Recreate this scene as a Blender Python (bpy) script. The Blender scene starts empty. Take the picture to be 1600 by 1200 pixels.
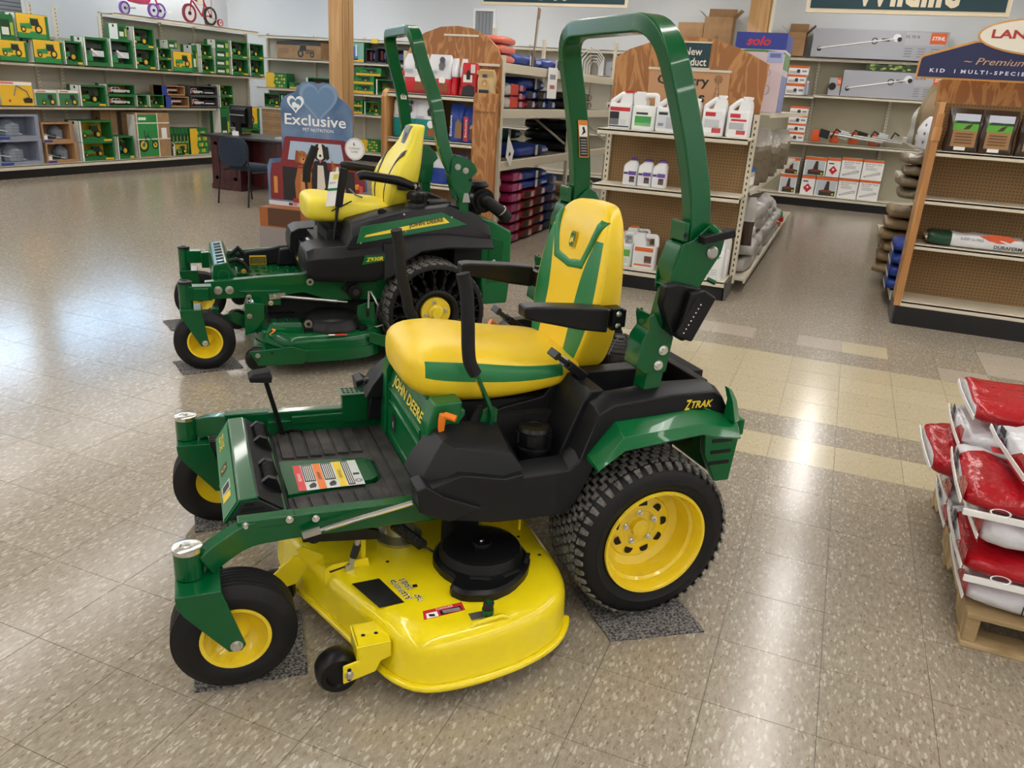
import bpy, bmesh, math, random
from mathutils import Vector, Matrix, Euler
random.seed(7)
SC = bpy.context.scene
COL = SC.collection
# ---------------------------------------------------------------- camera, world, exposure
CAM_H = 1.577
cam_data = bpy.data.cameras.new('camera')
cam_data.sensor_width = 36.0
cam_data.lens = 1251.93 / 1600 * 36.0
cam_data.clip_start = 0.05
cam = bpy.data.objects.new('camera', cam_data)
COL.objects.link(cam)
_r = Vector((0.92399756, 0.37757803, 0.06052556)); _u = Vector((-0.18232395, 0.2958702, 0.93766668)); _f = Vector((-0.33613462, 0.87743698, -0.34222486))
cam.matrix_world = Matrix(((_r.x, _u.x, -_f.x, 0), (_r.y, _u.y, -_f.y, 0), (_r.z, _u.z, -_f.z, CAM_H), (0, 0, 0, 1)))
SC.camera = cam
SC.view_settings.view_transform = 'Standard'
SC.view_settings.look = 'None'
SC.view_settings.exposure = 0.3
SC.view_settings.gamma = 1.0
SC.view_settings.use_curve_mapping = False
world = bpy.data.worlds.new('daylight'); SC.world = world; world.use_nodes = True
world.node_tree.nodes['Background'].inputs[0].default_value = (0.42, 0.68, 1.0, 1)
world.node_tree.nodes['Background'].inputs[1].default_value = 1.0
LAMP_POWER = 11.0          # emission of the fluorescent diffusers
WINDOW_LIGHT = 12.0        # daylight seen through the high windows

# ---------------------------------------------------------------- materials
def srgb(h):
    c = [int(h[i:i + 2], 16) / 255 for i in (0, 2, 4)]
    return tuple((x / 12.92 if x <= 0.04045 else ((x + 0.055) / 1.055) ** 2.4) for x in c) + (1,)
MATS = {}
def mat(name, col=None, rough=0.5, metal=0.0, coat=0.0, spec=0.5, emit=None, es=1.0, alpha=None, trans=None):
    if name in MATS: return MATS[name]
    m = bpy.data.materials.new(name); m.use_nodes = True; MATS[name] = m
    b = m.node_tree.nodes['Principled BSDF']
    if col is not None:
        c = srgb(col) if isinstance(col, str) else tuple(col) + (1,)
        b.inputs['Base Color'].default_value = c; m.diffuse_color = c
    b.inputs['Roughness'].default_value = rough; b.inputs['Metallic'].default_value = metal
    b.inputs['Coat Weight'].default_value = coat; b.inputs['Coat Roughness'].default_value = 0.04
    b.inputs['Specular IOR Level'].default_value = spec
    if emit: b.inputs['Emission Color'].default_value = srgb(emit); b.inputs['Emission Strength'].default_value = es
    if alpha is not None: b.inputs['Alpha'].default_value = alpha
    if trans is not None: b.inputs['Transmission Weight'].default_value = trans
    return m
def C_(h):                                     # plain printed colour, cached
    return mat('ink_' + h, h, 0.45)
def nodes(m): return m.node_tree.nodes, m.node_tree.links, m.node_tree.nodes['Principled BSDF']
def bump_noise(m, scale, strength, dist=0.002, coords='Object', detail=3):
    n, l, b = nodes(m)
    tc = n.new('ShaderNodeTexCoord'); no = n.new('ShaderNodeTexNoise'); bp = n.new('ShaderNodeBump')
    no.inputs['Scale'].default_value = scale; no.inputs['Detail'].default_value = detail
    bp.inputs['Strength'].default_value = strength; bp.inputs['Distance'].default_value = dist
    l.new(tc.outputs[coords], no.inputs['Vector']); l.new(no.outputs['Fac'], bp.inputs['Height']); l.new(bp.outputs['Normal'], b.inputs['Normal'])
    return m
def vary(m, scale, c0, c1, stretch=(1, 1, 1), coords='Object', detail=4, lo=0.35, hi=0.65, distortion=0.0):
    n, l, b = nodes(m)
    tc = n.new('ShaderNodeTexCoord'); mp = n.new('ShaderNodeMapping'); no = n.new('ShaderNodeTexNoise'); cr = n.new('ShaderNodeValToRGB')
    mp.inputs['Scale'].default_value = stretch; no.inputs['Scale'].default_value = scale; no.inputs['Detail'].default_value = detail
    no.inputs['Distortion'].default_value = distortion
    cr.color_ramp.elements[0].position = lo; cr.color_ramp.elements[1].position = hi
    cr.color_ramp.elements[0].color = srgb(c0); cr.color_ramp.elements[1].color = srgb(c1)
    l.new(tc.outputs[coords], mp.inputs['Vector']); l.new(mp.outputs['Vector'], no.inputs['Vector'])
    l.new(no.outputs['Fac'], cr.inputs['Fac']); l.new(cr.outputs['Color'], b.inputs['Base Color'])
    return m
def wood(name, c0, c1, stretch, scale=6, rough=0.5, rings=7.0, dist=2.5):
    m = mat(name, c0, rough, coat=0.15)
    n, l, b = nodes(m)
    tc = n.new('ShaderNodeTexCoord'); mp = n.new('ShaderNodeMapping'); no = n.new('ShaderNodeTexNoise'); mu = n.new('ShaderNodeMath'); si = n.new('ShaderNodeMath'); cr = n.new('ShaderNodeValToRGB')
    mp.inputs['Scale'].default_value = stretch; no.inputs['Scale'].default_value = scale; no.inputs['Detail'].default_value = 3; no.inputs['Distortion'].default_value = dist * 0.2
    mu.operation = 'MULTIPLY'; mu.inputs[1].default_value = rings * 6.28; si.operation = 'SINE'
    l.new(tc.outputs['Object'], mp.inputs['Vector']); l.new(mp.outputs['Vector'], no.inputs['Vector']); l.new(no.outputs['Fac'], mu.inputs[0]); l.new(mu.outputs[0], si.inputs[0]); l.new(si.outputs[0], cr.inputs['Fac'])
    cr.color_ramp.elements[0].position = 0.0; cr.color_ramp.elements[0].color = srgb(c0)
    cr.color_ramp.elements[1].position = 1.0; cr.color_ramp.elements[1].color = srgb(c1)
    l.new(cr.outputs['Color'], b.inputs['Base Color'])
    return m
def pegboard(name, c0, pitch, rad, hole):
    m = mat(name, c0, 0.65)
    n, l, b = nodes(m)
    tc = n.new('ShaderNodeTexCoord'); sx = n.new('ShaderNodeSeparateXYZ'); l.new(tc.outputs['Object'], sx.inputs[0])
    def cell(o):
        d = n.new('ShaderNodeMath'); d.operation = 'DIVIDE'; d.inputs[1].default_value = pitch; l.new(o, d.inputs[0])
        f = n.new('ShaderNodeMath'); f.operation = 'FRACT'; l.new(d.outputs[0], f.inputs[0])
        s = n.new('ShaderNodeMath'); s.operation = 'SUBTRACT'; s.inputs[1].default_value = 0.5; l.new(f.outputs[0], s.inputs[0])
        p = n.new('ShaderNodeMath'); p.operation = 'MULTIPLY'; l.new(s.outputs[0], p.inputs[0]); l.new(s.outputs[0], p.inputs[1])
        return p.outputs[0]
    ad = n.new('ShaderNodeMath'); ad.operation = 'ADD'; l.new(cell(sx.outputs['X']), ad.inputs[0]); l.new(cell(sx.outputs['Z']), ad.inputs[1])
    lt = n.new('ShaderNodeMath'); lt.operation = 'LESS_THAN'; lt.inputs[1].default_value = (rad / pitch) ** 2; l.new(ad.outputs[0], lt.inputs[0])
    no = n.new('ShaderNodeTexNoise'); no.inputs['Scale'].default_value = 3; no.inputs['Detail'].default_value = 5; l.new(tc.outputs['Object'], no.inputs['Vector'])
    m1 = n.new('ShaderNodeMix'); m1.data_type = 'RGBA'; m1.inputs[6].default_value = srgb(c0); c = srgb(c0); m1.inputs[7].default_value = (c[0] * 0.75, c[1] * 0.74, c[2] * 0.7, 1); l.new(no.outputs['Fac'], m1.inputs[0])
    m2 = n.new('ShaderNodeMix'); m2.data_type = 'RGBA'; m2.inputs[7].default_value = srgb(hole); l.new(lt.outputs[0], m2.inputs[0]); l.new(m1.outputs[2], m2.inputs[6]); l.new(m2.outputs[2], b.inputs['Base Color'])
    return m

GREEN = mat('gloss_green_paint', '00552a', 0.25, coat=0.45, spec=0.25)
GREEN2 = mat('green_moulded_plastic', '046332', 0.3, coat=0.35, spec=0.25)
YELLOW = mat('gloss_yellow_paint', 'f3dc14', 0.28, coat=0.7, spec=.3)
RIMY = mat('wheel_yellow_paint', 'f0d022', 0.3, coat=0.8)
SEATY = bump_noise(mat('yellow_vinyl', 'f4cf27', 0.38), 60, 0.08)
SEATP = bump_noise(mat('pale_yellow_vinyl', 'ecd93a', 0.45), 60, 0.08)
SEATG = bump_noise(mat('green_vinyl', '1f7a43', 0.4), 60, 0.08)
BLACK = bump_noise(mat('black_moulded_plastic', '17181b', 0.42, spec=0.28), 900, 0.12, 0.0006)
BLACKS = mat('black_satin_plastic', '111113', 0.35, spec=0.3)
RUBBER = bump_noise(mat('black_rubber', '171718', 0.55, spec=0.3), 50, 0.1)
TREADM = vary(mat('dusty_tread_rubber', '2a2a2a', 0.75), 70, '3a3a39', '85827c', lo=0.3, hi=0.75)
FOAM = bump_noise(mat('black_foam_grip', '161617', 0.85), 400, 0.3, 0.001)
DARK = mat('dark_recess', '0b0b0c', 0.8)
CHROME = mat('bright_zinc', 'd8d8d4', 0.22, metal=1.0)
STEEL = mat('plated_steel', 'b9b9b4', 0.35, metal=0.9)
ORANGE = mat('orange_plastic', 'f07f1e', 0.35)
WHITE = C_('f2f2f0'); INK = C_('17181a'); DECALY = C_('efd23a')

# ---------------------------------------------------------------- mesh builder
class MB:
    def __init__(s): s.v = []; s.f = []; s.mi = []; s.mats = []
    def _m(s, m):
        if m not in s.mats: s.mats.append(m)
        return s.mats.index(m)
    def add(s, vs, fs, m):
        o = len(s.v); s.v.extend([tuple(p) for p in vs]); k = s._m(m)
        for f in fs: s.f.append([o + i for i in f]); s.mi.append(k)
        return s
    def box(s, c, d, m, rot=None, taper=(1, 1)):
        x, y, z = d[0] / 2, d[1] / 2, d[2] / 2; tx, ty = taper
        vs = [Vector(p) for p in ((-x, -y, -z), (x, -y, -z), (x, y, -z), (-x, y, -z), (-x * tx, -y * ty, z), (x * tx, -y * ty, z), (x * tx, y * ty, z), (-x * tx, y * ty, z))]
        if rot is not None:
            R = Euler(rot).to_matrix(); vs = [R @ v for v in vs]
        return s.add([v + Vector(c) for v in vs], [(0, 3, 2, 1), (4, 5, 6, 7), (0, 1, 5, 4), (1, 2, 6, 5), (2, 3, 7, 6), (3, 0, 4, 7)], m)
    def bb(s, lo, hi, m): return s.box([(a + b) / 2 for a, b in zip(lo, hi)], [abs(b - a) for a, b in zip(lo, hi)], m)
    def prism(s, pts, ax, a, b, m, cap=True):
        def P(p, t): return {'x': (t, p[0], p[1]), 'y': (p[0], t, p[1]), 'z': (p[0], p[1], t)}[ax]
        n = len(pts); vs = [P(p, a) for p in pts] + [P(p, b) for p in pts]
        fs = [(i, (i + 1) % n, n + (i + 1) % n, n + i) for i in range(n)]
        if cap: fs += [tuple(range(n))[::-1], tuple(range(n, 2 * n))]
        return s.add(vs, fs, m)
    def loft(s, rings, m, cap=(True, True), closed=True, mf=None):
        n = len(rings[0]); vs = [p for r in rings for p in r]; k = n if closed else n - 1
        o = len(s.v); s.v.extend([tuple(p) for p in vs]); base = s._m(m)
        for i in range(len(rings) - 1):
            for j in range(k):
                q = (o + i * n + j, o + i * n + (j + 1) % n, o + (i + 1) * n + (j + 1) % n, o + (i + 1) * n + j)
                s.f.append(list(q)); s.mi.append(s._m(mf(i, j)) if mf else base)
        if closed and cap[0]: s.f.append([o + j for j in range(n)][::-1]); s.mi.append(base)
        if closed and cap[1]: s.f.append([o + (len(rings) - 1) * n + j for j in range(n)]); s.mi.append(base)
        return s
    def tube(s, path, r, m, n=8, sec=None, up=None, closed=False):
        P = [Vector(p) for p in path]; rings = []; N = len(P); prev = None
        for i, p in enumerate(P):
            if closed: t = P[(i + 1) % N] - P[i - 1]
            else:
                a = P[i] - P[i - 1] if i else P[1] - P[0]; b = P[i + 1] - P[i] if i < N - 1 else a
                t = a.normalized() + b.normalized()
            t = t.normalized() if t.length > 1e-9 else Vector((0, 0, 1))
            if up is not None: x = Vector(up).cross(t)
            elif prev is None: x = t.cross(Vector((0, 0, 1)) if abs(t.z) < 0.9 else Vector((1, 0, 0)))
            else: x = prev - t * prev.dot(t)
            x.normalize(); prev = x; y = t.cross(x); rr = r[i] if isinstance(r, (list, tuple)) else r
            if sec is None: rings.append([p + (x * math.cos(2 * math.pi * j / n) + y * math.sin(2 * math.pi * j / n)) * rr for j in range(n)])
            else: rings.append([p + x * q[0] * (rr or 1) + y * q[1] * (rr or 1) for q in sec])
        if closed: rings.append(rings[0]); return s.loft(rings, m, cap=(False, False))
        return s.loft(rings, m)
    def lathe(s, prof, c, ax, m, n=32, mf=None, arc=None):
        # prof: (radius, height along axis)
        rings = []
        for j in range(n):
            a = 2 * math.pi * j / n; ca, sa = math.cos(a), math.sin(a); ring = []
            for r, h in prof:
                q = {'x': (h, r * ca, r * sa), 'y': (r * ca, h, r * sa), 'z': (r * ca, r * sa, h)}[ax]
                ring.append((c[0] + q[0], c[1] + q[1], c[2] + q[2]))
            rings.append(ring)
        k = len(prof); o = len(s.v); s.v.extend([p for r in rings for p in r]); base = s._m(m)
        for j in range(n):
            for i in range(k - 1):
                if prof[i][0] < 1e-6 and prof[i + 1][0] < 1e-6: continue
                a, b = o + j * k + i, o + ((j + 1) % n) * k + i
                s.f.append([a, b, b + 1, a + 1]); s.mi.append(s._m(mf(i, j)) if mf else base)
        return s
    def cyl(s, a, b, r, m, n=16): return s.tube([a, b], r, m, n=n)
    def disc(s, c, r, ax, t, m, n=20):
        return s.lathe([(0, -t / 2), (r, -t / 2), (r, t / 2), (0, t / 2)], c, ax, m, n)
    def quad(s, a, b, c, d, m): return s.add([a, b, c, d], [(0, 1, 2, 3)], m)
    def poly(s, pts, o, R, U, m, off=0.0):
        # flat print: 2-D points on the plane through o spanned by R, U
        o, R, U = Vector(o), Vector(R), Vector(U); N = R.cross(U).normalized() * off
        return s.add([o + R * p[0] + U * p[1] + N for p in pts], [tuple(range(len(pts)))], m)
    def circ(s, c2, r, o, R, U, m, off=0.0, n=16, sq=1.0):
        return s.poly([(c2[0] + r * math.cos(2 * math.pi * i / n), c2[1] + r * sq * math.sin(2 * math.pi * i / n)) for i in range(n)], o, R, U, m, off)
    def rect(s, x0, y0, x1, y1, o, R, U, m, off=0.0): return s.poly([(x0, y0), (x1, y0), (x1, y1), (x0, y1)], o, R, U, m, off)
    def ring(s, c2, r0, r1, o, R, U, m, off=0.0, n=20):
        o, R, U = Vector(o), Vector(R), Vector(U); N = R.cross(U).normalized() * off; vs = []
        for i in range(n):
            a = 2 * math.pi * i / n
            for r in (r0, r1): vs.append(o + R * (c2[0] + r * math.cos(a)) + U * (c2[1] + r * math.sin(a)) + N)
        return s.add(vs, [(2 * i, 2 * i + 1, (2 * i + 3) % (2 * n), (2 * i + 2) % (2 * n)) for i in range(n)], m)
    def text(s, t, cx, cy, w, h, o, R, U, m, off=0.001, bold=0.0, shear=0.0):
        # t fills the w x h rectangle centred on (cx, cy) of the plane
        vs, fs = text_mesh(t, bold, shear)
        x0 = min(v[0] for v in vs); x1 = max(v[0] for v in vs); y0 = min(v[1] for v in vs); y1 = max(v[1] for v in vs)
        kx = w / (x1 - x0); ky = (h / (y1 - y0)) if h else kx
        o, R, U = Vector(o), Vector(R), Vector(U); N = R.cross(U).normalized() * off
        return s.add([o + R * (cx + (v[0] - (x0 + x1) / 2) * kx) + U * (cy + (v[1] - (y0 + y1) / 2) * ky) + N for v in vs], fs, m)
    def mesh(s, name):
        me = bpy.data.meshes.new(name); me.from_pydata(s.v, [], s.f)
        for m in s.mats: me.materials.append(m)
        me.polygons.foreach_set('material_index', s.mi); me.update()
        return me
    def build(s, name, parent=None, smooth=32, bevel=0.0, seg=2, fix=True, weld=False):
        me = s.mesh(name)
        if fix or weld:
            bm = bmesh.new(); bm.from_mesh(me)
            if weld: bmesh.ops.remove_doubles(bm, verts=bm.verts, dist=1e-5)
            if fix: bmesh.ops.recalc_face_normals(bm, faces=bm.faces)
            bm.to_mesh(me); bm.free()
        if smooth: me.polygons.foreach_set('use_smooth', [True] * len(me.polygons)); me.set_sharp_from_angle(angle=math.radians(smooth))
        o = bpy.data.objects.new(name, me); COL.objects.link(o)
        if parent is not None: o.parent = parent
        if bevel:
            b = o.modifiers.new('bevel', 'BEVEL'); b.width = bevel; b.segments = seg; b.limit_method = 'ANGLE'; b.angle_limit = math.radians(40); b.harden_normals = True
        return o
def split(mb, name, parent, gap=.001, **kw):
    # each separate piece of the builder becomes an object of its own
    n = len(mb.v); p = list(range(n))
    def find(a):
        while p[a] != a: p[a] = p[p[a]]; a = p[a]
        return a
    for f in mb.f:
        for a in f[1:]: p[find(a)] = find(f[0])
    bx = {}
    for i, v in enumerate(mb.v):
        r = find(i); b = bx.setdefault(r, [list(v), list(v)])
        for k in range(3): b[0][k] = min(b[0][k], v[k]); b[1][k] = max(b[1][k], v[k])
    cl = [[[r], b[0], b[1]] for r, b in bx.items()]; go = True
    while go:
        go = False
        for i in range(len(cl)):
            for j in range(i + 1, len(cl)):
                if all(cl[i][1][k] - gap <= cl[j][2][k] and cl[j][1][k] - gap <= cl[i][2][k] for k in range(3)):
                    a, b = cl[i], cl[j]; a[0] += b[0]; a[1] = [min(x) for x in zip(a[1], b[1])]; a[2] = [max(x) for x in zip(a[2], b[2])]; cl.pop(j); go = True; break
            if go: break
    first = None
    for c in cl:
        s = set(c[0]); q = MB(); q.mats = mb.mats; ix = {}
        for f, m in zip(mb.f, mb.mi):
            if find(f[0]) in s:
                g = []
                for a in f:
                    if a not in ix: ix[a] = len(q.v); q.v.append(mb.v[a])
                    g.append(ix[a])
                q.f.append(g); q.mi.append(m)
        o = q.build(name, parent, **kw); first = first or o
    return first
_TX = {}
def text_mesh(t, bold=0.0, shear=0.0):
    k = (t, bold, shear)
    if k not in _TX:
        cu = bpy.data.curves.new('lettering', 'FONT'); cu.body = t; cu.size = 1; cu.offset = bold; cu.shear = shear; cu.resolution_u = 2; cu.fill_mode = 'FRONT'
        ob = bpy.data.objects.new('lettering', cu); me = bpy.data.meshes.new_from_object(ob)
        _TX[k] = ([tuple(v.co) for v in me.vertices], [tuple(p.vertices) for p in me.polygons])
        bpy.data.objects.remove(ob); bpy.data.meshes.remove(me); bpy.data.curves.remove(cu)
    return _TX[k]
def tag(o, label, cat, group=None):
    o['label'] = label; o['category'] = cat
    if group: o['group'] = group
    return o
def thing(name, label, cat, loc=(0, 0, 0), rz=0.0, group=None):
    o = bpy.data.objects.new(name, None); COL.objects.link(o); o.location = loc; o.rotation_euler = (0, 0, rz); o.empty_display_size = 0.1
    return tag(o, label, cat, group)
def structure(o): o['kind'] = 'structure'; return o
def stuff(o): o['kind'] = 'stuff'; return o
def dup(root, loc, rz=0.0, label=None, group=None, scale=None):
    r = root.copy(); COL.objects.link(r); r.location = loc; r.rotation_euler = (0, 0, rz)
    if label: r['label'] = label
    if group: r['group'] = group
    if scale: r.scale = scale
    for ch in root.children:
        c = ch.copy(); COL.objects.link(c); c.parent = r
        for g in ch.children:
            d = g.copy(); COL.objects.link(d); d.parent = c
    return r
def arc_pts(cx, cy, r, a0, a1, n): return [(cx + r * math.cos(math.radians(a0 + (a1 - a0) * i / n)), cy + r * math.sin(math.radians(a0 + (a1 - a0) * i / n))) for i in range(n + 1)]
def rrect(w, h, r, n=3):
    p = []
    for cx, cy, a in ((w / 2 - r, h / 2 - r, 0), (-w / 2 + r, h / 2 - r, 90), (-w / 2 + r, -h / 2 + r, 180), (w / 2 - r, -h / 2 + r, 270)): p += arc_pts(cx, cy, r, a, a + 90, n)
    return p
def fillet(path, rad, n=5):
    # round the inner corners of a 3-D polyline
    P = [Vector(p) for p in path]; out = [P[0]]
    for i in range(1, len(P) - 1):
        a, b, c = P[i - 1], P[i], P[i + 1]; d = min(rad, (a - b).length * 0.49, (c - b).length * 0.49)
        p, q = b + (a - b).normalized() * d, b + (c - b).normalized() * d
        for k in range(n + 1):
            t = k / n; out.append(p * (1 - t) ** 2 + b * 2 * t * (1 - t) + q * t * t)
    out.append(P[-1]); return out
# ---------------------------------------------------------------- room shell
WALLM = mat('painted_wall', 'dfe3e6', 0.6)
CEIL = mat('ceiling_panel', 'c9c7c1', 0.8)
TRIM = mat('white_trim', 'eff0f0', 0.4)
LAMP = mat('fluorescent_diffuser', 'ffffff', 0.5, emit='fdf9f4', es=LAMP_POWER)
LAMPB = mat('lamp_housing', 'f2f2f2', 0.4)
PANE = bpy.data.materials.new('window_pane'); PANE.use_nodes = True
_n, _l = PANE.node_tree.nodes, PANE.node_tree.links; _n.clear()
_o = _n.new('ShaderNodeOutputMaterial'); _mx = _n.new('ShaderNodeMixShader'); _t = _n.new('ShaderNodeBsdfTransparent'); _g = _n.new('ShaderNodeBsdfGlossy')
_g.inputs['Roughness'].default_value = 0.02; _mx.inputs[0].default_value = 0.06
_l.new(_t.outputs[0], _mx.inputs[1]); _l.new(_g.outputs[0], _mx.inputs[2]); _l.new(_mx.outputs[0], _o.inputs[0])
world.node_tree.nodes['Background'].inputs[1].default_value = WINDOW_LIGHT
X0, X1, Y0, Y1, HC = -13.4, 7.0, -5.5, 15.75, 3.66
def wall(name, lo, hi): structure(MB().bb(lo, hi, WALLM).build(name, smooth=0))
wall('wall_back', (X0 - .12, Y1, 0), (X1 + .12, Y1 + .12, HC)); wall('wall_front', (X0 - .12, Y0 - .12, 0), (X1 + .12, Y0, HC)); wall('wall_right', (X1, Y0, 0), (X1 + .12, Y1, HC))
# left wall with two high windows cut through it
wy = [(8.1, 10.0), (10.5, 13.3)]; wz = (3.08, 3.6)
w = MB(); w.bb((X0 - .12, Y0, 0), (X0, Y1, wz[0]), WALLM); w.bb((X0 - .12, Y0, wz[1]), (X0, Y1, HC), WALLM)
e = Y0
for a, b in wy + [(Y1, None)]:
    w.bb((X0 - .12, e, wz[0]), (X0, a, wz[1]), WALLM); e = b
structure(w.build('wall_left', smooth=0))
for k, (a, b) in enumerate(wy):
    fr = MB()
    for lo, hi in (((a, wz[0]), (b, wz[0] + .04)), ((a, wz[1] - .04), (b, wz[1])), ((a, wz[0]), (a + .04, wz[1])), ((b - .04, wz[0]), (b, wz[1])), (((a + b) / 2 - .02, wz[0]), ((a + b) / 2 + .02, wz[1]))):
        fr.bb((X0 - .09, lo[0], lo[1]), (X0 + .015, hi[0], hi[1]), TRIM)
    fo = structure(fr.build('window_%d' % (k + 1), smooth=0))
    structure(MB().bb((X0 - .06, a + .04, wz[0] + .04), (X0 - .052, b - .04, wz[1] - .04), PANE).build('pane', fo, smooth=0))
# two small windows with closed blinds: one on the left wall, one on the back wall
BLIND = mat('grey_blind_slat', '8d9196', 0.5); BLINDD = mat('dark_blind_gap', '4c4f52', 0.7)
def blind_window(n, o, R, w_, h_, vertical=False):
    o, R, U = Vector(o), Vector(R), Vector((0, 0, 1)); N = R.cross(U)
    def B(mb, x0, z0, x1, z1, d0, d1, m):
        mb.add([o + R * x + U * z + N * d for d in (d0, d1) for x, z in ((x0, z0), (x1, z0), (x1, z1), (x0, z1))], [(0, 1, 2, 3), (4, 5, 6, 7), (0, 1, 5, 4), (1, 2, 6, 5), (2, 3, 7, 6), (3, 0, 4, 7)], m)
    f = MB()
    for q in ((-.05, -.05, w_ + .05, 0), (-.05, h_, w_ + .05, h_ + .05), (-.05, 0, 0, h_), (w_, 0, w_ + .05, h_)): B(f, *q, 0, .03, TRIM)
    B(f, 0, 0, w_, h_, 0, .004, BLINDD)
    fo = structure(f.build('window_%d' % n, smooth=0))
    if vertical:
        for i in range(int(w_ / .075)):
            s = MB(); B(s, i * .075 + .004, .01, i * .075 + .07, h_ - .01, .006, .012, BLIND); structure(s.build('slat', fo, smooth=0))
    else:
        for i in range(int(h_ / .06)):
            s = MB(); B(s, .01, i * .06 + .006, w_ - .01, i * .06 + .052, .006, .012, BLIND); structure(s.build('slat', fo, smooth=0))
blind_window(3, (X0, 9.3, 1.75), (0, 1, 0), 1.35, .95)
blind_window(4, (-7.29, Y1, 2.6), (1, 0, 0), .38, .42, True)
ceil = structure(MB().bb((X0, Y0, HC), (X1, Y1, HC + .1), CEIL).build('ceiling', smooth=0))
# fluorescent strip lights in rows along the aisles
lm = None; nl = 0
for X in (-13.0, -9.7, -6.4, -3.1, 0.2, 3.5, 6.3):
    for k in range(8):
        y = -4.6 + 2.62 * k
        if y > Y1 - 1.2 or (X < -12 and k == 6): continue
        loc = (X, y, HC - .002)
        lab = 'white ceiling strip light with twin fluorescent diffuser hung in a row above the aisles'
        if lm is None:
            lm = thing('ceiling_light', lab, 'light', loc, 0, 'ceiling strip lights')
            h = MB(); h.prism([(-.15, 0), (.15, 0), (.12, -.045), (-.12, -.045)], 'y', -1.22, 1.22, LAMPB); h.build('housing', lm, smooth=0)
            d = MB()
            for s_ in (-.058, .058): d.prism([(s_ - .055, -.046), (s_ + .055, -.046), (s_ + .04, -.075), (s_ - .04, -.075)], 'y', -1.2, 1.2, LAMP)
            d.build('diffuser', lm, smooth=0)
        else: dup(lm, loc)
        nl += 1
# ---------------------------------------------------------------- floor of vinyl tiles
GROUT = mat('dark_tile_joint', '6d665b', 0.6)
def vct(name, base, c_lo, c_hi, chip_w=0.5, chip_b=0.35):
    m = mat(name, base, 0.17, spec=0.55)
    n, l, b = nodes(m)
    geo = n.new('ShaderNodeNewGeometry'); oi = n.new('ShaderNodeObjectInfo')
    dn = n.new('ShaderNodeTexNoise'); dn.inputs['Scale'].default_value = 55; dn.inputs['Detail'].default_value = 2; l.new(geo.outputs['Position'], dn.inputs['Vector'])
    dv = n.new('ShaderNodeVectorMath'); dv.operation = 'MULTIPLY_ADD'; dv.inputs[1].default_value = (.016, .02, 0); l.new(dn.outputs['Color'], dv.inputs[0]); l.new(geo.outputs['Position'], dv.inputs[2])
    def mp(sc):
        q = n.new('ShaderNodeMapping'); q.inputs['Scale'].default_value = sc; l.new(dv.outputs[0], q.inputs['Vector']); return q.outputs[0]
    no = n.new('ShaderNodeTexNoise'); no.inputs['Scale'].default_value = 1.0; no.inputs['Detail'].default_value = 6; no.inputs['Roughness'].default_value = 0.72; l.new(mp((84, 30, 30)), no.inputs['Vector'])
    r1 = n.new('ShaderNodeValToRGB'); r1.color_ramp.elements[0].position = 0.34; r1.color_ramp.elements[1].position = 0.68; r1.color_ramp.elements[0].color = srgb(c_lo); r1.color_ramp.elements[1].color = srgb(c_hi); l.new(no.outputs['Fac'], r1.inputs['Fac'])
    def chips(scale, thr, col, mixw, prev):
        v = n.new('ShaderNodeTexVoronoi'); v.inputs['Scale'].default_value = 1; v.inputs['Randomness'].default_value = 1; l.new(mp(scale), v.inputs['Vector'])
        lt = n.new('ShaderNodeMath'); lt.operation = 'LESS_THAN'; lt.inputs[1].default_value = thr; l.new(v.outputs['Distance'], lt.inputs[0])
        sp = n.new('ShaderNodeSeparateColor'); l.new(v.outputs['Color'], sp.inputs[0])
        g = n.new('ShaderNodeMath'); g.operation = 'GREATER_THAN'; g.inputs[1].default_value = 1 - mixw; l.new(sp.outputs[0], g.inputs[0])
        mu = n.new('ShaderNodeMath'); mu.operation = 'MULTIPLY'; l.new(lt.outputs[0], mu.inputs[0]); l.new(g.outputs[0], mu.inputs[1])
        f8 = n.new('ShaderNodeMath'); f8.operation = 'MULTIPLY'; f8.inputs[1].default_value = 0.8; l.new(mu.outputs[0], f8.inputs[0])
        mx = n.new('ShaderNodeMix'); mx.data_type = 'RGBA'; mx.inputs[7].default_value = srgb(col); l.new(f8.outputs[0], mx.inputs[0]); l.new(prev, mx.inputs[6])
        return mx.outputs[2]
    c = chips((92, 30, 30), 0.36, 'bfb7a8', chip_w, r1.outputs['Color'])
    c = chips((100, 36, 30), 0.27, '7f6c5b', chip_b, c)
    br = n.new('ShaderNodeMath'); br.operation = 'MULTIPLY_ADD'; br.inputs[1].default_value = 0.06; br.inputs[2].default_value = 0.97; l.new(oi.outputs['Random'], br.inputs[0])
    hs = n.new('ShaderNodeHueSaturation'); l.new(br.outputs[0], hs.inputs['Value']); l.new(c, hs.inputs['Color']); l.new(hs.outputs['Color'], b.inputs['Base Color'])
    nb = n.new('ShaderNodeTexNoise'); nb.inputs['Scale'].default_value = 1; nb.inputs['Detail'].default_value = 2; l.new(mp((9, 7, 7)), nb.inputs['Vector'])
    bp = n.new('ShaderNodeBump'); bp.inputs['Strength'].default_value = 0.06; bp.inputs['Distance'].default_value = 0.004; l.new(nb.outputs['Fac'], bp.inputs['Height']); l.new(bp.outputs['Normal'], b.inputs['Normal'])
    rn = n.new('ShaderNodeMapRange'); rn.inputs[3].default_value = 0.14; rn.inputs[4].default_value = 0.23; l.new(no.outputs['Fac'], rn.inputs[0]); l.new(rn.outputs[0], b.inputs['Roughness'])
    return m
TILE = vct('speckled_vinyl_tile', '9d9281', '887d6d', 'aea493')
TILEC = vct('cream_vinyl_tile', 'bdb092', 'b6a98a', 'c8bd9f', 0.12, 0.05)
TILEP = vct('pinkish_vinyl_tile', 'b3a797', 'ae a292'.replace(' ', ''), 'bbb0a1', 0.12, 0.06)
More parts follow.
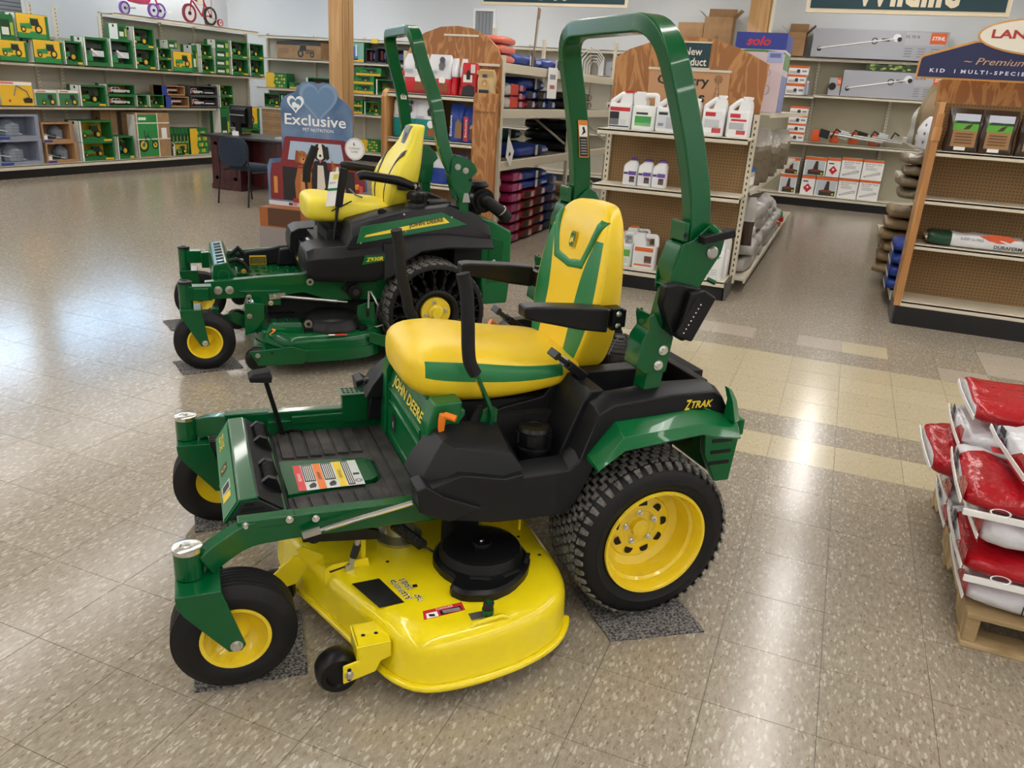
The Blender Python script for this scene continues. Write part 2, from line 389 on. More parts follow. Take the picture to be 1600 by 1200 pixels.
TS, TX, TY = .3048, .2044, 1.9205
floor = structure(MB().bb((X0 - .1, Y0 - .1, -.2), (X1 + .1, Y1 + .1, -.0018), GROUT).build('floor', smooth=0))
def tile_kind(i, j):
    if (j in (8, 9, 10, 11) and -6 <= i <= 7) or (j == 6 and -6 <= i <= 4) or (i, j) == (0, 13): return TILEC
    if (i, j) in ((-1, 13), (-3, 13), (3, 13), (2, 12), (-4, 13), (3, 14)): return TILEP
    return TILE
TMESH = {}
def tile_mesh(m):
    if m not in TMESH:
        q = MB(); q.box((0, 0, -.0024), (TS - .0014, TS - .0014, .0048), m, taper=(.998, .998)); TMESH[m] = q.mesh('tile')
    return TMESH[m]
cands = []
for i in range(-46, 24):
    for j in range(-26, 47):
        x, y = TX + (i + .5) * TS, TY + (j + .5) * TS
        if not (X0 < x < X1 and Y0 < y < Y1): continue
        d = Vector((x, y, -CAM_H)); zc = d.dot(_f)
        vis = zc > .3 and abs(d.dot(_r) / zc) < .72 and abs(d.dot(_u) / zc) < .56
        cands.append((0 if vis else 1, d.length, i, j, x, y))
cands.sort(); rest = MB()
for n_, (v_, d_, i, j, x, y) in enumerate(cands):
    m = tile_kind(i, j)
    if n_ < 300:
        o = bpy.data.objects.new('tile', tile_mesh(m)); COL.objects.link(o); o.location = (x, y, 0); o.parent = floor; o['kind'] = 'structure'
    else: rest.box((x, y, -.0024), (TS - .0014, TS - .0014, .0048), m)
stuff(rest.build('distant_tiles', floor, smooth=0, fix=False))
def baseboard(name, lo, hi): structure(MB().bb(lo, hi, C_('3a3a3c')).build(name, smooth=0))
baseboard('baseboard_back', (X0, Y1 - .012, 0), (X1, Y1, .1)); baseboard('baseboard_left', (X0, Y0, 0), (X0 + .012, Y1 - .012, .1))
# ---------------------------------------------------------------- near mower
def V2(*a): return Vector(a)
def mirror(mb):
    mb.v = [(x, -y, z) for x, y, z in mb.v]; return mb
def side(mb, s): return mb if s > 0 else mirror(mb)
def hexbolt(mb, c, ax, r, h, m=CHROME):
    d = {'x': (1, 0, 0), 'y': (0, 1, 0), 'z': (0, 0, 1)}[ax]; c = Vector(c); d = Vector(d) * h
    mb.lathe([(0, 0), (r * 1.5, 0), (r * 1.5, h * .3), (0, h * .3)], c, ax, m, 12); mb.tube([c + d * .3, c + d], r, m, n=6)
def rear_wheel(root, y_in, y_out, R, rim_r, tread_kind, lugs, dish):
    # built for the left side, axle on the local y axis through (0, 0, R)
    w = y_out - y_in; c = (0, 0, R - .002)
    P = lambda r, t: (r, y_in + w * t)
    tm = MB(); tm.lathe([P(rim_r, .06), P(rim_r + .03, 0), P(R * .84, .0), P(R * .93, .06), P(R * .965, .16), P(R * .975, .5), P(R * .965, .84), P(R * .93, .94), P(R * .84, 1), P(R * .76, 1.005), P(R * .757, 1.012), P(R * .75, 1.005), P(rim_r + .025, 1.0), P(rim_r + .004, .955)], c, 'y', RUBBER, 72)
    tire = tm.build('rear_wheel', root, smooth=40)
    tr = MB()
    def block(pts, rr0, h):
        bot, top = [], []
        for a, t, k in pts:
            for q, hh in ((bot, 0), (top, h)):
                r = rr0(t) + hh; q.append((c[0] + r * math.cos(a), y_in + w * t, c[2] + r * math.sin(a)))
        n = len(pts); tr.add(bot + top, [(i, (i + 1) % n, n + (i + 1) % n, n + i) for i in range(n)] + [tuple(range(n, 2 * n))], TREADM)
    rr = lambda t: R * (.972 - .035 * abs(2 * t - 1) ** 4) - .002
    if tread_kind == 'turf':
        N = 46; rows = 7
        for k in range(rows):
            t0 = .14 + .72 * (k + .5) / rows
            for i in range(N):
                a0 = 2 * math.pi * (i + .5 * (k % 2)) / N; da = 2 * math.pi / N * .40; dt = .72 / rows * .48
                block([(a0 + u * da, t0 + v * dt, 0) for u, v in ((-.86, -.55), (-.45, -.8), (0, -.42), (.45, -.8), (.86, -.55), (.86, .55), (.45, .8), (0, .42), (-.45, .8), (-.86, .55))], rr, .0075)
        for e in (.015, .985):
            for i in range(N):
                a0 = 2 * math.pi * i / N; s_ = 1 if e < .5 else -1
                block([(a0 - .024, e, 0), (a0 + .026, e, 0), (a0 + .040, e + s_ * .09, 0), (a0 - .036, e + s_ * .09, 0)], lambda t: R * (.915 if abs(t - .5) > .47 else .955), .007)
    else:
        N = 46
        for k in range(5):
            for i in range(N):
                a0 = 2 * math.pi * (i + .5 * (k % 2)) / N + .05 * math.sin(k * 2.1); t0 = .1 + .8 * (k + .5) / 5; da = math.pi / N; dt = .8 / 10 * .92
                q = .35 if (i + k) % 2 else -.35
                block([(a0 - da * .85, t0 - dt * .7, 0), (a0 + da * q, t0 - dt, 0), (a0 + da * .9, t0 - dt * .6, 0), (a0 + da * .7, t0 + dt * .8, 0), (a0 - da * q, t0 + dt, 0), (a0 - da * .9, t0 + dt * .5, 0)], rr, .009)
    stuff(tr.build('tread', tire, smooth=0))
    return tire, c, P
def caster(root, s, px, py, wx, wy, R, W, cap_z, plate_z, cap_m, rim_r, arm_half=.075):
    tyre = MB(); h = W / 2
    prof = [(rim_r, -h * .8), (rim_r + .02, -h), (R * .8, -h), (R * .94, -h * .75)]
    for k in range(6): a = -h * .7 + h * 1.4 * k / 6; e = R * (1 - .012 * ((a / h) ** 2)); prof += [(e, a + .002), (e, a + h * 1.4 / 6 - .004), (e - .004, a + h * 1.4 / 6 - .003), (e - .004, a + h * 1.4 / 6)]
    prof += [(R * .94, h * .75), (R * .8, h), (R * .74, h * 1.02), (rim_r + .02, h), (rim_r, h * .8)]
    tyre.lathe(prof, (wx, wy, R), 'y', RUBBER, 56); t = side(tyre, s).build('caster_wheel', root, smooth=40)
    rim = MB(); rim.lathe([(rim_r + .004, h * .82), (rim_r + .006, h * .92), (rim_r - .004, h * .9), (rim_r - .012, h * .55), (rim_r - .03, h * .25), (rim_r * .5, h * .1), (rim_r * .38, h * .35), (.018, h * .9), (0, h * .9)], (wx, wy, R), 'y', RIMY, 40)
    rim.lathe([(rim_r + .004, -h * .82), (rim_r - .012, -h * .6), (rim_r * .4, -h * .2), (0, -h * .2)], (wx, wy, R), 'y', RIMY, 32)
    side(rim, s).build('rim', t, smooth=35)
    f = MB()
    # fork: top plate and two arms slanting back to the axle
    ya, yb = wy - arm_half, wy + arm_half
    for y_, tt in ((ya - .008, .008), (yb, .008)):
        f.prism([(wx + .025, R - .012), (wx + .02, R + .015), (wx - .02, R + .01), (wx - .024, R - .008), (wx, R - .02)][:0] or [(px - .075, plate_z - .005), (px + .036, plate_z - .005), (px + .034, plate_z - .03), (px + .02, plate_z - .06), (wx + .03, R - .004), (wx + .02, R - .018), (wx - .012, R - .02), (wx - .024, R - .004), (wx - .018, R + .016)], 'y', y_, y_ + tt, GREEN)
    f.bb((px - .075, ya - .008, plate_z - .012), (px + .036, yb + .008, plate_z), GREEN)
    f.bb((px + .026, ya, plate_z - .045), (px + .034, yb, plate_z - .005), GREEN)
    f.tube([(px, py, plate_z), (px, py, cap_z - .012)], .036, GREEN, n=24)
    fo = side(f, s).build('caster_fork', root, smooth=35, bevel=.003)
    cp = MB(); cp.lathe([(0, -.014), (.0375, -.014), (.0375, -.002), (.034, .0), (.018, .001), (.015, -.003), (0, -.003)], (px, py, cap_z), 'z', cap_m, 28)
    if cap_m is CHROME: hexbolt(cp, (px, py, cap_z - .004), 'z', .008, .01)
    side(cp, s).build('pivot_cap', fo, smooth=35)
    ab = MB(); ab.cyl((wx, ya - .008, R), (wx, yb + .008, R), .009, STEEL, 10); hexbolt(ab, (wx, yb + .008, R), 'y', .011, .012)
    side(ab, s).build('axle_bolt', fo, smooth=35)
    return t
def seat_loft(stations, m, band=None, bandm=None, n=28, ex=3.2):
    mb = MB(); rings = []
    for x, hw, z0, z1 in stations:
        ring = []; zc, hz = (z0 + z1) / 2, (z1 - z0) / 2
        for j in range(n):
            a = 2 * math.pi * j / n; ca, sa = math.cos(a), math.sin(a)
            ring.append((x, hw * math.copysign(abs(ca) ** (2 / ex), ca), zc + hz * math.copysign(abs(sa) ** (2 / ex), sa)))
        rings.append(ring)
    return mb.loft(rings, m, mf=band)
A1 = math.radians(223.3)
M1 = thing('riding_mower', 'green and yellow zero turn mower with the yellow cutting deck', 'mower', (-.715, 2.625, .0062), A1)
# rear wheels
for s in (1, -1):
    if s > 0:
        tire, c, P = rear_wheel(M1, .305, .555, .275, .172, 'turf', 5, .1)
        rim = MB(); rim.lathe([(.168, .537), (.178, .549), (.176, .556), (.168, .555), (.160, .538), (.157, .515), (.148, .508), (.146, .475), (.138, .452), (.112, .440), (.106, .446), (.060, .450), (.055, .444), (.032, .444), (.03, .462), (.022, .466), (0, .466)], c, 'y', RIMY, 64)
        rim.lathe([(.168, .32), (.15, .33), (.146, .44)], c, 'y', RIMY, 40)
        ro = rim.build('rim', tire, smooth=30)
        vn = MB()
        for k in range(9):
            a = 2 * math.pi * (k + .3) / 9; e = Vector((math.cos(a), 0, math.sin(a))); t_ = Vector((-math.sin(a), 0, math.cos(a))); o = Vector(c) + e * .087 + Vector((0, .4505, 0))
            vn.poly([(-.016, -.010), (.016, -.010), (.014, .004), (.007, .011), (-.007, .011), (-.014, .004)], o, t_, e, DARK, -.0006)
        split(vn, 'vent_hole', tire, smooth=0)
        nt = MB()
        for k in range(5):
            a = 2 * math.pi * (k + .15) / 5; hexbolt(nt, (c[0] + .054 * math.cos(a), .448, c[2] + .054 * math.sin(a)), 'y', .007, .013)
        split(nt, 'lug_bolt', tire, smooth=30)
        parts = [tire] + list(tire.children)
    else:
        q = tire.copy(); q.data = tire.data; COL.objects.link(q); q.scale = (1, -1, 1)
        for ch in list(tire.children): d = ch.copy(); COL.objects.link(d); d.parent = q
for s in (1, -1): caster(M1, s, 1.352, .45, 1.25, .463, .163, .122, .425, .335, CHROME, .086)
# frame rails with their curved front arms
for s in (1, -1):
    r = MB(); r.tube(fillet([(1.318, .452, .365), (1.285, .435, .385), (1.205, .384, .405), (1.06, .378, .408), (.45, .372, .40), (-.12, .36, .36)], .06), 1, GREEN, sec=[(-.020, -.036), (.020, -.036), (.020, .036), (-.020, .036)], up=(0, 0, 1))
    r.bb((1.075, .362, .42), (1.225, .404, .447), GREEN)
    ro = side(r, s).build('frame_rail', M1, smooth=35, bevel=.004)
    b = MB()
    for x, z in ((1.205, .435), (1.09, .437), (1.02, .43)): hexbolt(b, (x, .405, z), 'y', .007, .008)
    split(side(b, s), 'bolt', ro, smooth=30)
# tension rod and lift links on the left rail
rd = MB(); rd.cyl((1.0, .425, .405), (.752, .425, .452), .0075, CHROME, 10); rd.cyl((1.0, .425, .405), (1.055, .423, .394), .0045, STEEL, 8)
rd.box((1.035, .424, .398), (.05, .012, .018), STEEL, (0, math.atan2(.011, .055), 0)); rd.build('lift_rod', M1, smooth=35)
for s in (1, -1):
    lk = MB(); lk.prism([(1.06, .37), (1.0, .385), (.83, .33), (.82, .30), (1.05, .325)], 'y', .335, .35, BLACKS); lk.disc((1.02, .355, .35), .022, 'y', .03, BLACKS)
    lk.bb((.60, .30, .20), (.625, .33, .40), BLACKS); split(side(lk, s), 'lift_arm', M1, smooth=30, bevel=.002)
# front cross panel with the angled foot rest
tw = MB()
tp = [(1.26, .385), (1.213, .455), (1.166, .458), (1.158, .448), (1.205, .443), (1.248, .382)]
tw.prism(tp, 'y', -.31, .292, GREEN); tw.prism([(1.244, .39), (1.236, .405), (1.085, .405), (1.085, .39)], 'y', -.31, .29, GREEN)
two = tw.build('front_panel', M1, smooth=30, bevel=.004)
for s in (1, -1):
    e = MB(); yy = .286 if s > 0 else -.296
    e.prism([(1.238, .398), (1.207, .447), (1.163, .449), (1.095, .402)], 'y', yy, yy + .012, C_('2b2c2f'))
    for z0, z1, xa, xb in ((.434, .444, 1.203, 1.172), (.418, .43, 1.213, 1.146), (.403, .414, 1.222, 1.122)):
        y2 = yy + .0125 if s > 0 else yy - .0005
        e.quad((xa, y2, z0), (xb, y2, z0), (xb + .004, y2, z1), (xa - .006, y2, z1), DARK)
    split(e, 'end_vent', two, gap=.012, smooth=0)
fr = MB(); fr.prism([(1.166, .456), (1.160, .456), (1.078, .395), (1.07, .375), (1.09, .375), (1.10, .395)], 'y', -.30, .285, BLACK)
for y in (-.19, .11):
    q = MB(); fr.tube([(1.118, y - .055, .438), (1.118, y + .055, .438)], .017, BLACKS, n=14)
    for k in range(9): fr.tube([(1.118, y - .048 + .012 * k, .438), (1.118, y - .043 + .012 * k, .438)], .020, BLACKS, n=14)
    for e in (-.062, .062): fr.prism([(1.15, .44), (1.125, .46), (1.10, .45), (1.085, .40), (1.13, .42)], 'y', y + e - .01, y + e + .01, BLACKS)
fr.build('foot_rest', two, smooth=30, bevel=.002)
dc = MB(); fo_, fR, fU = Vector((1.2605, 0, .386)), Vector((0, 1, 0)), Vector((-.047, 0, .070)).normalized()
dc.rect(-.29, .004, .285, .074, fo_, fR, fU, C_('3f7f57'), .0008)
dc.text('Z515E', -.20, .036, .11, .026, fo_, fR, fU, DECALY, .0016, .02)
dc.rect(-.03, .015, .03, .05, fo_, fR, fU, INK, .0014); dc.ring((0, .0325), .008, .012, fo_, fR, fU, DECALY, .002)
dc.rect(.10, .012, .16, .055, fo_, fR, fU, C_('c9cfc8'), .0014); dc.poly([(.16, .014), (.20, .014), (.21, .052), (.17, .052)], fo_, fR, fU, DECALY, .0014); dc.rect(.11, .018, .15, .05, fo_, fR, fU, INK, .002)
dc.build('decal_strip', two, smooth=0)
# foot plate, rubber mats and warning decal
fp = MB(); fp.bb((.66, -.352, .345), (1.10, .352, .358), GREEN); fp.bb((.66, -.36, .345), (1.08, -.34, .415), GREEN)
fp.prism([(1.075, -.10), (1.066, .142), (.80, .105), (.775, .08), (.775, -.04), (.80, -.065)], 'z', .355, .374, GREEN)
fpo = fp.build('foot_plate', M1, smooth=30, bevel=.003)
def ribs(pts_list, name='mat_rib'):
    q = MB()
    for pts in pts_list: q.prism(pts, 'z', .366, .3725, RUBBERM)
    return q
RUBBERM = vary(mat('dusty_rubber_mat', '2f2e2d', 0.7), 14, '232323', '4a4643', lo=0.4, hi=0.75)
mt = MB(); mt.prism([(1.075, -.345), (.672, -.345), (.672, .345), (1.075, .345), (1.068, .15), (.79, .115), (.765, .085), (.765, -.045), (.79, -.072), (1.077, -.105)], 'z', .358, .3665, RUBBERM)
mo = mt.build('rubber_mat', fpo, smooth=0)
for s in (1, -1):
    ya, yb = (.16, .335) if s > 0 else (-.125, -.335)
    for k in range(6):
        x = 1.055 - k * .046; d = -.012 if s > 0 else .0
        MB().prism([(x, ya), (x - .037, ya - s * .006), (x - .037 + d, yb), (x + d, yb)], 'z', .366, .3735, RUBBERM).build('mat_rib', fpo, smooth=0, bevel=.002)
for a, b in (((.762, -.33), (.735, .33)), ((.722, -.33), (.682, .33))):
    MB().prism([(a[0], a[1]), (b[0] - .004, a[1]), (b[0] - .004, b[1]), (a[0], b[1])], 'z', .366, .3735, RUBBERM).build('mat_rib', fpo, smooth=0, bevel=.002)
wd = MB(); o_, R_, U_ = Vector((1.032, .04, .3745)), Vector((-1, 0, 0)), Vector((0, -1, 0))
wd.rect(0, -.09, .205, .09, o_, R_, U_, C_('d9dcdc'), .0003)
for x, c_, t_ in ((0, 'd8383c', 'DANGER'), (.062, 'ef7d2a', 'WARNING'), (.128, 'f2d21c', 'CAUTION')):
    wd.rect(x, -.09, x + .024, .09, o_, R_, U_, C_(c_), .0008)
    wd.text(t_, x + .012, 0, .05, .010, o_, U_ * 1, -R_, WHITE if c_ == 'd8383c' else INK, .0014) if False else wd.text(t_, 0, -(x + .012), .055, .011, o_, -U_, -R_, WHITE if c_ == 'd8383c' else INK, -.0012)
for x, y0 in ((.026, -.035), (.088, -.035), (.154, -.085)):
    wd.rect(x, y0, x + (.034 if x < .15 else .022), .088, o_, R_, U_, INK, .0008)
    for k in range(5 if x < .15 else 3): wd.rect(x + .004 + k * .006, y0 + .008, x + .0065 + k * .006, .08, o_, R_, U_, WHITE, .0012)
for x in (.03, .092): wd.poly([(x + .006, -.08), (x + .024, -.075), (x + .028, -.055), (x + .015, -.045), (x + .004, -.06)], o_, R_, U_, INK, .0008); wd.circ((x + .02, -.05), .006, o_, R_, U_, INK, .0012)
wd.ring((.19, -.06), .006, .012, o_, R_, U_, C_('7b8488'), .0008); wd.rect(.18, -.02, .2, -.005, o_, R_, U_, INK, .0008)
wd.build('warning_decal', fpo, smooth=0)
# deck lift pedal on the far rail
pd = MB(); pd.tube([(1.03, -.33, .36), (1.082, -.33, .575)], 1, BLACKS, sec=[(-.008, -.015), (.008, -.015), (.008, .015), (-.008, .015)], up=(0, 1, 0))
pd.loft([[(1.135, -.36, .583), (1.135, -.30, .583), (1.065, -.30, .577), (1.065, -.36, .577)], [(1.14, -.365, .60), (1.14, -.295, .60), (1.062, -.295, .60), (1.062, -.365, .60)], [(1.125, -.355, .612), (1.125, -.305, .612), (1.07, -.305, .618), (1.07, -.355, .618)]], FOAM)
pd.build('lift_pedal', M1, smooth=30, bevel=.003)
# green height-of-cut bracket on the far rail
hb = MB(); hb.bb((.70, -.36, .395), (.82, -.325, .50), GREEN); hb.bb((.695, -.40, .498), (.825, -.322, .505), GREEN); hb.bb((.62, -.35, .40), (1.0, -.335, .43), GREEN)
ho = hb.build('height_bracket', M1, smooth=30, bevel=.003)
hk = MB()
for i in range(5):
    for j in range(3): hk.lathe([(0, .0), (.006, 0)], (.81 - .016 * i, -.385 + .02 * j, .5056), 'z', DARK, 8)
split(hk, 'gauge_hole', ho, smooth=0)
kb = MB(); kb.lathe([(0, 0), (.014, 0), (.018, .03), (.018, .036), (.012, .042), (0, .042)], (.715, -.37, .505), 'z', BLACKS, 16); kb.build('height_knob', ho, smooth=40)
# chute guard at the far side of the deck
cg = MB(); cg.loft([[(.60, -.62, .19), (.93, -.60, .19), (.95, -.74, .165), (.62, -.78, .165)], [(.60, -.62, .20), (.93, -.60, .20), (.955, -.745, .175), (.615, -.785, .175)]], BLACKS)
cgo = cg.build('chute_guard', M1, smooth=0, bevel=.004)
cl = MB(); cl.rect(0, 0, .09, .05, (.93, -.645, .1965), (-1, 0, 0), (0, -1, -.15), WHITE, .001); cl.poly([(.01, .01), (.04, .04), (.05, .01)], (.93, -.645, .1965), (-1, 0, 0), (0, -1, -.15), C_('c8332e'), .002); cl.build('guard_sticker', cgo, smooth=0)
# seat tower panel with maker's lettering
jp = MB()
def jring(x0, z, xb, y=.30): return [(x0, -y, z), (x0, y, z), (xb, y, z), (xb, -y, z)]
jp.loft([jring(.674, .352, .60), jring(.670, .57, .60), jring(.652, .63, .58), jring(.640, .655, .56), jring(.62, .672, .56)], GREEN2)
for sy in (-1, 1): jp.loft([[(.685, sy * .235, .352), (.685, sy * .305, .352), (.60, sy * .305, .352), (.60, sy * .235, .352)], [(.68, sy * .235, .62), (.68, sy * .305, .62), (.58, sy * .305, .62), (.58, sy * .235, .62)], [(.655, sy * .225, .695), (.655, sy * .30, .695), (.57, sy * .30, .70), (.57, sy * .225, .70)]], GREEN2)
jpo = jp.build('seat_tower', M1, smooth=30, bevel=.006)
jd = MB(); o_, R_, U_ = Vector((.6735, 0, .0)), Vector((0, 1, 0)), Vector((0, 0, 1))
jd.text('JOHN DEERE', 0.0, 0, .37, .046, (.6625, 0, .60), R_, Vector((-.3, 0, 1)).normalized(), DECALY, .0012, .02)
jd.ring((-.05, .46), 0, 0, o_, R_, U_, GREEN, .001) if False else None
jd.quad((.674, -.17, .43), (.674, -.11, .43), (.674, -.11, .49), (.674, -.17, .49), DARK); jd.quad((.6745, -.155, .437), (.6745, -.14, .437), (.6745, -.14, .46), (.6745, -.155, .46), C_('9a9a9a'))
split(jd, 'maker_lettering', jpo, gap=.012, smooth=0)
je = MB()
for z0, z1 in ((.515, .522), (.562, .568), (.40, .406)): je.bb((.668, -.21, z0), (.677, .21, z1), GREEN2)
je.bb((.668, -.21, .50), (.677, -.203, .578), GREEN2); je.bb((.668, .203, .50), (.677, .21, .578), GREEN2)
for a, b in ((-.19, -.13), (-.12, .10), (.11, .19)): je.bb((.615, a, .668), (.652, b, .68), GREEN2)
je.build('raised_rib', jpo, smooth=30, bevel=.002)
ef = MB(); ef.text('EFI', -.05, 0, .06, .016, (.634, 0, .6815), R_, (-1, 0, 0), INK, .0005, .02); ef.build('black_lettering', jpo, smooth=0)
ol = MB(); ol.loft([[(.650, .318, .55), (.650, .330, .55), (.642, .330, .55), (.642, .318, .55)], [(.650, .314, .655), (.650, .334, .655), (.632, .334, .655), (.632, .314, .655)], [(.646, .312, .675), (.646, .336, .675), (.626, .336, .675), (.626, .312, .675)]], ORANGE); ol.tube([(.634, .325, .672), (.604, .345, .665)], .0105, ORANGE, n=12)
olo = ol.build('fuel_lever', M1, smooth=35, bevel=.002); olo['label'] = 'orange lever'
# body under the seat
ub = MB(); ub.bb((-.22, -.25, .36), (.60, .25, .62), DARK); ub.bb((.12, -.2, .6), (.56, .2, .655), DARK)
ub.build('seat_base', M1, smooth=0)
for sy in (-.14, .14): MB().cyl((.55, sy, .60), (.55, sy, .665), .03, BLACKS, 14).build('seat_mount', M1, smooth=35)
# moulded black fenders with green trim
FM = BLACK
for s in (1, -1):
    f = MB()
    sts = [((.44, .527), (.44, .375)), ((.285, .532), (.285, .374)), ((.252, .558), (.25, .415)), ((.203, .703), (.20, .535)), ((.152, .730), (.144, .627)), ((-.045, .747), (-.05, .672)), ((-.195, .745), (-.17, .682)), ((-.226, .728), (-.272, .642))]
    rings = []
    for (tx, tz), (lx, lz) in sts: rings.append([(lx, .474, lz), (tx, .472, tz - .012), (tx, .432, tz + .006), (tx, .392, tz + .006), (tx, .388, tz - .07), (lx, .44, lz)])
    f.loft(rings, FM)
    # front skirt
    f.prism([(.745, .448), (.657, .406), (.523, .379), (.44, .375), (.43, .375), (.43, .527), (.487, .518), (.62, .545), (.70, .52), (.752, .50)], 'y', .40, .473, FM)
    f.prism([(.756, .522), (.728, .531), (.677, .492), (.56, .44), (.657, .408), (.745, .448)], 'y', .405, .488, FM)
    # hump ahead of the cup well
    H = [[(.745, .28, .50), (.738, .42, .50), (.66, .458, .50), (.418, .455, .50), (.418, .28, .50)], [(.722, .28, .545), (.705, .42, .56), (.664, .445, .54), (.425, .445, .535), (.425, .28, .545)], [(.665, .28, .62), (.655, .385, .617), (.628, .425, .608), (.452, .42, .575), (.44, .28, .60)], [(.615, .28, .635), (.60, .36, .632), (.573, .375, .624), (.46, .37, .598), (.45, .28, .62)]]
    f.loft(H, FM)
    # cup well: floor, inner wall, sloped rear wall
    f.bb((.25, .20, .44), (.445, .44, .462), FM); f.prism([(.445, .44), (.25, .44), (.17, .73), (.24, .70), (.27, .66), (.40, .635), (.45, .62)], 'y', .17, .215, FM)
    f.prism([(.30, .45), (.285, .54), (.222, .70), (.195, .738), (.15, .738), (.15, .45)], 'y', .17, .394, FM)
    # luggage tray behind
    f.bb((-.21, .17, .62), (.16, .392, .652), FM); f.prism([(.19, .738), (-.05, .742), (-.05, .66), (.19, .66)], 'y', .17, .235, FM); f.bb((-.205, .17, .65), (-.05, .195, .735), FM)
    f.prism([(-.20, .65), (-.185, .748), (-.215, .748), (-.255, .65)], 'y', .17, .40, FM); f.bb((.0, .33, .65), (.14, .39, .675), FM); f.bb((-.20, .30, .65), (-.02, .31, .70), FM)
    fo = side(f, s).build('fender', M1, smooth=25, bevel=.007, seg=3)
    g = MB(); gs = [(.232, .562, .558, .550), (.150, .664, .644, .608), (-.115, .680, .662, .634), (-.19, .672, .645, .615), (-.255, .650, .634, .606)]
    rings = [[(x, .465, a), (x, .478, a + .004), (x, .538, b), (x, .556, c_), (x, .548, c_ - .006), (x, .528, b - .012), (x, .47, a - .012)] for x, a, b, c_ in gs]
    rings.append([(-.315, .40, .655), (-.318, .40, .66), (-.325, .41, .645), (-.33, .42, .585), (-.325, .41, .58), (-.315, .40, .60), (-.31, .39, .64)])
    g.loft(rings, GREEN2)
    g.loft([[(-.225, .49, .65), (-.24, .535, .65), (-.285, .50, .64), (-.27, .46, .64)], [(-.222, .50, .72), (-.225, .525, .72), (-.262, .50, .71), (-.255, .47, .71)], [(-.205, .50, .765), (-.205, .52, .765), (-.235, .50, .75), (-.23, .48, .75)]], GREEN2)
    side(g, s).build('fender_trim', fo, smooth=30, bevel=.003)
    cp = MB(); cp.lathe([(0, -.07), (.046, -.07), (.046, -.035), (.056, -.032), (.056, -.025), (.050, -.022), (.054, .0), (.053, .028), (.046, .039), (.025, .041), (.024, .0395), (0, .0395)], (.348, .335, .578), 'z', BLACKS, 40)
    for k in range(6):
        a = k * math.pi / 3; cp.box((.348 + .054 * math.cos(a), .335 + .054 * math.sin(a), .585), (.011, .023, .032), BLACKS, (0, 0, a))
    side(cp, s).build('fuel_cap', fo, smooth=30)
    if s > 0:
        zt = MB(); zt.text('Z', .0, .004, .024, .034, (-.100, .4748, .696), (-1, 0, .0), (-.0, -.0, 1), DECALY, .0015, .03, .25); zt.text('TRAK', .0545, .0075, .078, .024, (-.096, .4748, .692), (-1, 0, .0), (0, 0, 1), DECALY, .0015, .03, .25); zt.build('yellow_lettering', fo, smooth=0)
# seat
def cb(i, j):
    return SEATG if (2 <= i <= 7 and j in (0, 1, 12, 13)) else SEATY
st = [(.715, .10, .72, .79), (.70, .17, .69, .815), (.665, .212, .662, .832), (.61, .238, .648, .838), (.53, .248, .642, .835), (.45, .250, .643, .822), (.37, .248, .65, .806), (.29, .242, .66, .796), (.21, .23, .675, .79), (.15, .21, .69, .78), (.12, .17, .70, .77)]
so = seat_loft(st, SEATY, cb).build('seat_cushion', M1, smooth=60)
sd = so.modifiers.new('soft', 'SUBSURF'); sd.levels = 1; sd.render_levels = 1
def lerp_tab(t, z):
    for (a, *u), (b, *v) in zip(t, t[1:]):
        if z <= b: k = (z - a) / (b - a); return [p + (q - p) * k for p, q in zip(u, v)]
    return list(t[-1][1:])
BT = [(.70, .15, .17, .05), (.76, .195, .160, .035), (.84, .228, .148, .030), (.92, .242, .135, .028), (1.0, .242, .125, .026), (1.08, .228, .112, .022), (1.15, .205, .098, .018), (1.20, .178, .082, .014), (1.235, .14, .06, .012), (1.25, .10, .042, .012)]
def back_x(y, z):
    hw, xf, xb = lerp_tab(BT, z); u = min(1, abs(y) / max(hw, 1e-3)); return xf + .018 * u ** 2 - .028 * max(0, u - .82) / .18 * 1.0
bk = MB(); rings = []
for z, hw, xf, xb in BT:
    ring = []
    tb = lerp_tab([(.70, .62), (.76, .55), (.84, .46), (.92, .41), (1.0, .46), (1.08, .60), (1.15, .86), (1.2, .9), (1.3, .9)], z)[0]
    for t in (-1, -.935, -(tb + .935) / 2, -tb, -tb * .5, 0, tb * .5, tb, (tb + .935) / 2, .935, 1): ring.append((back_x(t * hw, z), t * hw, z))
    for t in (1.01, .9, .5, 0, -.5, -.9, -1.01): ring.append((xb + (.02 if abs(t) > .95 else -.03 * (1 - abs(t) ** 3)), t * hw * .97, z))
    rings.append(ring)
bk.loft(rings, SEATY, mf=lambda i, j: SEATG if j in (1, 2, 7, 8) and i < 6 else SEATY)
bo = bk.build('seat_back', M1, smooth=60); sm = bo.modifiers.new('soft', 'SUBSURF'); sm.levels = 1; sm.render_levels = 2
def strip(name, m, A_, B_, n=14, off=.004):
    q = MB(); P0 = []
    def at(L, t):
        t *= len(L) - 1; i = min(int(t), len(L) - 2); k = t - i; return [L[i][a] + (L[i + 1][a] - L[i][a]) * k for a in (0, 1)]
    W_ = 5; vs = []
    for i in range(n + 1):
        a, b = at(A_, i / n), at(B_, i / n)
        for j in range(W_ + 1):
            y = a[0] + (b[0] - a[0]) * j / W_; z = a[1] + (b[1] - a[1]) * j / W_; vs.append((back_x(y, z) + off - (.006 if j in (0, W_) else 0), y, z))
    q.add(vs, [(i * (W_ + 1) + j, i * (W_ + 1) + j + 1, (i + 1) * (W_ + 1) + j + 1, (i + 1) * (W_ + 1) + j) for i in range(n) for j in range(W_)], m)
    o = q.build(name, bo, smooth=60); sd = o.modifiers.new('thickness', 'SOLIDIFY'); sd.thickness = .004; o['label'] = 'green vinyl panel'
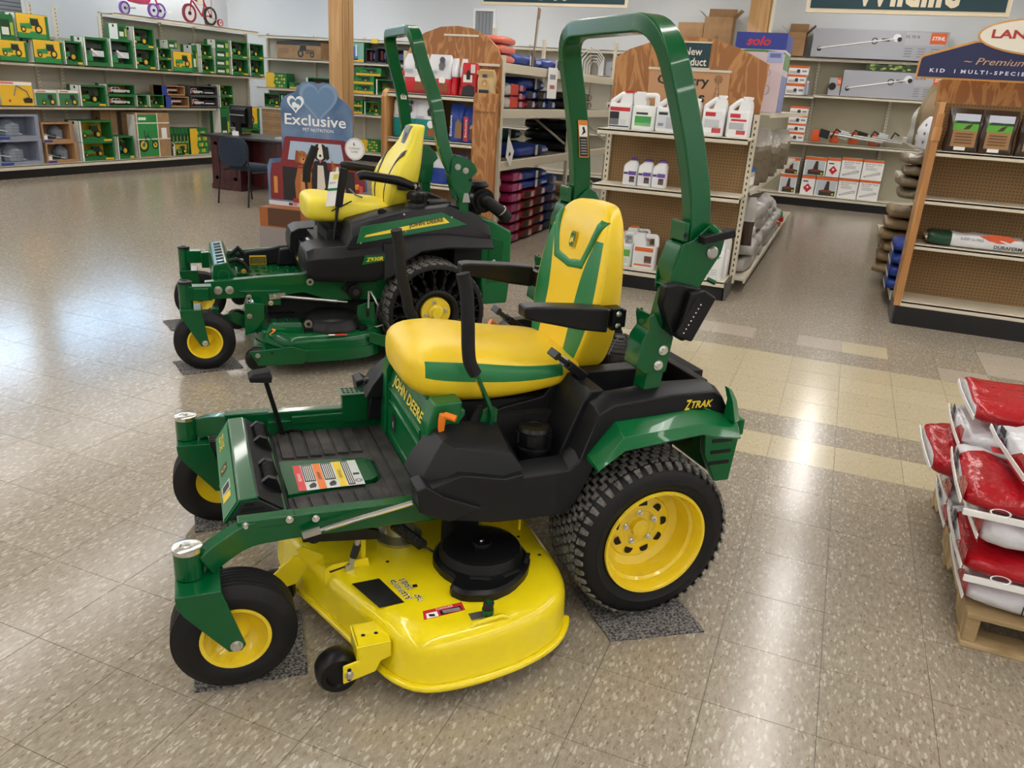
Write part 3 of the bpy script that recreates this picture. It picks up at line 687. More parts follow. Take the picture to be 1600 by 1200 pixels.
U1 = [(-.172, 1.205), (-.15, 1.13), (-.112, 1.045), (0, 1.03), (.112, 1.045), (.15, 1.13), (.172, 1.205)]; U2 = [(-.142, 1.21), (-.118, 1.14), (-.082, 1.075), (0, 1.062), (.082, 1.075), (.118, 1.14), (.142, 1.21)]
strip('headrest_band', SEATG, U1, U2, 30)
lg = MB(); lo_ = Vector((back_x(0, 1.125) + .006, 0, 1.125)); lR, lU = Vector((0, 1, 0)), Vector((-.17, 0, 1)).normalized()
lg.poly([(p[0], p[1]) for p in rrect(.046, .058, .014)], lo_, lR, lU, DECALY, .001); lg.poly(rrect(.04, .052, .012), lo_, lR, lU, GREEN, .0016); lg.poly(rrect(.034, .046, .011), lo_, lR, lU, DECALY, .0022); lg.poly(rrect(.031, .043, .010), lo_, lR, lU, GREEN, .0028)
lg.poly([(-.012, -.012), (-.006, -.016), (.004, -.006), (.013, -.012), (.009, .002), (.005, .014), (.002, .004), (-.008, .002), (-.004, .012), (-.009, .006)], lo_, lR, lU, DECALY, .0034); lg.build('seat_emblem', bo, smooth=0)
for s in (1, -1):
    a = MB(); a.loft([[(.402, .272, .952), (.402, .328, .952), (.402, .332, .988), (.402, .268, .988)], [(.37, .268, .945), (.37, .335, .945), (.37, .335, .99), (.37, .268, .99)], [(.22, .268, .912), (.22, .335, .912), (.22, .335, .982), (.22, .268, .982)], [(.125, .27, .897), (.125, .33, .897), (.125, .33, .973), (.125, .27, .973)]], BLACKS)
    ao = side(a, s).build('armrest', M1, smooth=35, bevel=.008, seg=3)
    h = MB(); h.bb((.05, .235, .905), (.13, .30, .96), BLACKS); h.bb((.07, .295, .90), (.105, .315, .968), BLACKS)
    for z in (.915, .952): hexbolt(h, (.085, .315, z), 'y', .006, .008)
    h.disc((.165, .33, .93), .010, 'y', .003, DARK); side(h, s).build('hinge', ao, smooth=30, bevel=.002)
    # seat belt buckle
    b = MB(); d = Vector((.10, 0, .075)).normalized(); p0 = Vector((.165, .262, .742)); p1 = p0 + d * .075
    b.tube([p0, p1], 1, BLACKS, sec=[(-.014, -.033), (.014, -.033), (.014, .033), (-.014, .033)], up=(0, 1, 0)); b.tube([p1, p1 + d * .05], 1, INK, sec=[(-.008, -.02), (.008, -.02), (.008, .02), (-.008, .02)], up=(0, 1, 0))
    b.tube([p1 + d * .045, p1 + d * .06], 1, INK, sec=[(-.013, -.03), (.013, -.03), (.013, .03), (-.013, .03)], up=(0, 1, 0)); b.quad(*[p1 + d * q[0] + Vector((0, .0095 if s else 0, 0)) * 1 + Vector((d.z, 0, -d.x)) * q[1] for q in ((.005, -.014), (.025, -.014), (.025, .012), (.005, .012))], C_('d5d5d5'))
    side(b, s).build('seat_belt', M1, smooth=30, bevel=.004)
# steering levers
for s in (1, -1):
    pts = [(.485, .285, .58), (.475, .295, .65), (.49, .30, .69), (.535, .302, .785), (.556, .302, .82), (.562, .302, .87), (.566, .302, .95), (.572, .30, 1.03), (.585, .295, 1.085)]
    if s < 0: pts = [(x + (.05 if z > .9 else .03 if z > .7 else .02), y, z + .02 * (z > 1)) for x, y, z in pts]
    l = MB(); l.tube(fillet(pts[:5], .03), 1, GREEN, sec=[(-.006, -.016), (.006, -.016), (.006, .016), (-.006, .016)], up=(0, 1, 0)); l.prism([(.52, .58), (.455, .58), (.452, .66), (.475, .672), (.50, .66)], 'y', .276, .290, GREEN)
    lo = side(l, s).build('control_lever', M1, smooth=35, bevel=.003)
    gr = MB(); gr.tube(fillet(pts[3:], .05), [.019] * 1 + [.020] * 40, FOAM, n=16); side(gr, s).build('foam_grip', lo, smooth=40)
    bt = MB(); bt.loft([[(.56, .24, .56), (.56, .285, .56), (.45, .285, .56), (.45, .24, .56)], [(.53, .25, .64), (.53, .275, .64), (.48, .275, .64), (.48, .25, .64)], [(.51, .255, .665), (.51, .27, .665), (.495, .27, .665), (.495, .255, .665)]], RUBBER); side(bt, s).build('lever_boot', M1, smooth=40)
# far console: yellow knob and switch column
fc = MB(); fc.loft([[(.735, -.36, .41), (.735, -.30, .41), (.63, -.30, .41), (.63, -.36, .41)], [(.715, -.355, .535), (.715, -.30, .54), (.64, -.30, .54), (.64, -.355, .535)], [(.695, -.35, .575), (.695, -.30, .575), (.61, -.30, .65), (.61, -.35, .65)], [(.62, -.35, .66), (.62, -.30, .66), (.56, -.30, .68), (.56, -.35, .68)]], BLACK); fc.build('control_column', M1, smooth=25, bevel=.006)
yk = MB(); yk.box((.60, -.325, .655), (.05, .06, .04), YELLOW, (0, .3, 0), (.85, .85)); yo = yk.build('blade_knob', M1, smooth=35, bevel=.01, seg=3); yo['label'] = 'yellow blade switch knob'
wt = MB(); wt.bb((.56, -.30, .70), (.58, -.25, .745), WHITE); wt.tube([(.575, -.28, .74), (.60, -.28, .60)], .006, WHITE); wt.build('hang_tag', M1, smooth=0)
ok = MB(); ok.tube([(.245, -.345, .69), (.235, -.34, .735), (.26, -.34, .75)], .013, ORANGE, n=10); ok.build('choke_knob', M1, smooth=40)['label'] = 'orange choke knob'
# roll bar
lower = MB(); lower.tube([(.012, .40, .66), (-.01, .40, .82), (-.045, .40, 1.05)], 1, GREEN, sec=[(-.03, -.028), (.03, -.028), (.03, .028), (-.03, .028)], up=(0, 1, 0))
RBS = []
for s in (1, -1):
    l = MB(); l.tube([(.02, .40, .64), (-.0, .40, .84), (-.03, .40, 1.02), (-.06, .40, 1.10)], 1, GREEN, sec=[(-.028, -.033), (.028, -.033), (.028, .033), (-.028, .033)], up=(0, 1, 0))
    l.prism([(.045, .80), (-.026, .80), (-.038, .91), (.01, .945), (.036, .985), (.055, .975), (.045, .93), (.064, .905), (.074, .82)], 'y', .434, .441, GREEN); l.prism([(.045, .80), (-.026, .80), (-.038, .91), (.01, .945), (.036, .985), (.055, .975), (.045, .93), (.064, .905), (.074, .82)], 'y', .359, .366, GREEN)
    l.tube([(.076, .40, .82), (.07, .40, .90), (.05, .40, .95)], 1, GREEN, sec=[(-.036, -.004), (.036, -.004), (.036, .004), (-.036, .004)], up=(0, 1, 0)) if False else l.loft([[(.077, .36, .82), (.077, .44, .82), (.071, .44, .82), (.071, .36, .82)], [(.067, .36, .905), (.067, .44, .905), (.061, .44, .905), (.061, .36, .905)], [(.047, .36, .935), (.047, .44, .935), (.041, .44, .935), (.041, .36, .935)], [(.055, .36, .985), (.055, .44, .985), (.049, .44, .985), (.049, .36, .985)]], GREEN)
    lo = side(l, s).build('roll_bar_post', M1, smooth=30, bevel=.004)
    b = MB()
    for x, z in ((-.006, .872), (.005, .825)): hexbolt(b, (x, .441, z), 'y', .0105, .013)
    split(side(b, s), 'bolt', lo, smooth=30)
    # folding joint
    j = MB(); jp_ = [(.0, 1.045), (-.09, 1.035), (-.125, 1.10), (-.162, 1.16), (-.168, 1.20), (-.145, 1.235), (-.115, 1.25), (-.06, 1.20), (-.03, 1.19), (-.025, 1.17), (.0, 1.10)]
    for y_ in (.358, .436): j.prism(jp_, 'y', y_, y_ + .007, GREEN)
    j.prism([(.0, 1.06), (-.01, 1.07), (.0, 1.12), (-.02, 1.185), (-.034, 1.19), (-.02, 1.12), (-.02, 1.06)], 'y', .36, .44, GREEN); j.prism([(-.045, 1.195), (-.03, 1.195), (-.03, 1.25), (-.045, 1.25)], 'y', .36, .438, GREEN)
    jo = side(j, s).build('hinge_bracket', M1, smooth=30, bevel=.003)
    jb = MB(); jb.lathe([(0, 0), (.019, 0), (.019, .005), (.014, .009), (0, .009)], (-.128, .443, 1.165), 'y', STEEL, 20); jb.cyl((-.128, .44, 1.085), (-.15, .452, 1.075), .007, GREEN, 8); jb.disc((-.03, .4435, 1.215), .007, 'y', .002, DARK)
    split(side(jb, s), 'pivot_bolt', jo, smooth=35)
    hh = MB(); hh.tube([(-.067, .468, 1.206), (-.172, .468, 1.228)], 1, BLACKS, sec=[(-.012, -.018), (.012, -.018), (.012, .018), (-.012, .018)], up=(0, 1, 0)); hh.cyl((-.115, .44, 1.235), (-.12, .48, 1.22), .012, GREEN, 12)
    ho_ = side(hh, s).build('latch_handle', jo, smooth=30, bevel=.004)
    if s > 0:
        hs_ = MB(); d_ = Vector((-.105, 0, .022)).normalized(); hs_.disc((-.122, .481, 1.217), .010, 'y', .004, STEEL); up_ = Vector((.022, 0, .105)).normalized()
        for k in (.022, .082): hs_.poly([(k - .009, -.006), (k + .009, .006), (k + .009, -.006), (k - .009, .006)], (-.067, .4805, 1.206), d_, up_, WHITE, -.001); hs_.ring((k - .016 if k < .05 else k + .016, 0), .003, .005, (-.067, .4805, 1.206), d_, up_, WHITE, -.001, 10)
        hs_.build('latch_symbol', ho_, smooth=0)
        sb = MB(); sp = [(.03, 1.076), (-.01, 1.082), (-.085, 1.066), (-.128, 1.045), (-.13, 1.02), (-.065, .912), (-.05, .905), (-.005, .932), (.035, 1.02)]
        sb.prism(sp, 'y', .436, .475, BLACKS); sb.prism([(-.04, 1.06), (-.085, 1.066), (-.13, 1.042), (-.065, .91), (-.01, .93), (-.02, .95)], 'y', .475, .50, BLACKS)
        so_ = sb.build('lamp_box', M1, smooth=30, bevel=.007, seg=3)
        dd = MB(); dd.prism([(-.058, 1.045), (-.085, 1.035), (-.028, .93), (-.006, .945)], 'y', .4995, .502, DARK)
        for k in range(8): t = k / 7; dd.disc((-.078 + .045 * t + .004, .503, 1.025 - .083 * t), .0022, 'y', .001, WHITE)
        dd.build('lens_strip', so_, smooth=0)
    else:
        vt = MB(); vt.loft([[(.03, -.04, 0)] * 4, [(.03, -.04, 0)] * 4], GREEN) if False else None
# upper hoop: one bent rectangular tube across both sides
hp = [(-.092, .40, 1.17), (-.088, .40, 1.30), (-.045, .40, 1.50), (.018, .395, 1.735), (.022, .36, 1.765)]
path = [(-.098, .40, 1.14), (-.09, .393, 1.30), (-.044, .368, 1.50), (.044, .325, 1.776), (.044, -.325, 1.776), (-.044, -.368, 1.50), (-.09, -.393, 1.30), (-.098, -.40, 1.14)]
def hoop(path, rad, name, root, half_w, half_d):
    # sweep keeping the broad face facing sideways on the posts and upward on the crossbar
    P = fillet(path, rad, 8); mb = MB(); rings = []
    for i, p in enumerate(P):
        a = P[max(0, i - 1)]; b = P[min(len(P) - 1, i + 1)]; t = (b - a).normalized()
        xdir = Vector((1, 0, 0)); xdir = (xdir - t * xdir.dot(t)).normalized(); n_ = t.cross(xdir)
        rings.append([p + xdir * u * half_w + n_ * v * half_d for u, v in ((-1, -1), (1, -1), (1, 1), (-1, 1))])
    mb.loft(rings, GREEN); return mb.build(name, root, smooth=30, bevel=.007, seg=3)
ho2 = hoop(path, .125, 'roll_bar_hoop', M1, .035, .026)
wd = MB(); o_ = Vector((-.012, -.40, 1.405)); R_, U_ = Vector((0, -1, 0)), Vector((.2, 0, 1)).normalized()
o_ = Vector((-.068, -.349, 1.42)); R_, U_ = Vector((-1, 0, 0)), Vector((.2, .12, 1)).normalized()
wd.rect(-.019, -.062, .019, .072, o_, R_, U_, C_('d88a3c'), .003); wd.rect(-.016, -.058, .016, .012, o_, R_, U_, INK, .0036); wd.rect(-.016, .014, .016, .054, o_, R_, U_, WHITE, .0036); wd.poly([(-.008, .018), (.01, .03), (.004, .05), (-.004, .046), (0, .034)], o_, R_, U_, INK, .0042)
for k in range(6): wd.rect(-.012, -.05 + .01 * k, .012, -.046 + .01 * k, o_, R_, U_, C_('9a9a9a'), .0042)
wd.build('warning_sticker', ho2, smooth=0)
# engine behind the seat
en = MB(); en.bb((-.36, -.17, .42), (-.02, .17, .69), DARK); en.lathe([(0, .05), (.125, .05), (.135, .03), (.135, 0), (0, 0)], (-.11, .0, .69), 'z', BLACKS, 36); eo = en.build('engine', M1, smooth=35)
gd = MB()
for r_ in (.03, .05, .07, .09, .11, .125): gd.tube([(-.11 + r_ * math.cos(2 * math.pi * k / 28), r_ * math.sin(2 * math.pi * k / 28), .775 - r_ * r_ * 2.2) for k in range(28)], .0028, INK, n=5, closed=True)
for k in range(8):
    a = k * math.pi / 4; gd.tube([(-.11 + r_ * math.cos(a), r_ * math.sin(a), .778 - r_ * r_ * 2.2) for r_ in (.02, .06, .10, .128)] + [(-.11 + .133 * math.cos(a), .133 * math.sin(a), .70)], .003, INK, n=5)
gd.lathe([(0, 0), (.02, 0), (.02, .006), (0, .006)], (-.11, 0, .77), 'z', INK, 12); gd.build('fan_guard', eo, smooth=0)
mf = MB(); mf.bb((-.42, -.31, .34), (-.37, .31, .53), GREEN2); mf.bb((-.45, -.33, .50), (-.36, .33, .56), GREEN2)
for s in (1, -1): mf.prism([(-.28, .60), (-.44, .56), (-.42, .33), (-.36, .33), (-.30, .44)], 'y', s * .30, s * .33, GREEN2)
mo_ = mf.build('rear_guard', M1, smooth=30, bevel=.006)
ms = MB()
for k in range(3): ms.bb((-.405, .328, .40 + .042 * k), (-.325 , .3335, .412 + .042 * k), DARK)
split(ms, 'vent_slot', mo_, smooth=0)
# cutting deck
def smooth_poly(p, it=2):
    for _ in range(it):
        q = []
        for i in range(len(p)):
            a, b = Vector(p[i]), Vector(p[(i + 1) % len(p)]); q += [tuple(a * .8 + b * .2), tuple(a * .2 + b * .8)]
        p = q
    return p
def inset(p, d):
    r = []; n = len(p)
    for i in range(n):
        a, b, c_ = Vector(p[i - 1]), Vector(p[i]), Vector(p[(i + 1) % n]); t = (c_ - a).normalized(); r.append(tuple(b - Vector((t.y, -t.x)) * d))
    return r
def even(p, step):
    # the same closed outline with evenly spaced points, corners eased
    for _ in range(3):
        q = []
        for i in range(len(p)):
            a, b = Vector(p[i]), Vector(p[(i + 1) % len(p)]); q += [tuple(a * .75 + b * .25), tuple(a * .25 + b * .75)]
        p = q
    d = [0.0]
    for i in range(len(p)): d.append(d[-1] + (Vector(p[(i + 1) % len(p)]) - Vector(p[i])).length)
    n = int(d[-1] / step); r = []; k = 0
    for i in range(n):
        t = d[-1] * i / n
        while d[k + 1] < t: k += 1
        u = (t - d[k]) / max(1e-9, d[k + 1] - d[k]); r.append(tuple(Vector(p[k]).lerp(Vector(p[(k + 1) % len(p)]), u)))
    return r
out = [(1.085, -.12), (1.089, .06), (1.02, .24), (.945, .43), (.895, .56), (.86, .66), (.80, .725), (.72, .737), (.62, .732), (.50, .71), (.39, .665), (.32, .60), (.285, .52), (.272, .40), (.270, .25), (.270, -.30), (.30, -.50), (.38, -.59), (.60, -.62), (.80, -.61), (.90, -.52), (1.02, -.26)]
op = even(out, .03); ar = sum(op[i - 1][0] * op[i][1] - op[i][0] * op[i - 1][1] for i in range(len(op))); sg = 1 if ar < 0 else -1
# inset() moves to the right of the walk; choose the sign that shrinks
def ins(d): return inset(op, -d) if ar < 0 else inset(op, d)
_t = ins(.02); 
if max(p[0] for p in _t) > max(p[0] for p in op): ins = lambda d, _o=ins: _o(-d)
dk = MB(); dk.loft([[(x, y, z) for x, y in ins(d)] for d, z in ((-.004, .055), (.0, .062), (.002, .15), (.006, .172), (.018, .192), (.04, .203), (.07, .206))], YELLOW, cap=(False, True))
dko = dk.build('mower_deck', M1, smooth=45)
lp = MB(); lr = [(x, y, .058) for x, y in ins(-.008) if y > .02 and x > .29]
lr.sort(key=lambda p: -math.atan2(p[1] - .1, p[0] - .6) if False else math.atan2(p[1] - .1, p[0] - .6)); lp.tube(lr, .011, YELLOW, n=10); lp.build('deck_lip', dko, smooth=40)
br = MB(); br.prism([(.967, .205), (.967, .20), (.967, .12)][:0] or [(.992, .117), (.992, .061), (.905, .083), (.891, .114), (.862, .124), (.863, .172), (.955, .172), (.95, .127)], 'y', .648, .656, YELLOW); br.bb((.863, .555, .164), (.957, .656, .172), YELLOW); br.bb((.947, .56, .12), (.955, .65, .172), YELLOW)
bro = br.build('wheel_bracket', dko, smooth=30, bevel=.003)
bh = MB()
for x in (.93, .895): bh.lathe([(0, 0), (.006, 0)], (x, .61, .1725), 'z', DARK, 10)
for z in (.105, .075): bh.lathe([(0, 0), (.006, 0)], (.976, .6565, z), 'y', DARK, 10)
hexbolt(bh, (.976, .656, .09), 'y', .008, .012); split(bh, 'bolt', bro, smooth=30)
GW = lambda x, y, z, s: MB().lathe([(0, -.03), (.03, -.03), (.035, -.034), (.05, -.034), (.058, -.022), (.060, 0), (.058, .022), (.05, .034), (.035, .034), (.03, .026), (0, .026)], (x, y, z), 'y', BLACKS, 36).build('gauge_wheel', dko, smooth=45)
GW(1.0, .605, .075, 1); GW(1.12, .20, .085, 1); GW(.98, -.66, .08, 1)
fb = MB(); fb.prism([(1.13, .16), (1.10, .11), (1.06, .12), (1.03, .17), (1.03, .215), (1.07, .215)], 'y', .235, .242, YELLOW); fb.prism([(1.04, .20), (1.06, .24), (1.04, .25), (.98, .21), (.98, .15)], 'y', .24, .247, YELLOW)
fb.build('front_bracket', dko, smooth=30, bevel=.002)
# deck hanger bracket with slot and turnbuckle
hg = MB(); hg.prism([(.99, .155), (.99, .212), (.965, .225), (.86, .232), (.855, .205), (.90, .198), (.975, .16)], 'y', .325, .332, YELLOW); hg.bb((.86, .29, .203), (.985, .332, .209), YELLOW); hg.bb((.86, .20, .2), (.875, .30, .30), YELLOW)
hgo = split(hg, 'hanger_bracket', dko, smooth=30, bevel=.002); hs = MB(); hs.prism([(.975, .205), (.905, .222), (.903, .217), (.973, .199)], 'y', .3322, .3326, DARK); hs.build('slot', hgo, smooth=0)
tb = MB(); tb.cyl((.915, .34, .21), (.885, .335, .318), .0075, STEEL, 10); tb.cyl((.905, .338, .245), (.893, .336, .285), .012, INK, 10); tb.disc((.916, .34, .212), .014, 'y', .012, STEEL); tb.build('turnbuckle', dko, smooth=35)
sp = MB(); a, b = Vector((.775, .305, .318)), Vector((.685, .315, .235)); n_ = 90
ax = (b - a).normalized(); u1 = ax.cross(Vector((0, 0, 1))).normalized(); u2 = ax.cross(u1)
sp.tube([a + (b - a) * i / n_ + u1 * .015 * math.cos(i * math.pi / 3.0) + u2 * .015 * math.sin(i * math.pi / 3.0) for i in range(n_ + 1)], .0042, INK, n=6); sp.tube([a, b], .012, DARK, n=10); sp.tube([b, b + Vector((-.03, .01, -.02)), b + Vector((-.04, .05, -.025)), b + Vector((-.03, .065, -.015))], .003, INK, n=6); sp.build('tension_spring', dko, smooth=40)
cv = MB(); co = [(.655, .345), (.61, .29), (.52, .262), (.43, .30), (.385, .38), (.38, .47), (.42, .54), (.49, .60), (.56, .625), (.64, .605), (.672, .56), (.64, .52), (.665, .47), (.675, .40)]
co = [(x, y - .015) for x, y in co]; cs = smooth_poly(co, 1)
cv.loft([[(x, y, .205) for x, y in cs], [(x, y, .228) for x, y in cs], [(.53 + (x - .53) * .93, .43 + (y - .43) * .93, .236) for x, y in cs]], BLACKS); cv.lathe([(.13, .236), (.12, .262), (.10, .268), (0, .268)], (.525, .40, 0), 'z', BLACKS, 36); cv.lathe([(.032, .268), (.03, .278), (0, .278)], (.525, .40, 0), 'z', BLACKS, 20)
for k in range(3):
    a0 = math.radians(70 + 40 * k); cv.prism([(.525 + r_ * math.cos(a0 + d_), .40 + r_ * math.sin(a0 + d_)) for r_, d_ in ((.14, -.22), (.14, .22), (.153, .2), (.153, -.2))], 'z', .2365, .2385, DARK)
cv.bb((.50, .23, .205), (.58, .30, .30), BLACKS); cvo = cv.build('belt_cover', dko, smooth=30, bevel=.002)
hexb = MB(); hexbolt(hexb, (.525, .40, .277), 'z', .006, .006); split(hexb, 'bolt', cvo, smooth=30)
sh = MB(); sh.lathe([(0, .206), (.07, .206), (.075, .22), (.05, .235), (.05, .28), (.075, .29), (.078, .305), (0, .305)], (.735, .20, 0), 'z', STEEL, 32); sh.build('spindle_pulley', dko, smooth=35)
dd = MB(); o_, R_, U_ = Vector((0, 0, .2063)), Vector((0, 1, 0)), Vector((-1, 0, 0))
zq = lambda x, y: (y, -x)
dd.poly([zq(.925, .415), zq(.843, .41), zq(.80, .545), zq(.873, .55)], o_, R_, U_, INK, .0006)
td = Vector((-.04, .16, 0)).normalized(); tn = Vector((-.16, -.04, 0)).normalized()
for t_, dx, w_ in (('HIGH', .0, .06), ('CAPACITY', .0, .115), ('54', .09, .035)):
    row = {'HIGH': 1, 'CAPACITY': 0, '54': 1}[t_]; cxx = dx + (w_ / 2 if row == 0 else w_ / 2 + .01)
    for m_, of, bo_ in ((INK, .0007, .07), (C_('f0ead0'), .0012, .0)): dd.text(t_, cxx, .012 + row * .026, w_, .019, (.822, .43, .2063), td, tn, m_, of, bo_)
for x, y in ((.775, .45), (.752, .475)): dd.rect(y - .007, -x - .007, y + .007, -x + .007, o_, R_, U_, INK, .0006)
for x, y in ((.80, .33), (.335, .42), (.36, .30)): dd.rect(y - .005, -x - .005, y + .005, -x + .005, o_, R_, U_, DARK, .0006)
rp = [(.762, .598), (.646, .588), (.647, .625), (.769, .637)]
dd.poly([zq(*p) for p in rp], o_, R_, U_, C_('c8252a'), .0006); dd.poly([zq(*p) for p in [(.757, .612), (.725, .61), (.725, .632), (.76, .635)]], o_, R_, U_, WHITE, .0012); dd.poly([zq(*p) for p in [(.718, .61), (.655, .604), (.655, .622), (.718, .63)]], o_, R_, U_, INK, .0012); dd.text('DANGER', 0, 0, .05, .009, (.70, .600, .2063), (-1, -.08, 0), (.08, -1, 0), WHITE, .0014)
for k in range(3): dd.rect(.612 + .005 * k, -.71, .614 + .005 * k, -.66, o_, R_, U_, C_('c9c9c9'), .0018)
dd.poly([zq(.752, .617), zq(.735, .62), zq(.735, .63), zq(.75, .628)], o_, R_, U_, INK, .0018)
dd.poly([zq(*p) for p in [(.445, .245), (.40, .25), (.40, .285), (.44, .28)]], o_, R_, U_, C_('7a2a20'), .0006); dd.poly([zq(*p) for p in [(.442, .25), (.43, .252), (.43, .28), (.438, .278)]], o_, R_, U_, WHITE, .0012)
split(dd, 'deck_decal', dko, gap=.012, smooth=0)
wp = MB(); wp.cyl((.597, .662, .2), (.592, .662, .247), .015, INK, 18); wp.lathe([(.0155, 0), (.017, 0), (.017, .014), (.0155, .014)], (.594, .662, .212), 'z', GREEN, 18); wp.lathe([(0, 0), (.011, 0)], (.592, .662, .2475), 'z', GREEN, 12); wp.bb((.60, .645, .203), (.645, .675, .208), STEEL); wp.build('wash_port', dko, smooth=35)
wr = MB(); wr.tube([(.665, .694, .19), (.64, .692, .207), (.56, .683, .21), (.535, .678, .195)], .007, YELLOW, n=10); wr.tube([(.655, .43, .205), (.63, .47, .212), (.62, .50, .207)], .006, YELLOW, n=8); split(wr, 'weld_rod', dko, smooth=45)
rb = MB(); rb.bb((.335, .18, .2), (.45, .19, .30), YELLOW); rb.bb((.335, .18, .2), (.345, .26, .28), YELLOW); rb.build('rear_bracket', dko, smooth=30, bevel=.003)
ml = MB(); ml.cyl((.52, .20, .26), (.30, .12, .40), .006, CHROME, 8); ml.cyl((.40, .24, .26), (.395, .235, .33), .008, CHROME, 8); split(ml, 'lift_link', M1, smooth=35)
# carpet squares under the wheels
CARPET = bump_noise(vary(mat('grey_carpet_square', '6d6b6a', 0.95), 130, '2f2e2e', '8d8a88', lo=0.35, hi=0.65, detail=1), 130, 1.0, 0.006, detail=1)
def carpet(pts, label):
    q = MB(); n = len(pts); cx, cy = sum(p[0] for p in pts) / n, sum(p[1] for p in pts) / n
    e = []
    for i in range(n):
        a, b = Vector(pts[i]), Vector(pts[(i + 1) % n])
        for k in range(7): t = k / 7; j = .003 if k else 0; e.append(tuple(a + (b - a) * t + Vector((random.uniform(-j, j), random.uniform(-j, j)))))
    q.prism([(x - cx, y - cy) for x, y in e], 'z', 0, .006, CARPET)
    o = q.build('carpet_square', smooth=0); o.location = (cx, cy, 0.0); tag(o, label, 'carpet', 'carpet squares under the mowers'); return o
carpet([(-1.37, 1.329), (-1.143, 1.523), (-1.338, 1.759), (-1.57, 1.57)], 'grey carpet square under the front caster wheel of the yellow decked mower')
carpet([(-.408, 2.052), (-.148, 2.235), (-.33, 2.46), (-.60, 2.27)], 'grey carpet square under the big rear tyre with hexagon tread')
carpet([(-1.947, 1.963), (-1.76, 2.14), (-1.93, 2.36), (-2.15, 2.18)], 'grey carpet square under the far front caster, beyond the green foot rest')
carpet([(-3.37, 3.34), (-3.17, 3.21), (-2.98, 3.47), (-3.2, 3.62)], 'grey carpet square under the near front caster of the mower with green deck')
carpet([(-4.02, 3.93), (-3.82, 3.80), (-3.65, 4.05), (-3.86, 4.19)], 'grey carpet square under the far front caster of the mower with green deck')
# ---------------------------------------------------------------- far mower with the green deck
A2 = math.radians(223.5)
M2 = thing('riding_mower', 'green and yellow zero turn mower with green deck and airless spoked rear wheels', 'mower', (-2.546, 4.629, .0062), A2)
RW, YI, YO = .30, .37, .645
tire, c, P = None, (0, 0, RW - .002), None
q = MB(); q.lathe([(.268, YI), (.295, YI + .005), (.2925, YI + .06), (.293, (YI + YO) / 2), (.2925, YO - .06), (.295, YO - .005), (.286, YO), (.268, YO), (.268, YI)], c, 'y', RUBBER, 72); tire = q.build('rear_wheel', M2, smooth=40)
tr = MB(); N = 40
for k in range(6):
    for i in range(N):
        a0 = 2 * math.pi * (i + .5 * (k % 2)) / N + .06 * math.sin(k * 1.9); t0 = YI + (YO - YI) * (k + .5) / 6; da = math.pi / N * .9; dt = (YO - YI) / 12 * .88; u = .4 if (i + k) % 2 else -.3
        pts = [(-.9, -.7), (u, -1), (.9, -.55), (.75, .75), (-u, 1), (-.9, .5)]; n = 6
        b = [(c[0] + .291 * math.cos(a0 + e * da), t0 + f_ * dt, c[2] + .291 * math.sin(a0 + e * da)) for e, f_ in pts]; t_ = [(c[0] + .2985 * math.cos(a0 + e * da), t0 + f_ * dt, c[2] + .2985 * math.sin(a0 + e * da)) for e, f_ in pts]
        tr.add(b + t_, [(j, (j + 1) % n, n + (j + 1) % n, n + j) for j in range(n)] + [tuple(range(n, 2 * n))], TREADM)
stuff(tr.build('tread', tire, smooth=0))
sp = MB()
for i in range(40):
    a = 2 * math.pi * i / 40; sgn = 1 if i % 2 else -1
    for e in range(4):
        r0, r1 = .135 + .034 * e, .135 + .034 * (e + 1); w0, w1 = .10 * math.sin(math.pi * e / 4) * sgn, .10 * math.sin(math.pi * (e + 1) / 4) * sgn; v = []
        for r_, w_ in ((r0, w0), (r1, w1)):
            for y in (YI + .02, YO - .012):
                for d_ in (-.004, .004): v.append((c[0] + r_ * math.cos(a + w_) - d_ * math.sin(a), y, c[2] + r_ * math.sin(a + w_) + d_ * math.cos(a)))
        sp.add(v, [(0, 1, 3, 2), (4, 6, 7, 5), (0, 4, 5, 1), (2, 3, 7, 6), (0, 2, 6, 4), (1, 5, 7, 3)], RUBBER)
stuff(sp.build('spokes', tire, smooth=0))
hb = MB(); hb.lathe([(.14, YI + .02), (.14, YO - .008), (.128, YO - .004), (.115, YO - .02), (.105, YO - .05), (0, YO - .05)], c, 'y', RUBBER, 48); hb.build('hub_band', tire, smooth=35)
hy = MB(); hy.lathe([(.092, YO - .05), (.092, YO - .03), (.086, YO - .025), (.05, YO - .03), (.046, YO - .02), (.034, YO - .012), (.03, YO + .01), (0, YO + .012)], c, 'y', RIMY, 40); hyo = hy.build('rim', tire, smooth=30)
hn = MB()
for k in range(4): a = math.pi / 4 + k * math.pi / 2 + .6; hexbolt(hn, (c[0] + .063 * math.cos(a), YO - .026, c[2] + .063 * math.sin(a)), 'y', .008, .012)
split(hn, 'lug_bolt', tire, smooth=30)
qq = tire.copy(); COL.objects.link(qq); qq.scale = (1, -1, 1)
for ch in list(tire.children): d = ch.copy(); COL.objects.link(d); d.parent = qq
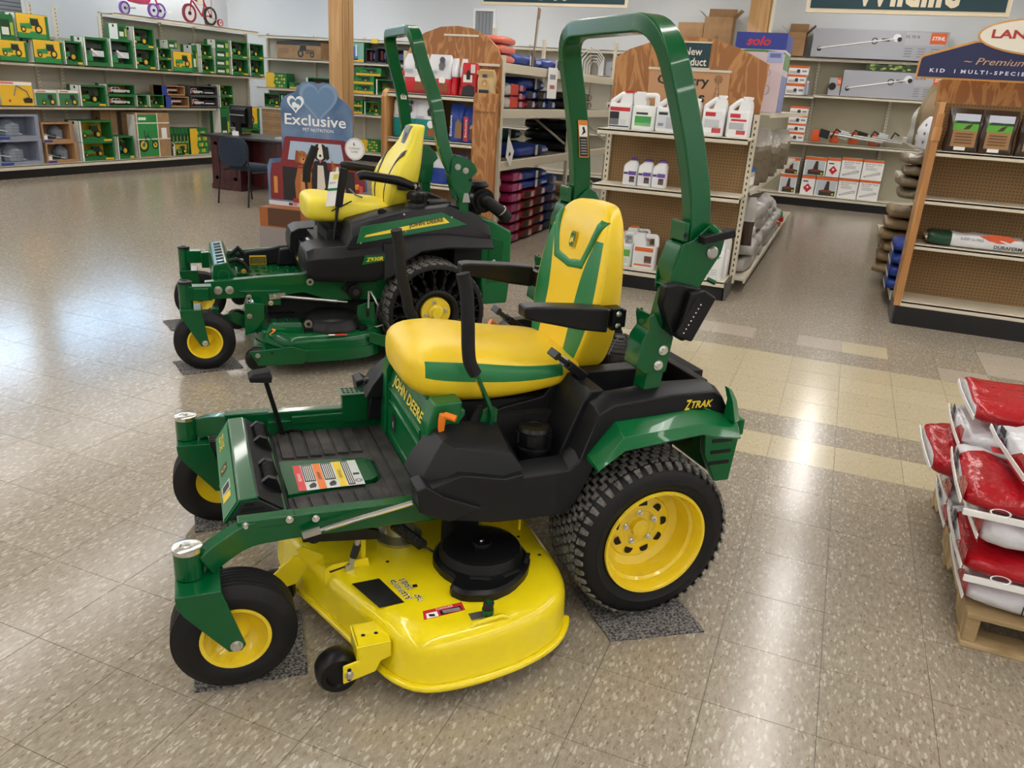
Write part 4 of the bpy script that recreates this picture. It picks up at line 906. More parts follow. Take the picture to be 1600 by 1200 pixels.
for s in (1, -1):
    caster(M2, s, 1.387, .495, 1.305, .495, .163, .135, .497, .352, BLACKS, .088, arm_half=.07)
    a = MB(); a.bb((1.25, .46, .392), (1.37, .53, .472), GREEN); a.bb((1.27, .535, .40), (1.345, .55, .465), GREEN)
    a.prism([(1.285, .375), (1.285, .474), (.90, .50), (.60, .515), (.25, .50), (.25, .34), (.60, .345), (.75, .40), (.90, .38), (1.1, .376)], 'y', .385, .435, GREEN)
    a.prism([(1.11, .42), (1.06, .40), (1.03, .36), (1.03, .33), (.88, .33), (.88, .42)], 'y', .42, .446, GREEN)
    fo = side(a, s).build('frame_rail', M2, smooth=30, bevel=.004)
    b = MB()
    for x in (1.217, 1.156): b.lathe([(0, 0), (.023, 0), (.023, .004), (.012, .007), (0, .007)], (x, .436, .426), 'y', STEEL, 20); hexbolt(b, (x, .441, .426), 'y', .008, .009)
    hexbolt(b, (.937, .447, .346), 'y', .010, .010); b.lathe([(.010, 0), (.02, 0), (.02, .006), (.010, .006)], (.72, .50, .476), 'y', STEEL, 20)
    split(side(b, s), 'bolt', fo, smooth=30)
    l = MB(); l.cyl((.88, .455, .385), (.56, .455, .345), .010, STEEL, 12); l.box((.90, .455, .388), (.09, .018, .028), STEEL, (0, .1, 0)); l.cyl((.56, .455, .345), (.50, .455, .338), .006, STEEL, 8); hexbolt(l, (.915, .464, .389), 'y', .009, .008)
    side(l, s).build('lift_rod', M2, smooth=30)
    l = MB(); l.tube([(1.065, .45, .39), (1.065, .45, .34), (1.068, .45, .31)], .004, STEEL, n=6); l.tube([(1.045, .45, .39), (1.045, .45, .32), (1.058, .45, .305)], .004, STEEL, n=6); hexbolt(l, (1.055, .45, .386), 'y', .011, .008); side(l, s).build('deck_hanger', M2, smooth=30)
    m = MB(); m.prism([(.535, .42), (.49, .455), (.44, .46), (.42, .42), (.42, .36), (.46, .345)], 'y', .40, .45, BLACKS); m.disc((.455, .46, .405), .042, 'y', .05, BLACKS, 24); m.disc((.455, .475, .405), .022, 'y', .05, INK, 16); side(m, s).build('hydraulic_unit', M2, smooth=30, bevel=.003)
# perforated front plate
t = MB(); t.prism([(1.245, .45), (1.232, .545), (1.222, .552), (1.16, .562), (1.15, .555), (1.105, .45), (1.125, .45), (1.158, .545), (1.222, .54), (1.232, .45)], 'y', -.34, .34, GREEN)
for s in (1, -1): t.prism([(1.245, .45), (1.231, .547), (1.16, .562), (1.10, .45)], 'y', s * .335, s * .345, GREEN)
to = t.build('front_panel', M2, smooth=30, bevel=.005)
for k in range(7): y = -.27 + .09 * k; MB().loft([[(1.21, y, .5553), (1.21, y + .045, .5553), (1.17, y + .045, .562), (1.17, y, .562)], [(1.21, y, .5558), (1.21, y + .045, .5558), (1.17, y + .045, .5625), (1.17, y, .5625)]], DARK).build('slot', to, smooth=0)
e = MB(); e.ring((0, 0), .026, .034, (1.18, .3455, .49), (-1, 0, 0), (0, 0, 1), GREEN2, .002); e.build('embossed_mark', to, smooth=0)
p = MB(); p.tube([(1.14, .10, .52), (1.09, .10, .53), (1.05, .10, .50), (1.02, .12, .45)], .012, BLACKS, n=10); p.tube([(1.12, -.16, .50), (1.07, -.16, .55), (1.03, -.16, .50)], .016, BLACKS, n=10); p.bb((1.03, -.02, .42), (1.10, .16, .46), GREEN); p.bb((1.05, .02, .46), (1.09, .08, .52), GREEN); p.disc((1.06, .165, .47), .014, 'y', .01, C_('b8892c')); p.build('pedal_linkage', M2, smooth=30, bevel=.003)
f = MB(); f.bb((.56, -.385, .385), (1.12, .385, .397), GREEN); fo = f.build('foot_plate', M2, smooth=0)
tb = MB()
for i in range(9):
    for j in range(6): tb.box((1.06 - .05 * i, -.28 + .11 * j + .03 * (i % 2), .4), (.03, .012, .008), GREEN, (0, 0, .5 if (i + j) % 2 else -.5), (.7, .7))
tb.build('grip_bumps', fo, smooth=0)
w = MB(); w.prism([(1.08, .40), (1.07, .478), (.86, .505), (.80, .52), (.60, .53), (.60, .40)], 'y', -.39, -.355, BLACK); w.prism([(.82, .40), (.80, .51), (.60, .53), (.58, .40)], 'y', -.36, -.30, BLACK); wo = w.build('side_wall', M2, smooth=30, bevel=.012, seg=3)
wl = MB(); o_, R_, U_ = Vector((.99, -.3545, .40)), Vector((-1, 0, 0)), Vector((0, 0, 1)); wl.rect(0, 0, .105, .06, o_, R_, U_, DECALY, .001); wl.rect(.004, .004, .101, .05, o_, R_, U_, INK, .0016)
for k in range(5): wl.rect(.01, .009 + .008 * k, .095, .011 + .008 * k, o_, R_, U_, C_('d8c24a'), .0022)
wl.build('yellow_label', wo, smooth=0)
# black bodywork
for s in (1, -1):
    B = MB()
    sec = lambda x, zt, zb, yo: [(x, .20, zb), (x, yo - .02, zb), (x, yo, zb + (zt - zb) * .2), (x, yo, zb + (zt - zb) * .72), (x, yo - .05, zt), (x, .20, zt)]
    B.loft([sec(.745, .60, .53, .46), sec(.735, .64, .495, .50), (sec(.69, .662, .478, .52)), sec(.54, .675, .47, .53), sec(.35, .70, .47, .535), sec(.22, .70, .52, .54)], BLACK)
    # wheel arch as a swept panel
    ar = [(.30, .475), (.25, .50), (.17, .59), (.077, .645), (-.08, .665), (-.38, .66)]; tp = [(.30, .70), (.24, .70), (.17, .73), (.08, .745), (-.08, .75), (-.375, .72)]
    B.loft([[(a_[0], .25, a_[1] + .02), (a_[0], .545, a_[1]), (a_[0], .56, a_[1] + .01), (b_[0], .535, b_[1] - .03), (b_[0], .51, b_[1]), (b_[0], .25, b_[1])] for a_, b_ in zip(ar, tp)], BLACK)
    # upper body
    us = [(.505, .66, .70), (.475, .66, .80), (.40, .66, .822), (.13, .66, .888), (-.12, .66, .915), (-.28, .66, .86), (-.375, .66, .80)]
    B.loft([[(x, .22, zb), (x, .505, zb), (x, .50, zb + (zt - zb) * .55), (x, .455, zt - .012), (x, .43, zt), (x, .22, zt)] for x, zb, zt in us], BLACK)
    B.lathe([(.075, 0), (.06, .03), (0, .03)], (.06, .36, .885), 'z', BLACK, 24); B.bb((-.14, .29, .88), (.0, .40, .925), BLACK)
    bo2 = side(B, s).build('fender', M2, smooth=28, bevel=.008, seg=2)
    G = MB(); gp = [(.455, .695), (.425, .79), (-.06, .872), (-.215, .803)]
    yat = lambda z, x=0: .509 - max(0, z - .745) * .235
    G.add([(x, yat(z), z) for x, z in gp] + [(x, yat(z) + .006, z) for x, z in gp], [(0, 1, 2, 3), (7, 6, 5, 4), (0, 4, 5, 1), (1, 5, 6, 2), (2, 6, 7, 3), (3, 7, 4, 0)], GREEN2); go = side(G, s).build('side_panel', bo2, smooth=0, bevel=.002)
    D = MB(); wp_ = [(.411, .732), (-.105, .815), (-.069, .845), (.40, .746)]; D.add([(x, yat(z) + .0072, z) for x, z in wp_], [(0, 1, 2, 3)], DECALY)
    o_ = Vector((.04, yat(.812) + .009, .812)); 
    if s > 0: D.text('JOHN DEERE', 0, 0, .215, .03, o_, Vector((-1, -.0388, .165)).normalized(), Vector((.155, -.235, 1)).normalized(), INK, .003, .02)
    for x, z in ((.43, .70), (.17, .86), (.165, .765), (-.12, .845)): D.lathe([(0, .003), (.006, .003), (.006, -.004)], (x, yat(z) + .005, z), 'y', STEEL, 10)
    side(D, s).build('maker_lettering', go, smooth=0)
    if s > 0:
        E_ = MB(); E_.add([(.43, .5445, .578), (.41, .5445, .635), (.295, .5445, .635), (.30, .5445, .60)], [(0, 1, 2, 3)], GREEN2); E_.text('Z930R', 0, 0, .10, .024, (.355, .545, .612), Vector((-1, 0, .08)).normalized(), (0, 0, 1), DECALY, .002, .02, .2); E_.build('model_badge', bo2, smooth=0)
        for z in (.50, .65): pass
    k = MB(); k.lathe([(0, -.03), (.04, -.03), (.042, -.012), (.058, -.008), (.06, .022), (.05, .034), (0, .036)], (.06, .36, .94), 'z', BLACKS, 28)
    for i in range(6): a = i * math.pi / 3; k.box((.06 + .058 * math.cos(a), .36 + .058 * math.sin(a), .945), (.012, .022, .03), BLACKS, (0, 0, a))
    side(k, s).build('fuel_cap', bo2, smooth=35)
kk = MB(); kk.lathe([(.05, -.03), (.045, .0), (.02, .01), (.02, .03), (.012, .04), (0, .04)], (.275, .36, .835), 'z', BLACKS, 20); kk.bb((.25, .345, .85), (.30, .375, .87), BLACKS); kk.build('selector_knob', M2, smooth=35)
ub = MB(); ub.bb((-.36, -.24, .30), (.58, .24, .72), DARK); ub.bb((.50, -.2, .60), (.64, .2, .66), BLACKS); ub.bb((.17, -.19, .70), (.55, .19, .79), DARK); ub.build('seat_base', M2, smooth=0)
ub = MB(); ub.bb((.56, -.25, .48), (.70, .32, .60), BLACKS); ub.prism([(.70, .40), (.72, .48), (.66, .62), (.60, .62), (.60, .40)], 'y', -.36, .20, BLACKS); uo = ub.build('control_panel', M2, smooth=0, bevel=.005)
u = MB(); u.text('QUIK-TUNE', 0, 0, .14, .02, (.713, .02, .50), (0, 1, 0), (-.3, 0, 1), DECALY, .012); u.bb((.62, .12, .60), (.64, .14, .74), STEEL); u.bb((.63, .2, .60), (.65, .24, .64), STEEL); u.cyl((.655, -.05, .62), (.655, .05, .62), .012, STEEL, 10); u.build('linkage', uo, smooth=0)
# seat
st = [(.69, .17, .79, .885), (.675, .22, .768, .915), (.62, .24, .757, .93), (.54, .24, .757, .92), (.44, .245, .757, .905), (.34, .24, .77, .895), (.25, .23, .785, .89), (.16, .21, .80, .88), (.10, .17, .815, .87)]
so = seat_loft(st, SEATP, None, n=24, ex=3.6).build('seat_cushion', M2, smooth=60); sd = so.modifiers.new('soft', 'SUBSURF'); sd.levels = sd.render_levels = 1
pm = MB(); pm.tube([(.36, y, .905 + .012 * abs(y) / .2) for y in (-.2, -.1, 0, .1, .2)], .005, INK, n=6); pm.tube([(.55 - .12 * i / 5, .244, .84 + .012 * i) for i in range(6)], .004, INK, n=6); pm.build('piping', so, smooth=40)
BT2 = [(.83, .19, .185, .05), (.89, .245, .205, .045), (.98, .272, .20, .035), (1.06, .272, .17, .02), (1.14, .245, .125, .0), (1.21, .185, .068, -.015), (1.28, .14, .04, -.03), (1.325, .115, .025, -.04), (1.345, .09, .0, -.045)]
bk = MB(); rings = []
def bx2(y, z):
    hw, xf, xb = lerp_tab(BT2, z); u_ = min(1, abs(y) / hw); return xf + .03 * u_ ** 2 * (1 if z < 1.2 else .3) - .035 * max(0, u_ - .8) / .2
for z, hw, xf, xb in BT2: rings.append([(bx2(t_ * hw, z), t_ * hw, z) for t_ in (-1, -.93, -.8, -.55, -.3, 0, .3, .55, .8, .93, 1)] + [(xb + (.02 if abs(t_) > .95 else -.03 * (1 - abs(t_) ** 3)), t_ * hw * .97, z) for t_ in (1.01, .9, .5, 0, -.5, -.9, -1.01)])
bk.loft(rings, SEATP); bo = bk.build('seat_back', M2, smooth=60); sm = bo.modifiers.new('soft', 'SUBSURF'); sm.levels = sm.render_levels = 1
def band2(name, m, A_, B_, n=12):
    q = MB(); vs = []
    for i in range(n + 1):
        t_ = i / n * (len(A_) - 1); k_ = min(int(t_), len(A_) - 2); e_ = t_ - k_
        a_ = [A_[k_][j] + (A_[k_ + 1][j] - A_[k_][j]) * e_ for j in (0, 1)]; b_ = [B_[k_][j] + (B_[k_ + 1][j] - B_[k_][j]) * e_ for j in (0, 1)]
        for j in range(4): y = a_[0] + (b_[0] - a_[0]) * j / 3; z = a_[1] + (b_[1] - a_[1]) * j / 3; vs.append((bx2(y, z) + .003, y, z))
    q.add(vs, [(i * 4 + j, i * 4 + j + 1, i * 4 + j + 5, i * 4 + j + 4) for i in range(n) for j in range(3)], m); o = q.build(name, bo, smooth=60); sd = o.modifiers.new('thickness', 'SOLIDIFY'); sd.thickness = .004; return o
GREYV = mat('grey_vinyl', '707276', 0.5)
for s in (1, -1): band2('dark_stripe', C_('33343a'), [(s * .12, .87), (s * .125, 1.0), (s * .14, 1.1), (s * .17, 1.18), (s * .172, 1.2)], [(s * .135, .87), (s * .14, 1.0), (s * .165, 1.1), (s * .20, 1.17), (s * .195, 1.18)])
band2('grey_headrest_panel', GREYV, [(-.035, 1.20), (-.06, 1.28), (-.075, 1.335)], [(.035, 1.20), (.06, 1.28), (.075, 1.335)])['label'] = 'grey headrest panel'
em = MB(); em.poly(rrect(.035, .05, .012), (bx2(0, 1.27) + .006, 0, 1.27), (0, 1, 0), (-.3, 0, 1), C_('3c3d40'), .001); em.ring((0, .008), .005, .009, (bx2(0, 1.27) + .007, 0, 1.27), (0, 1, 0), (-.3, 0, 1), C_('9a9b9e'), .001, 12); em.ring((0, -.01), .004, .008, (bx2(0, 1.27) + .007, 0, 1.27), (0, 1, 0), (-.3, 0, 1), C_('9a9b9e'), .001, 12); em.build('seat_emblem', bo, smooth=0)
for s in (1, -1):
    a = MB(); a.tube(fillet([(.40, .285, 1.045), (.37, .285, 1.058), (.16, .285, 1.03), (.06, .285, .995)], .03), [.022] + [.028] * 12 + [.024] * 3, BLACKS, n=14); a.bb((.035, .25, .975), (.16, .30, 1.02), BLACKS); hexbolt(a, (.06, .30, 1.0), 'y', .010, .008, STEEL); side(a, s).build('armrest', M2, smooth=40)
for s in (1, -1):
    dx, dz = (0, 0) if s > 0 else (.12, .08)
    l = MB(); l.tube([(.545, .25, .64), (.535, .25, .70), (.515 + dx * .9, .25, .86 + dz * .4), (.51 + dx, .25, .92 + dz)], .009, INK, n=8); lo = side(l, s).build('control_lever', M2, smooth=35)
    g = MB(); g.tube([(.512 + dx * .95, .25, .87 + dz), (.50 + dx, .25, .96 + dz), (.475 + dx * .75, .25, 1.09 + dz)], 1, FOAM, sec=[(-.024, -.024), (.024, -.024), (.024, .024), (-.024, .024)] if s > 0 else rrect(.05, .05, .02, 3), up=(0, 1, 0)); side(g, s).build('foam_grip', lo, smooth=40, bevel=.006 if s > 0 else 0)
ht = MB(); o_ = Vector((.565, .285, .875)); R_, U_ = Vector((-.35, .15, .05)).normalized(), Vector((-.14, .0, 1)).normalized()
ht.rect(-.025, 0, .03, .20, o_, R_, U_, WHITE, 0); ht.rect(-.025, .09, .03, .105, o_, R_, U_, C_('1c7f4a'), .001); ht.rect(.0, .155, .026, .185, o_, R_, U_, C_('d8d040'), .001); ht.text('NEW', .0, .135, .035, .012, o_, R_, U_, INK, .001); ht.build('hang_tag', M2, smooth=0)['label'] = 'white paper price tag'
ok = MB(); ok.lathe([(0, 0), (.012, 0), (.016, .02), (.012, .03), (0, .032)], (.29, -.30, .90), 'z', ORANGE, 14); ok.build('choke_knob', M2, smooth=40)['label'] = 'orange knob'
# roll bar
for s in (1, -1):
    l = MB(); l.tube([(-.21, .42, .70), (-.205, .42, .90), (-.19, .42, 1.10)], 1, GREEN, sec=[(-.03, -.036), (.03, -.036), (.03, .036), (-.03, .036)], up=(0, 1, 0)); lo = side(l, s).build('roll_bar_post', M2, smooth=30, bevel=.004)
    pl = [(-.112, 1.09), (-.118, 1.17), (-.15, 1.20), (-.21, 1.19), (-.262, 1.15), (-.28, 1.11), (-.25, 1.08), (-.245, 1.02), (-.225, .95), (-.175, .94), (-.14, 1.0)]
    j = MB()
    for y in (.372, .455): j.prism(pl, 'y', y, y + .008, GREEN)
    j.prism([(-.12, 1.09), (-.105, 1.09), (-.15, .94), (-.165, .94)], 'y', .372, .46, GREEN); jo = side(j, s).build('hinge_bracket', M2, smooth=30, bevel=.003)
    b = MB()
    for x, z in ((-.155, 1.135), (-.205, 1.115)): hexbolt(b, (x, .463, z), 'y', .012, .012, STEEL)
    b.disc((-.235, .464, 1.06), .010, 'y', .003, DARK); b.prism([(-.24, .93), (-.19, .93), (-.2, .985), (-.225, .985)], 'y', .463, .467, STEEL); split(side(b, s), 'pivot_bolt', jo, smooth=30)
path = [(-.175, .42, 1.05), (-.075, .42, 1.22), (-.03, .39, 1.50), (.045, .34, 1.70), (.085, .31, 1.865), (.085, -.31, 1.865), (.045, -.34, 1.70), (-.03, -.39, 1.50), (-.075, -.42, 1.22), (-.175, -.42, 1.05)]
ho2 = hoop(path, .09, 'roll_bar_hoop', M2, .036, .027)
sk = MB()
o_, R_, U_ = Vector((-.058, .4, 1.33)), Vector((-1, 0, 0)), Vector((.15, 0, 1)).normalized()
o_ = Vector((-.058, .4365, 1.29)); U_ = Vector((.16, -.10, 1)).normalized(); sk.rect(-.024, -.055, .024, .09, o_, R_, U_, C_('d6c63a'), .001); sk.rect(-.021, .02, .021, .086, o_, R_, U_, WHITE, .0016); sk.circ((0, .055), .014, o_, R_, U_, INK, .002); sk.rect(-.021, -.05, .021, .014, o_, R_, U_, INK, .0016)
o_ = Vector((-.035, -.365, 1.46)); U_ = Vector((.17, .12, 1)).normalized(); sk.rect(-.02, .02, .02, .17, o_, R_, U_, C_('d9dcdc'), .001); sk.rect(-.012, .03, -.004, .16, o_, R_, U_, C_('7d8084'), .0016); sk.rect(.002, .03, .01, .16, o_, R_, U_, C_('7d8084'), .0016)
o_ = Vector((-.058, -.385, 1.34)); sk.rect(-.02, -.06, .02, .07, o_, R_, U_, C_('d88a3c'), .001); sk.rect(-.017, -.055, .017, .01, o_, R_, U_, INK, .0016); sk.rect(-.017, .014, .017, .06, o_, R_, U_, WHITE, .0016); sk.build('warning_sticker', ho2, smooth=0)
# rear cowl, engine and air cleaner
cw = MB(); cw.prism([(-.36, .60), (-.36, .82), (-.44, .80), (-.575, .73), (-.585, .45), (-.57, .26), (-.40, .255), (-.38, .40)], 'y', -.33, .33, GREEN2); cwo = cw.build('rear_cowl', M2, smooth=30, bevel=.015, seg=3)
ln = MB(); ln.prism([(-.42, .40), (-.52, .40), (-.52, .67), (-.42, .70)], 'y', .33, .334, GREEN); ln.build('cowl_panel', cwo, smooth=0, bevel=.004)
en = MB(); en.bb((-.36, -.22, .36), (.10, .22, .80), DARK); en.bb((-.36, .22, .50), (-.18, .38, .66), DARK); en.bb((-.30, -.22, .80), (.0, .22, .86), BLACKS); en.build('engine', M2, smooth=0)
ac = MB(); ac.lathe([(0, 0), (.06, 0), (.06, .03), (.045, .045), (.045, .06)], (-.385, .12, .86), 'z', BLACKS, 24); ac.lathe([(.085, .0), (.09, .012), (.07, .035), (0, .04)], (-.385, .12, .985), 'z', BLACKS, 28); ac.lathe([(.05, -.05), (.05, .13)], (-.385, .12, .86), 'z', BLACKS, 20)
ac.cyl((-.40, -.05, .91), (-.42, .20, .905), .078, BLACKS, 28); ac.cyl((-.42, .20, .905), (-.423, .23, .904), .06, BLACKS, 24); ac.tube(fillet([(-.423, .22, .904), (-.43, .26, .90), (-.50, .25, .86), (-.58, .22, .80)], .05), .04, RUBBER, n=16); ac.tube([(-.52, .243, .85), (-.525, .242, .845)], .043, STEEL, n=20); ac.build('air_cleaner', M2, smooth=40)
tg = MB(); tg.quad((-.37, .40, .50), (-.33, .45, .52), (-.42, .45, .58), (-.45, .40, .56), C_('c9cdd0')); tg.build('wire_tag', M2, smooth=0)
# green deck
out2 = [(1.08, .10), (1.06, .45), (1.0, .60), (.90, .73), (.80, .76), (.50, .755), (.38, .70), (.30, .60), (.25, .40), (.25, -.40), (.30, -.60), (.45, -.74), (.85, -.74), (1.0, -.60), (1.08, -.20)]
op2 = even(out2, .035)
def ins2(d):
    r = inset(op2, d)
    return r if (max(p[0] for p in r) < max(p[0] for p in op2)) == (d > 0) else inset(op2, -d)
dk = MB(); dk.loft([[(x, y, z) for x, y in ins2(d)] for d, z in ((.012, .075), (.012, .14), (.022, .145), (.024, .185), (.034, .205), (.06, .218), (.10, .221))], GREEN, cap=(False, True)); dko = dk.build('mower_deck', M2, smooth=45)
b = MB(); b.prism([(1.09, .165), (1.045, .08), (.80, .075), (.78, .15), (.86, .18), (.98, .17)], 'y', .765, .775, GREEN); b.bb((.79, .66, .14), (.86, .77, .152), GREEN); b.bb((1.0, .66, .15), (1.02, .77, .165), GREEN); bo_ = b.build('wheel_bracket', dko, smooth=30, bevel=.004)
h = MB(); hexbolt(h, (1.045, .775, .14), 'y', .009, .010, STEEL); h.lathe([(0, .0105), (.008, .0105)], (.97, .765, .15), 'y', DARK, 10); h.lathe([(0, .0105), (.005, .0105)], (1.045, .765, .11), 'y', DARK, 10); split(h, 'bolt', bo_, smooth=0)
b = MB(); b.prism([(.42, .16), (.42, .225), (.30, .19), (.24, .16), (.24, .10), (.28, .10), (.34, .13)], 'y', .70, .71, GREEN); bo_ = b.build('wheel_bracket', dko, smooth=30, bevel=.004); h = MB(); hexbolt(h, (.262, .71, .135), 'y', .009, .010, STEEL); split(h, 'bolt', bo_, smooth=0)
for x, y in ((1.045, .72), (.265, .66), (1.10, -.1), (1.045, -.70)): MB().lathe([(0, -.035), (.05, -.035), (.062, -.024), (.064, 0), (.062, .024), (.05, .035), (0, .035)], (x, y, .105), 'y', BLACKS, 32).build('gauge_wheel', dko, smooth=45)
b = MB(); b.prism([(1.09, .18), (1.085, .37), (1.03, .37), (.98, .36), (.98, .28), (1.02, .22)], 'y', .52, .53, GREEN); b.prism([(1.085, .30), (1.06, .36), (1.02, .33), (.98, .2), (1.06, .16)], 'y', .43, .44, GREEN); b.prism([(1.22, .27), (1.10, .20), (1.02, .15), (1.02, .22), (1.12, .29)], 'y', .40, .41, GREEN); b.prism([(.47, .21), (.46, .34), (.40, .36), (.36, .36), (.35, .21)], 'y', .55, .56, GREEN); b.bb((1.22, .40, .26), (1.26, .47, .33), GREEN); bo_ = split(b, 'hanger_bracket', dko, smooth=30, bevel=.004)
h = MB(); hexbolt(h, (1.062, .53, .295), 'y', .010, .01, STEEL); h.prism([(.41, .27), (.39, .27), (.39, .32), (.41, .32)], 'y', .5602, .5606, DARK); h.cyl((.40, .575, .33), (.395, .57, .43), .006, STEEL, 8); h.quad((1.262, .40, .27), (1.262, .47, .27), (1.262, .47, .325), (1.262, .40, .325), C_('d8cfc0')); split(h, 'bolt', bo_, smooth=0)
# slanted chute plate with its lettering
b = MB(); pq = [(1.0, .60, .175), (.955, .52, .245), (.855, .58, .222), (.895, .70, .15)]; b.add(pq + [(x, y, z - .012) for x, y, z in pq], [(0, 1, 2, 3), (7, 6, 5, 4), (0, 4, 5, 1), (1, 5, 6, 2), (2, 6, 7, 3), (3, 7, 4, 0)], GREEN); b.loft([[(.95, .38, .21), (.95, .52, .21), (.76, .55, .21), (.76, .40, .21)], [(.93, .40, .245), (.94, .51, .245), (.78, .53, .245), (.78, .42, .245)]], GREEN); bo_ = b.build('chute_plate', dko, smooth=0, bevel=.003)
D = MB(); o_ = Vector((.945, .618, .19)); R_ = (Vector(pq[3]) - Vector(pq[0])).normalized(); U_ = (Vector(pq[1]) - Vector(pq[0])).normalized()
D.text('7', -.015, .028, .03, .05, o_, R_, U_, ORANGE, .003, .06, .2); D.text('IRON', .042, .022, .06, .022, o_, R_, U_, DECALY, .003, .03, .2); D.text('PRO', .045, -.008, .035, .012, o_, R_, U_, DECALY, .003, .0, .2); D.build('deck_lettering', bo_, smooth=0)
D = MB()
for i in range(7):
    for j in range(4): D.box((.90 - .02 * i, .43 + .022 * j, .2455), (.009, .013, .003), DARK, (0, 0, .4))
split(D, 'grip_slots', bo_, smooth=0)
cv = MB(); cv.lathe([(.175, .221), (.172, .24), (.155, .258), (.15, .285), (.13, .297), (.06, .300), (0, .300)], (.605, .53, 0), 'z', BLACKS, 48); cv.bb((.42, .60, .222), (.47, .66, .24), BLACKS); cv.bb((.73, .60, .222), (.78, .65, .245), BLACKS); cv.lathe([(.012, 0), (.022, 0), (.022, .02), (.012, .02)], (.752, .61, .262), 'y', STEEL, 16); cv.bb((.80, .30, .222), (.95, .42, .27), BLACKS); cvo = cv.build('belt_cover', dko, smooth=35)
D = MB(); D.quad((.66, .715, .2225), (.55, .715, .2225), (.55, .735, .2205), (.66, .735, .2205), C_('b9402f')); D.quad((.655, .717, .223), (.62, .717, .223), (.62, .733, .2215), (.655, .733, .2215), WHITE); D.quad((.37, .60, .2225), (.31, .56, .2225), (.305, .575, .2225), (.36, .62, .2225), C_('b9b0a0')); split(D, 'deck_decal', dko, gap=.012, smooth=0)
b = MB(); b.bb((.30, .30, .20), (.95, .37, .42), DARK); b.tube([(.34, .50, .23), (.33, .52, .33), (.36, .46, .40)], .007, STEEL, n=8); b.tube([(.30, .45, .30), (.25, .48, .22), (.22, .52, .30)], .006, INK, n=6); b.build('belt_drive', M2, smooth=0)
# ---------------------------------------------------------------- store fixtures
SHELF = mat('cream_enamel_shelf', 'd8d0bd', 0.4); SHELFB = mat('grey_beige_back_panel', 'b5b0a2', 0.6); KICK = mat('black_kick_plate', '141417', 0.35)
PEG = pegboard('brown_pegboard', '96764c', .0254, .0042, '2e2115'); PEGL = pegboard('cream_pegboard', 'b9b39d', .0254, .0035, '6e6a5c')
PLY = wood('plywood_grain', '9c6535', 'bd8850', (2.6, 2.6, .7), 2.2, 0.45, 4.5, 8.0); OAK = wood('oak_grain', 'b27c45', 'cc9960', (5, 5, .35), 2.2, 0.4, 3.0); PINE = wood('pine_grain', 'b98e5a', 'c9a06c', (5, 5, .25), 1.6, 0.5, 3.0)
PALW = wood('pallet_wood', 'a58b63', 'c2a87e', (.6, 3, 3), 3, 0.8, 3.0); CARD = vary(mat('corrugated_card', 'a07d59', 0.85), 6, '9a7753', 'a98560')
UPR = mat('cream_upright', 'd3cbb6', 0.45)
def upright(x, y, z0, z1, parent, w=.035, d=.05, slots=True):
    u = MB(); u.bb((x - w / 2, y - d / 2, z0), (x + w / 2, y + d / 2, z1), UPR); o = u.build('upright', parent, smooth=0)
    if slots:
        s = MB(); z = z0 + .05
        while z < z1 - .04:
            s.bb((x - .005, y - d / 2 - .001, z), (x + .005, y - d / 2, z + .022), DARK); z += .05
        stuff(s.build('slots', o, smooth=0, fix=False))
    return o
def shelf_board(parent, w, y0, y1, z, lip=.045, m=None, x0=0.0, t=.02):
    s = MB(); m = m or SHELF; s.bb((x0, y0, z - t), (x0 + w, y1, z), m); s.bb((x0, y0, z - lip), (x0 + w, y0 + .018, z + .001), m)
    return s.build('shelf', parent, smooth=0, bevel=.004)
def bay(label, loc, rz, w, d, zs, top, back, group=None, name='shelving_bay', up=True, depths=None, kick=True, toprail=None, backz0=.1, ups=(0,), panel_top=None):
    t = thing(name, label, 'shelving', loc, rz, group)
    if back is not None: MB().bb((.004, d - .03, backz0), (w - .004, d, panel_top or top), back).build('back_panel', t, smooth=0)
    if kick: MB().bb((0, .01, 0), (w, d, .125), KICK).build('kick_plate', t, smooth=0)
    for k, z in enumerate(zs): shelf_board(t, w, (depths[k] if depths else (0 if k == 0 else .08)), d - .03, z, .05 if k else .06)
    if toprail:
        shelf_board(t, w, d - .35, d - .03, toprail, .06)
    for u_ in ups: upright(.0175 + u_ * (w - .035), d - .06, .1, top, t)
    return t
LX = -10.77
cols = [5.40, 6.62, 7.84, 9.06, 10.30, 11.52, 12.32]
ordn = ['nearest', 'second', 'third', 'fourth', 'fifth', 'sixth']
for k in range(len(cols)):
    y0 = cols[k]; w_ = (cols[k + 1] - y0) if k < 6 else 1.43
    zs = [.175, .975, 1.555] if k < 6 else [.175, 1.555]
    lab = ['cream toy shelving bay out of sight beside the near end of the wall', 'cream toy shelving bay at the near end of the left wall', 'cream shelving bay holding the grey grain bin toy boxes', 'cream shelving bay holding the white harvester header boxes', 'cream shelving bay under the small pink tricycle', 'cream shelving bay under the small red bicycle', 'cream shelving bay beside the desk, with no middle shelf'][k]
    if k == 0: continue
    bay(lab, (LX, y0, 0), math.pi / 2, w_, .56, zs, 2.36, SHELFB, 'toy shelving bays on the left', toprail=2.36 if k >= 4 else None, panel_top=2.30 if k >= 4 else 1.93, ups=(0, .34) if k == 3 else ((0, 1) if k == 6 else (0,)))
bx0 = [-12.3, -11.06, -9.82, -8.58, -7.34, -6.1, -4.86, -3.62]
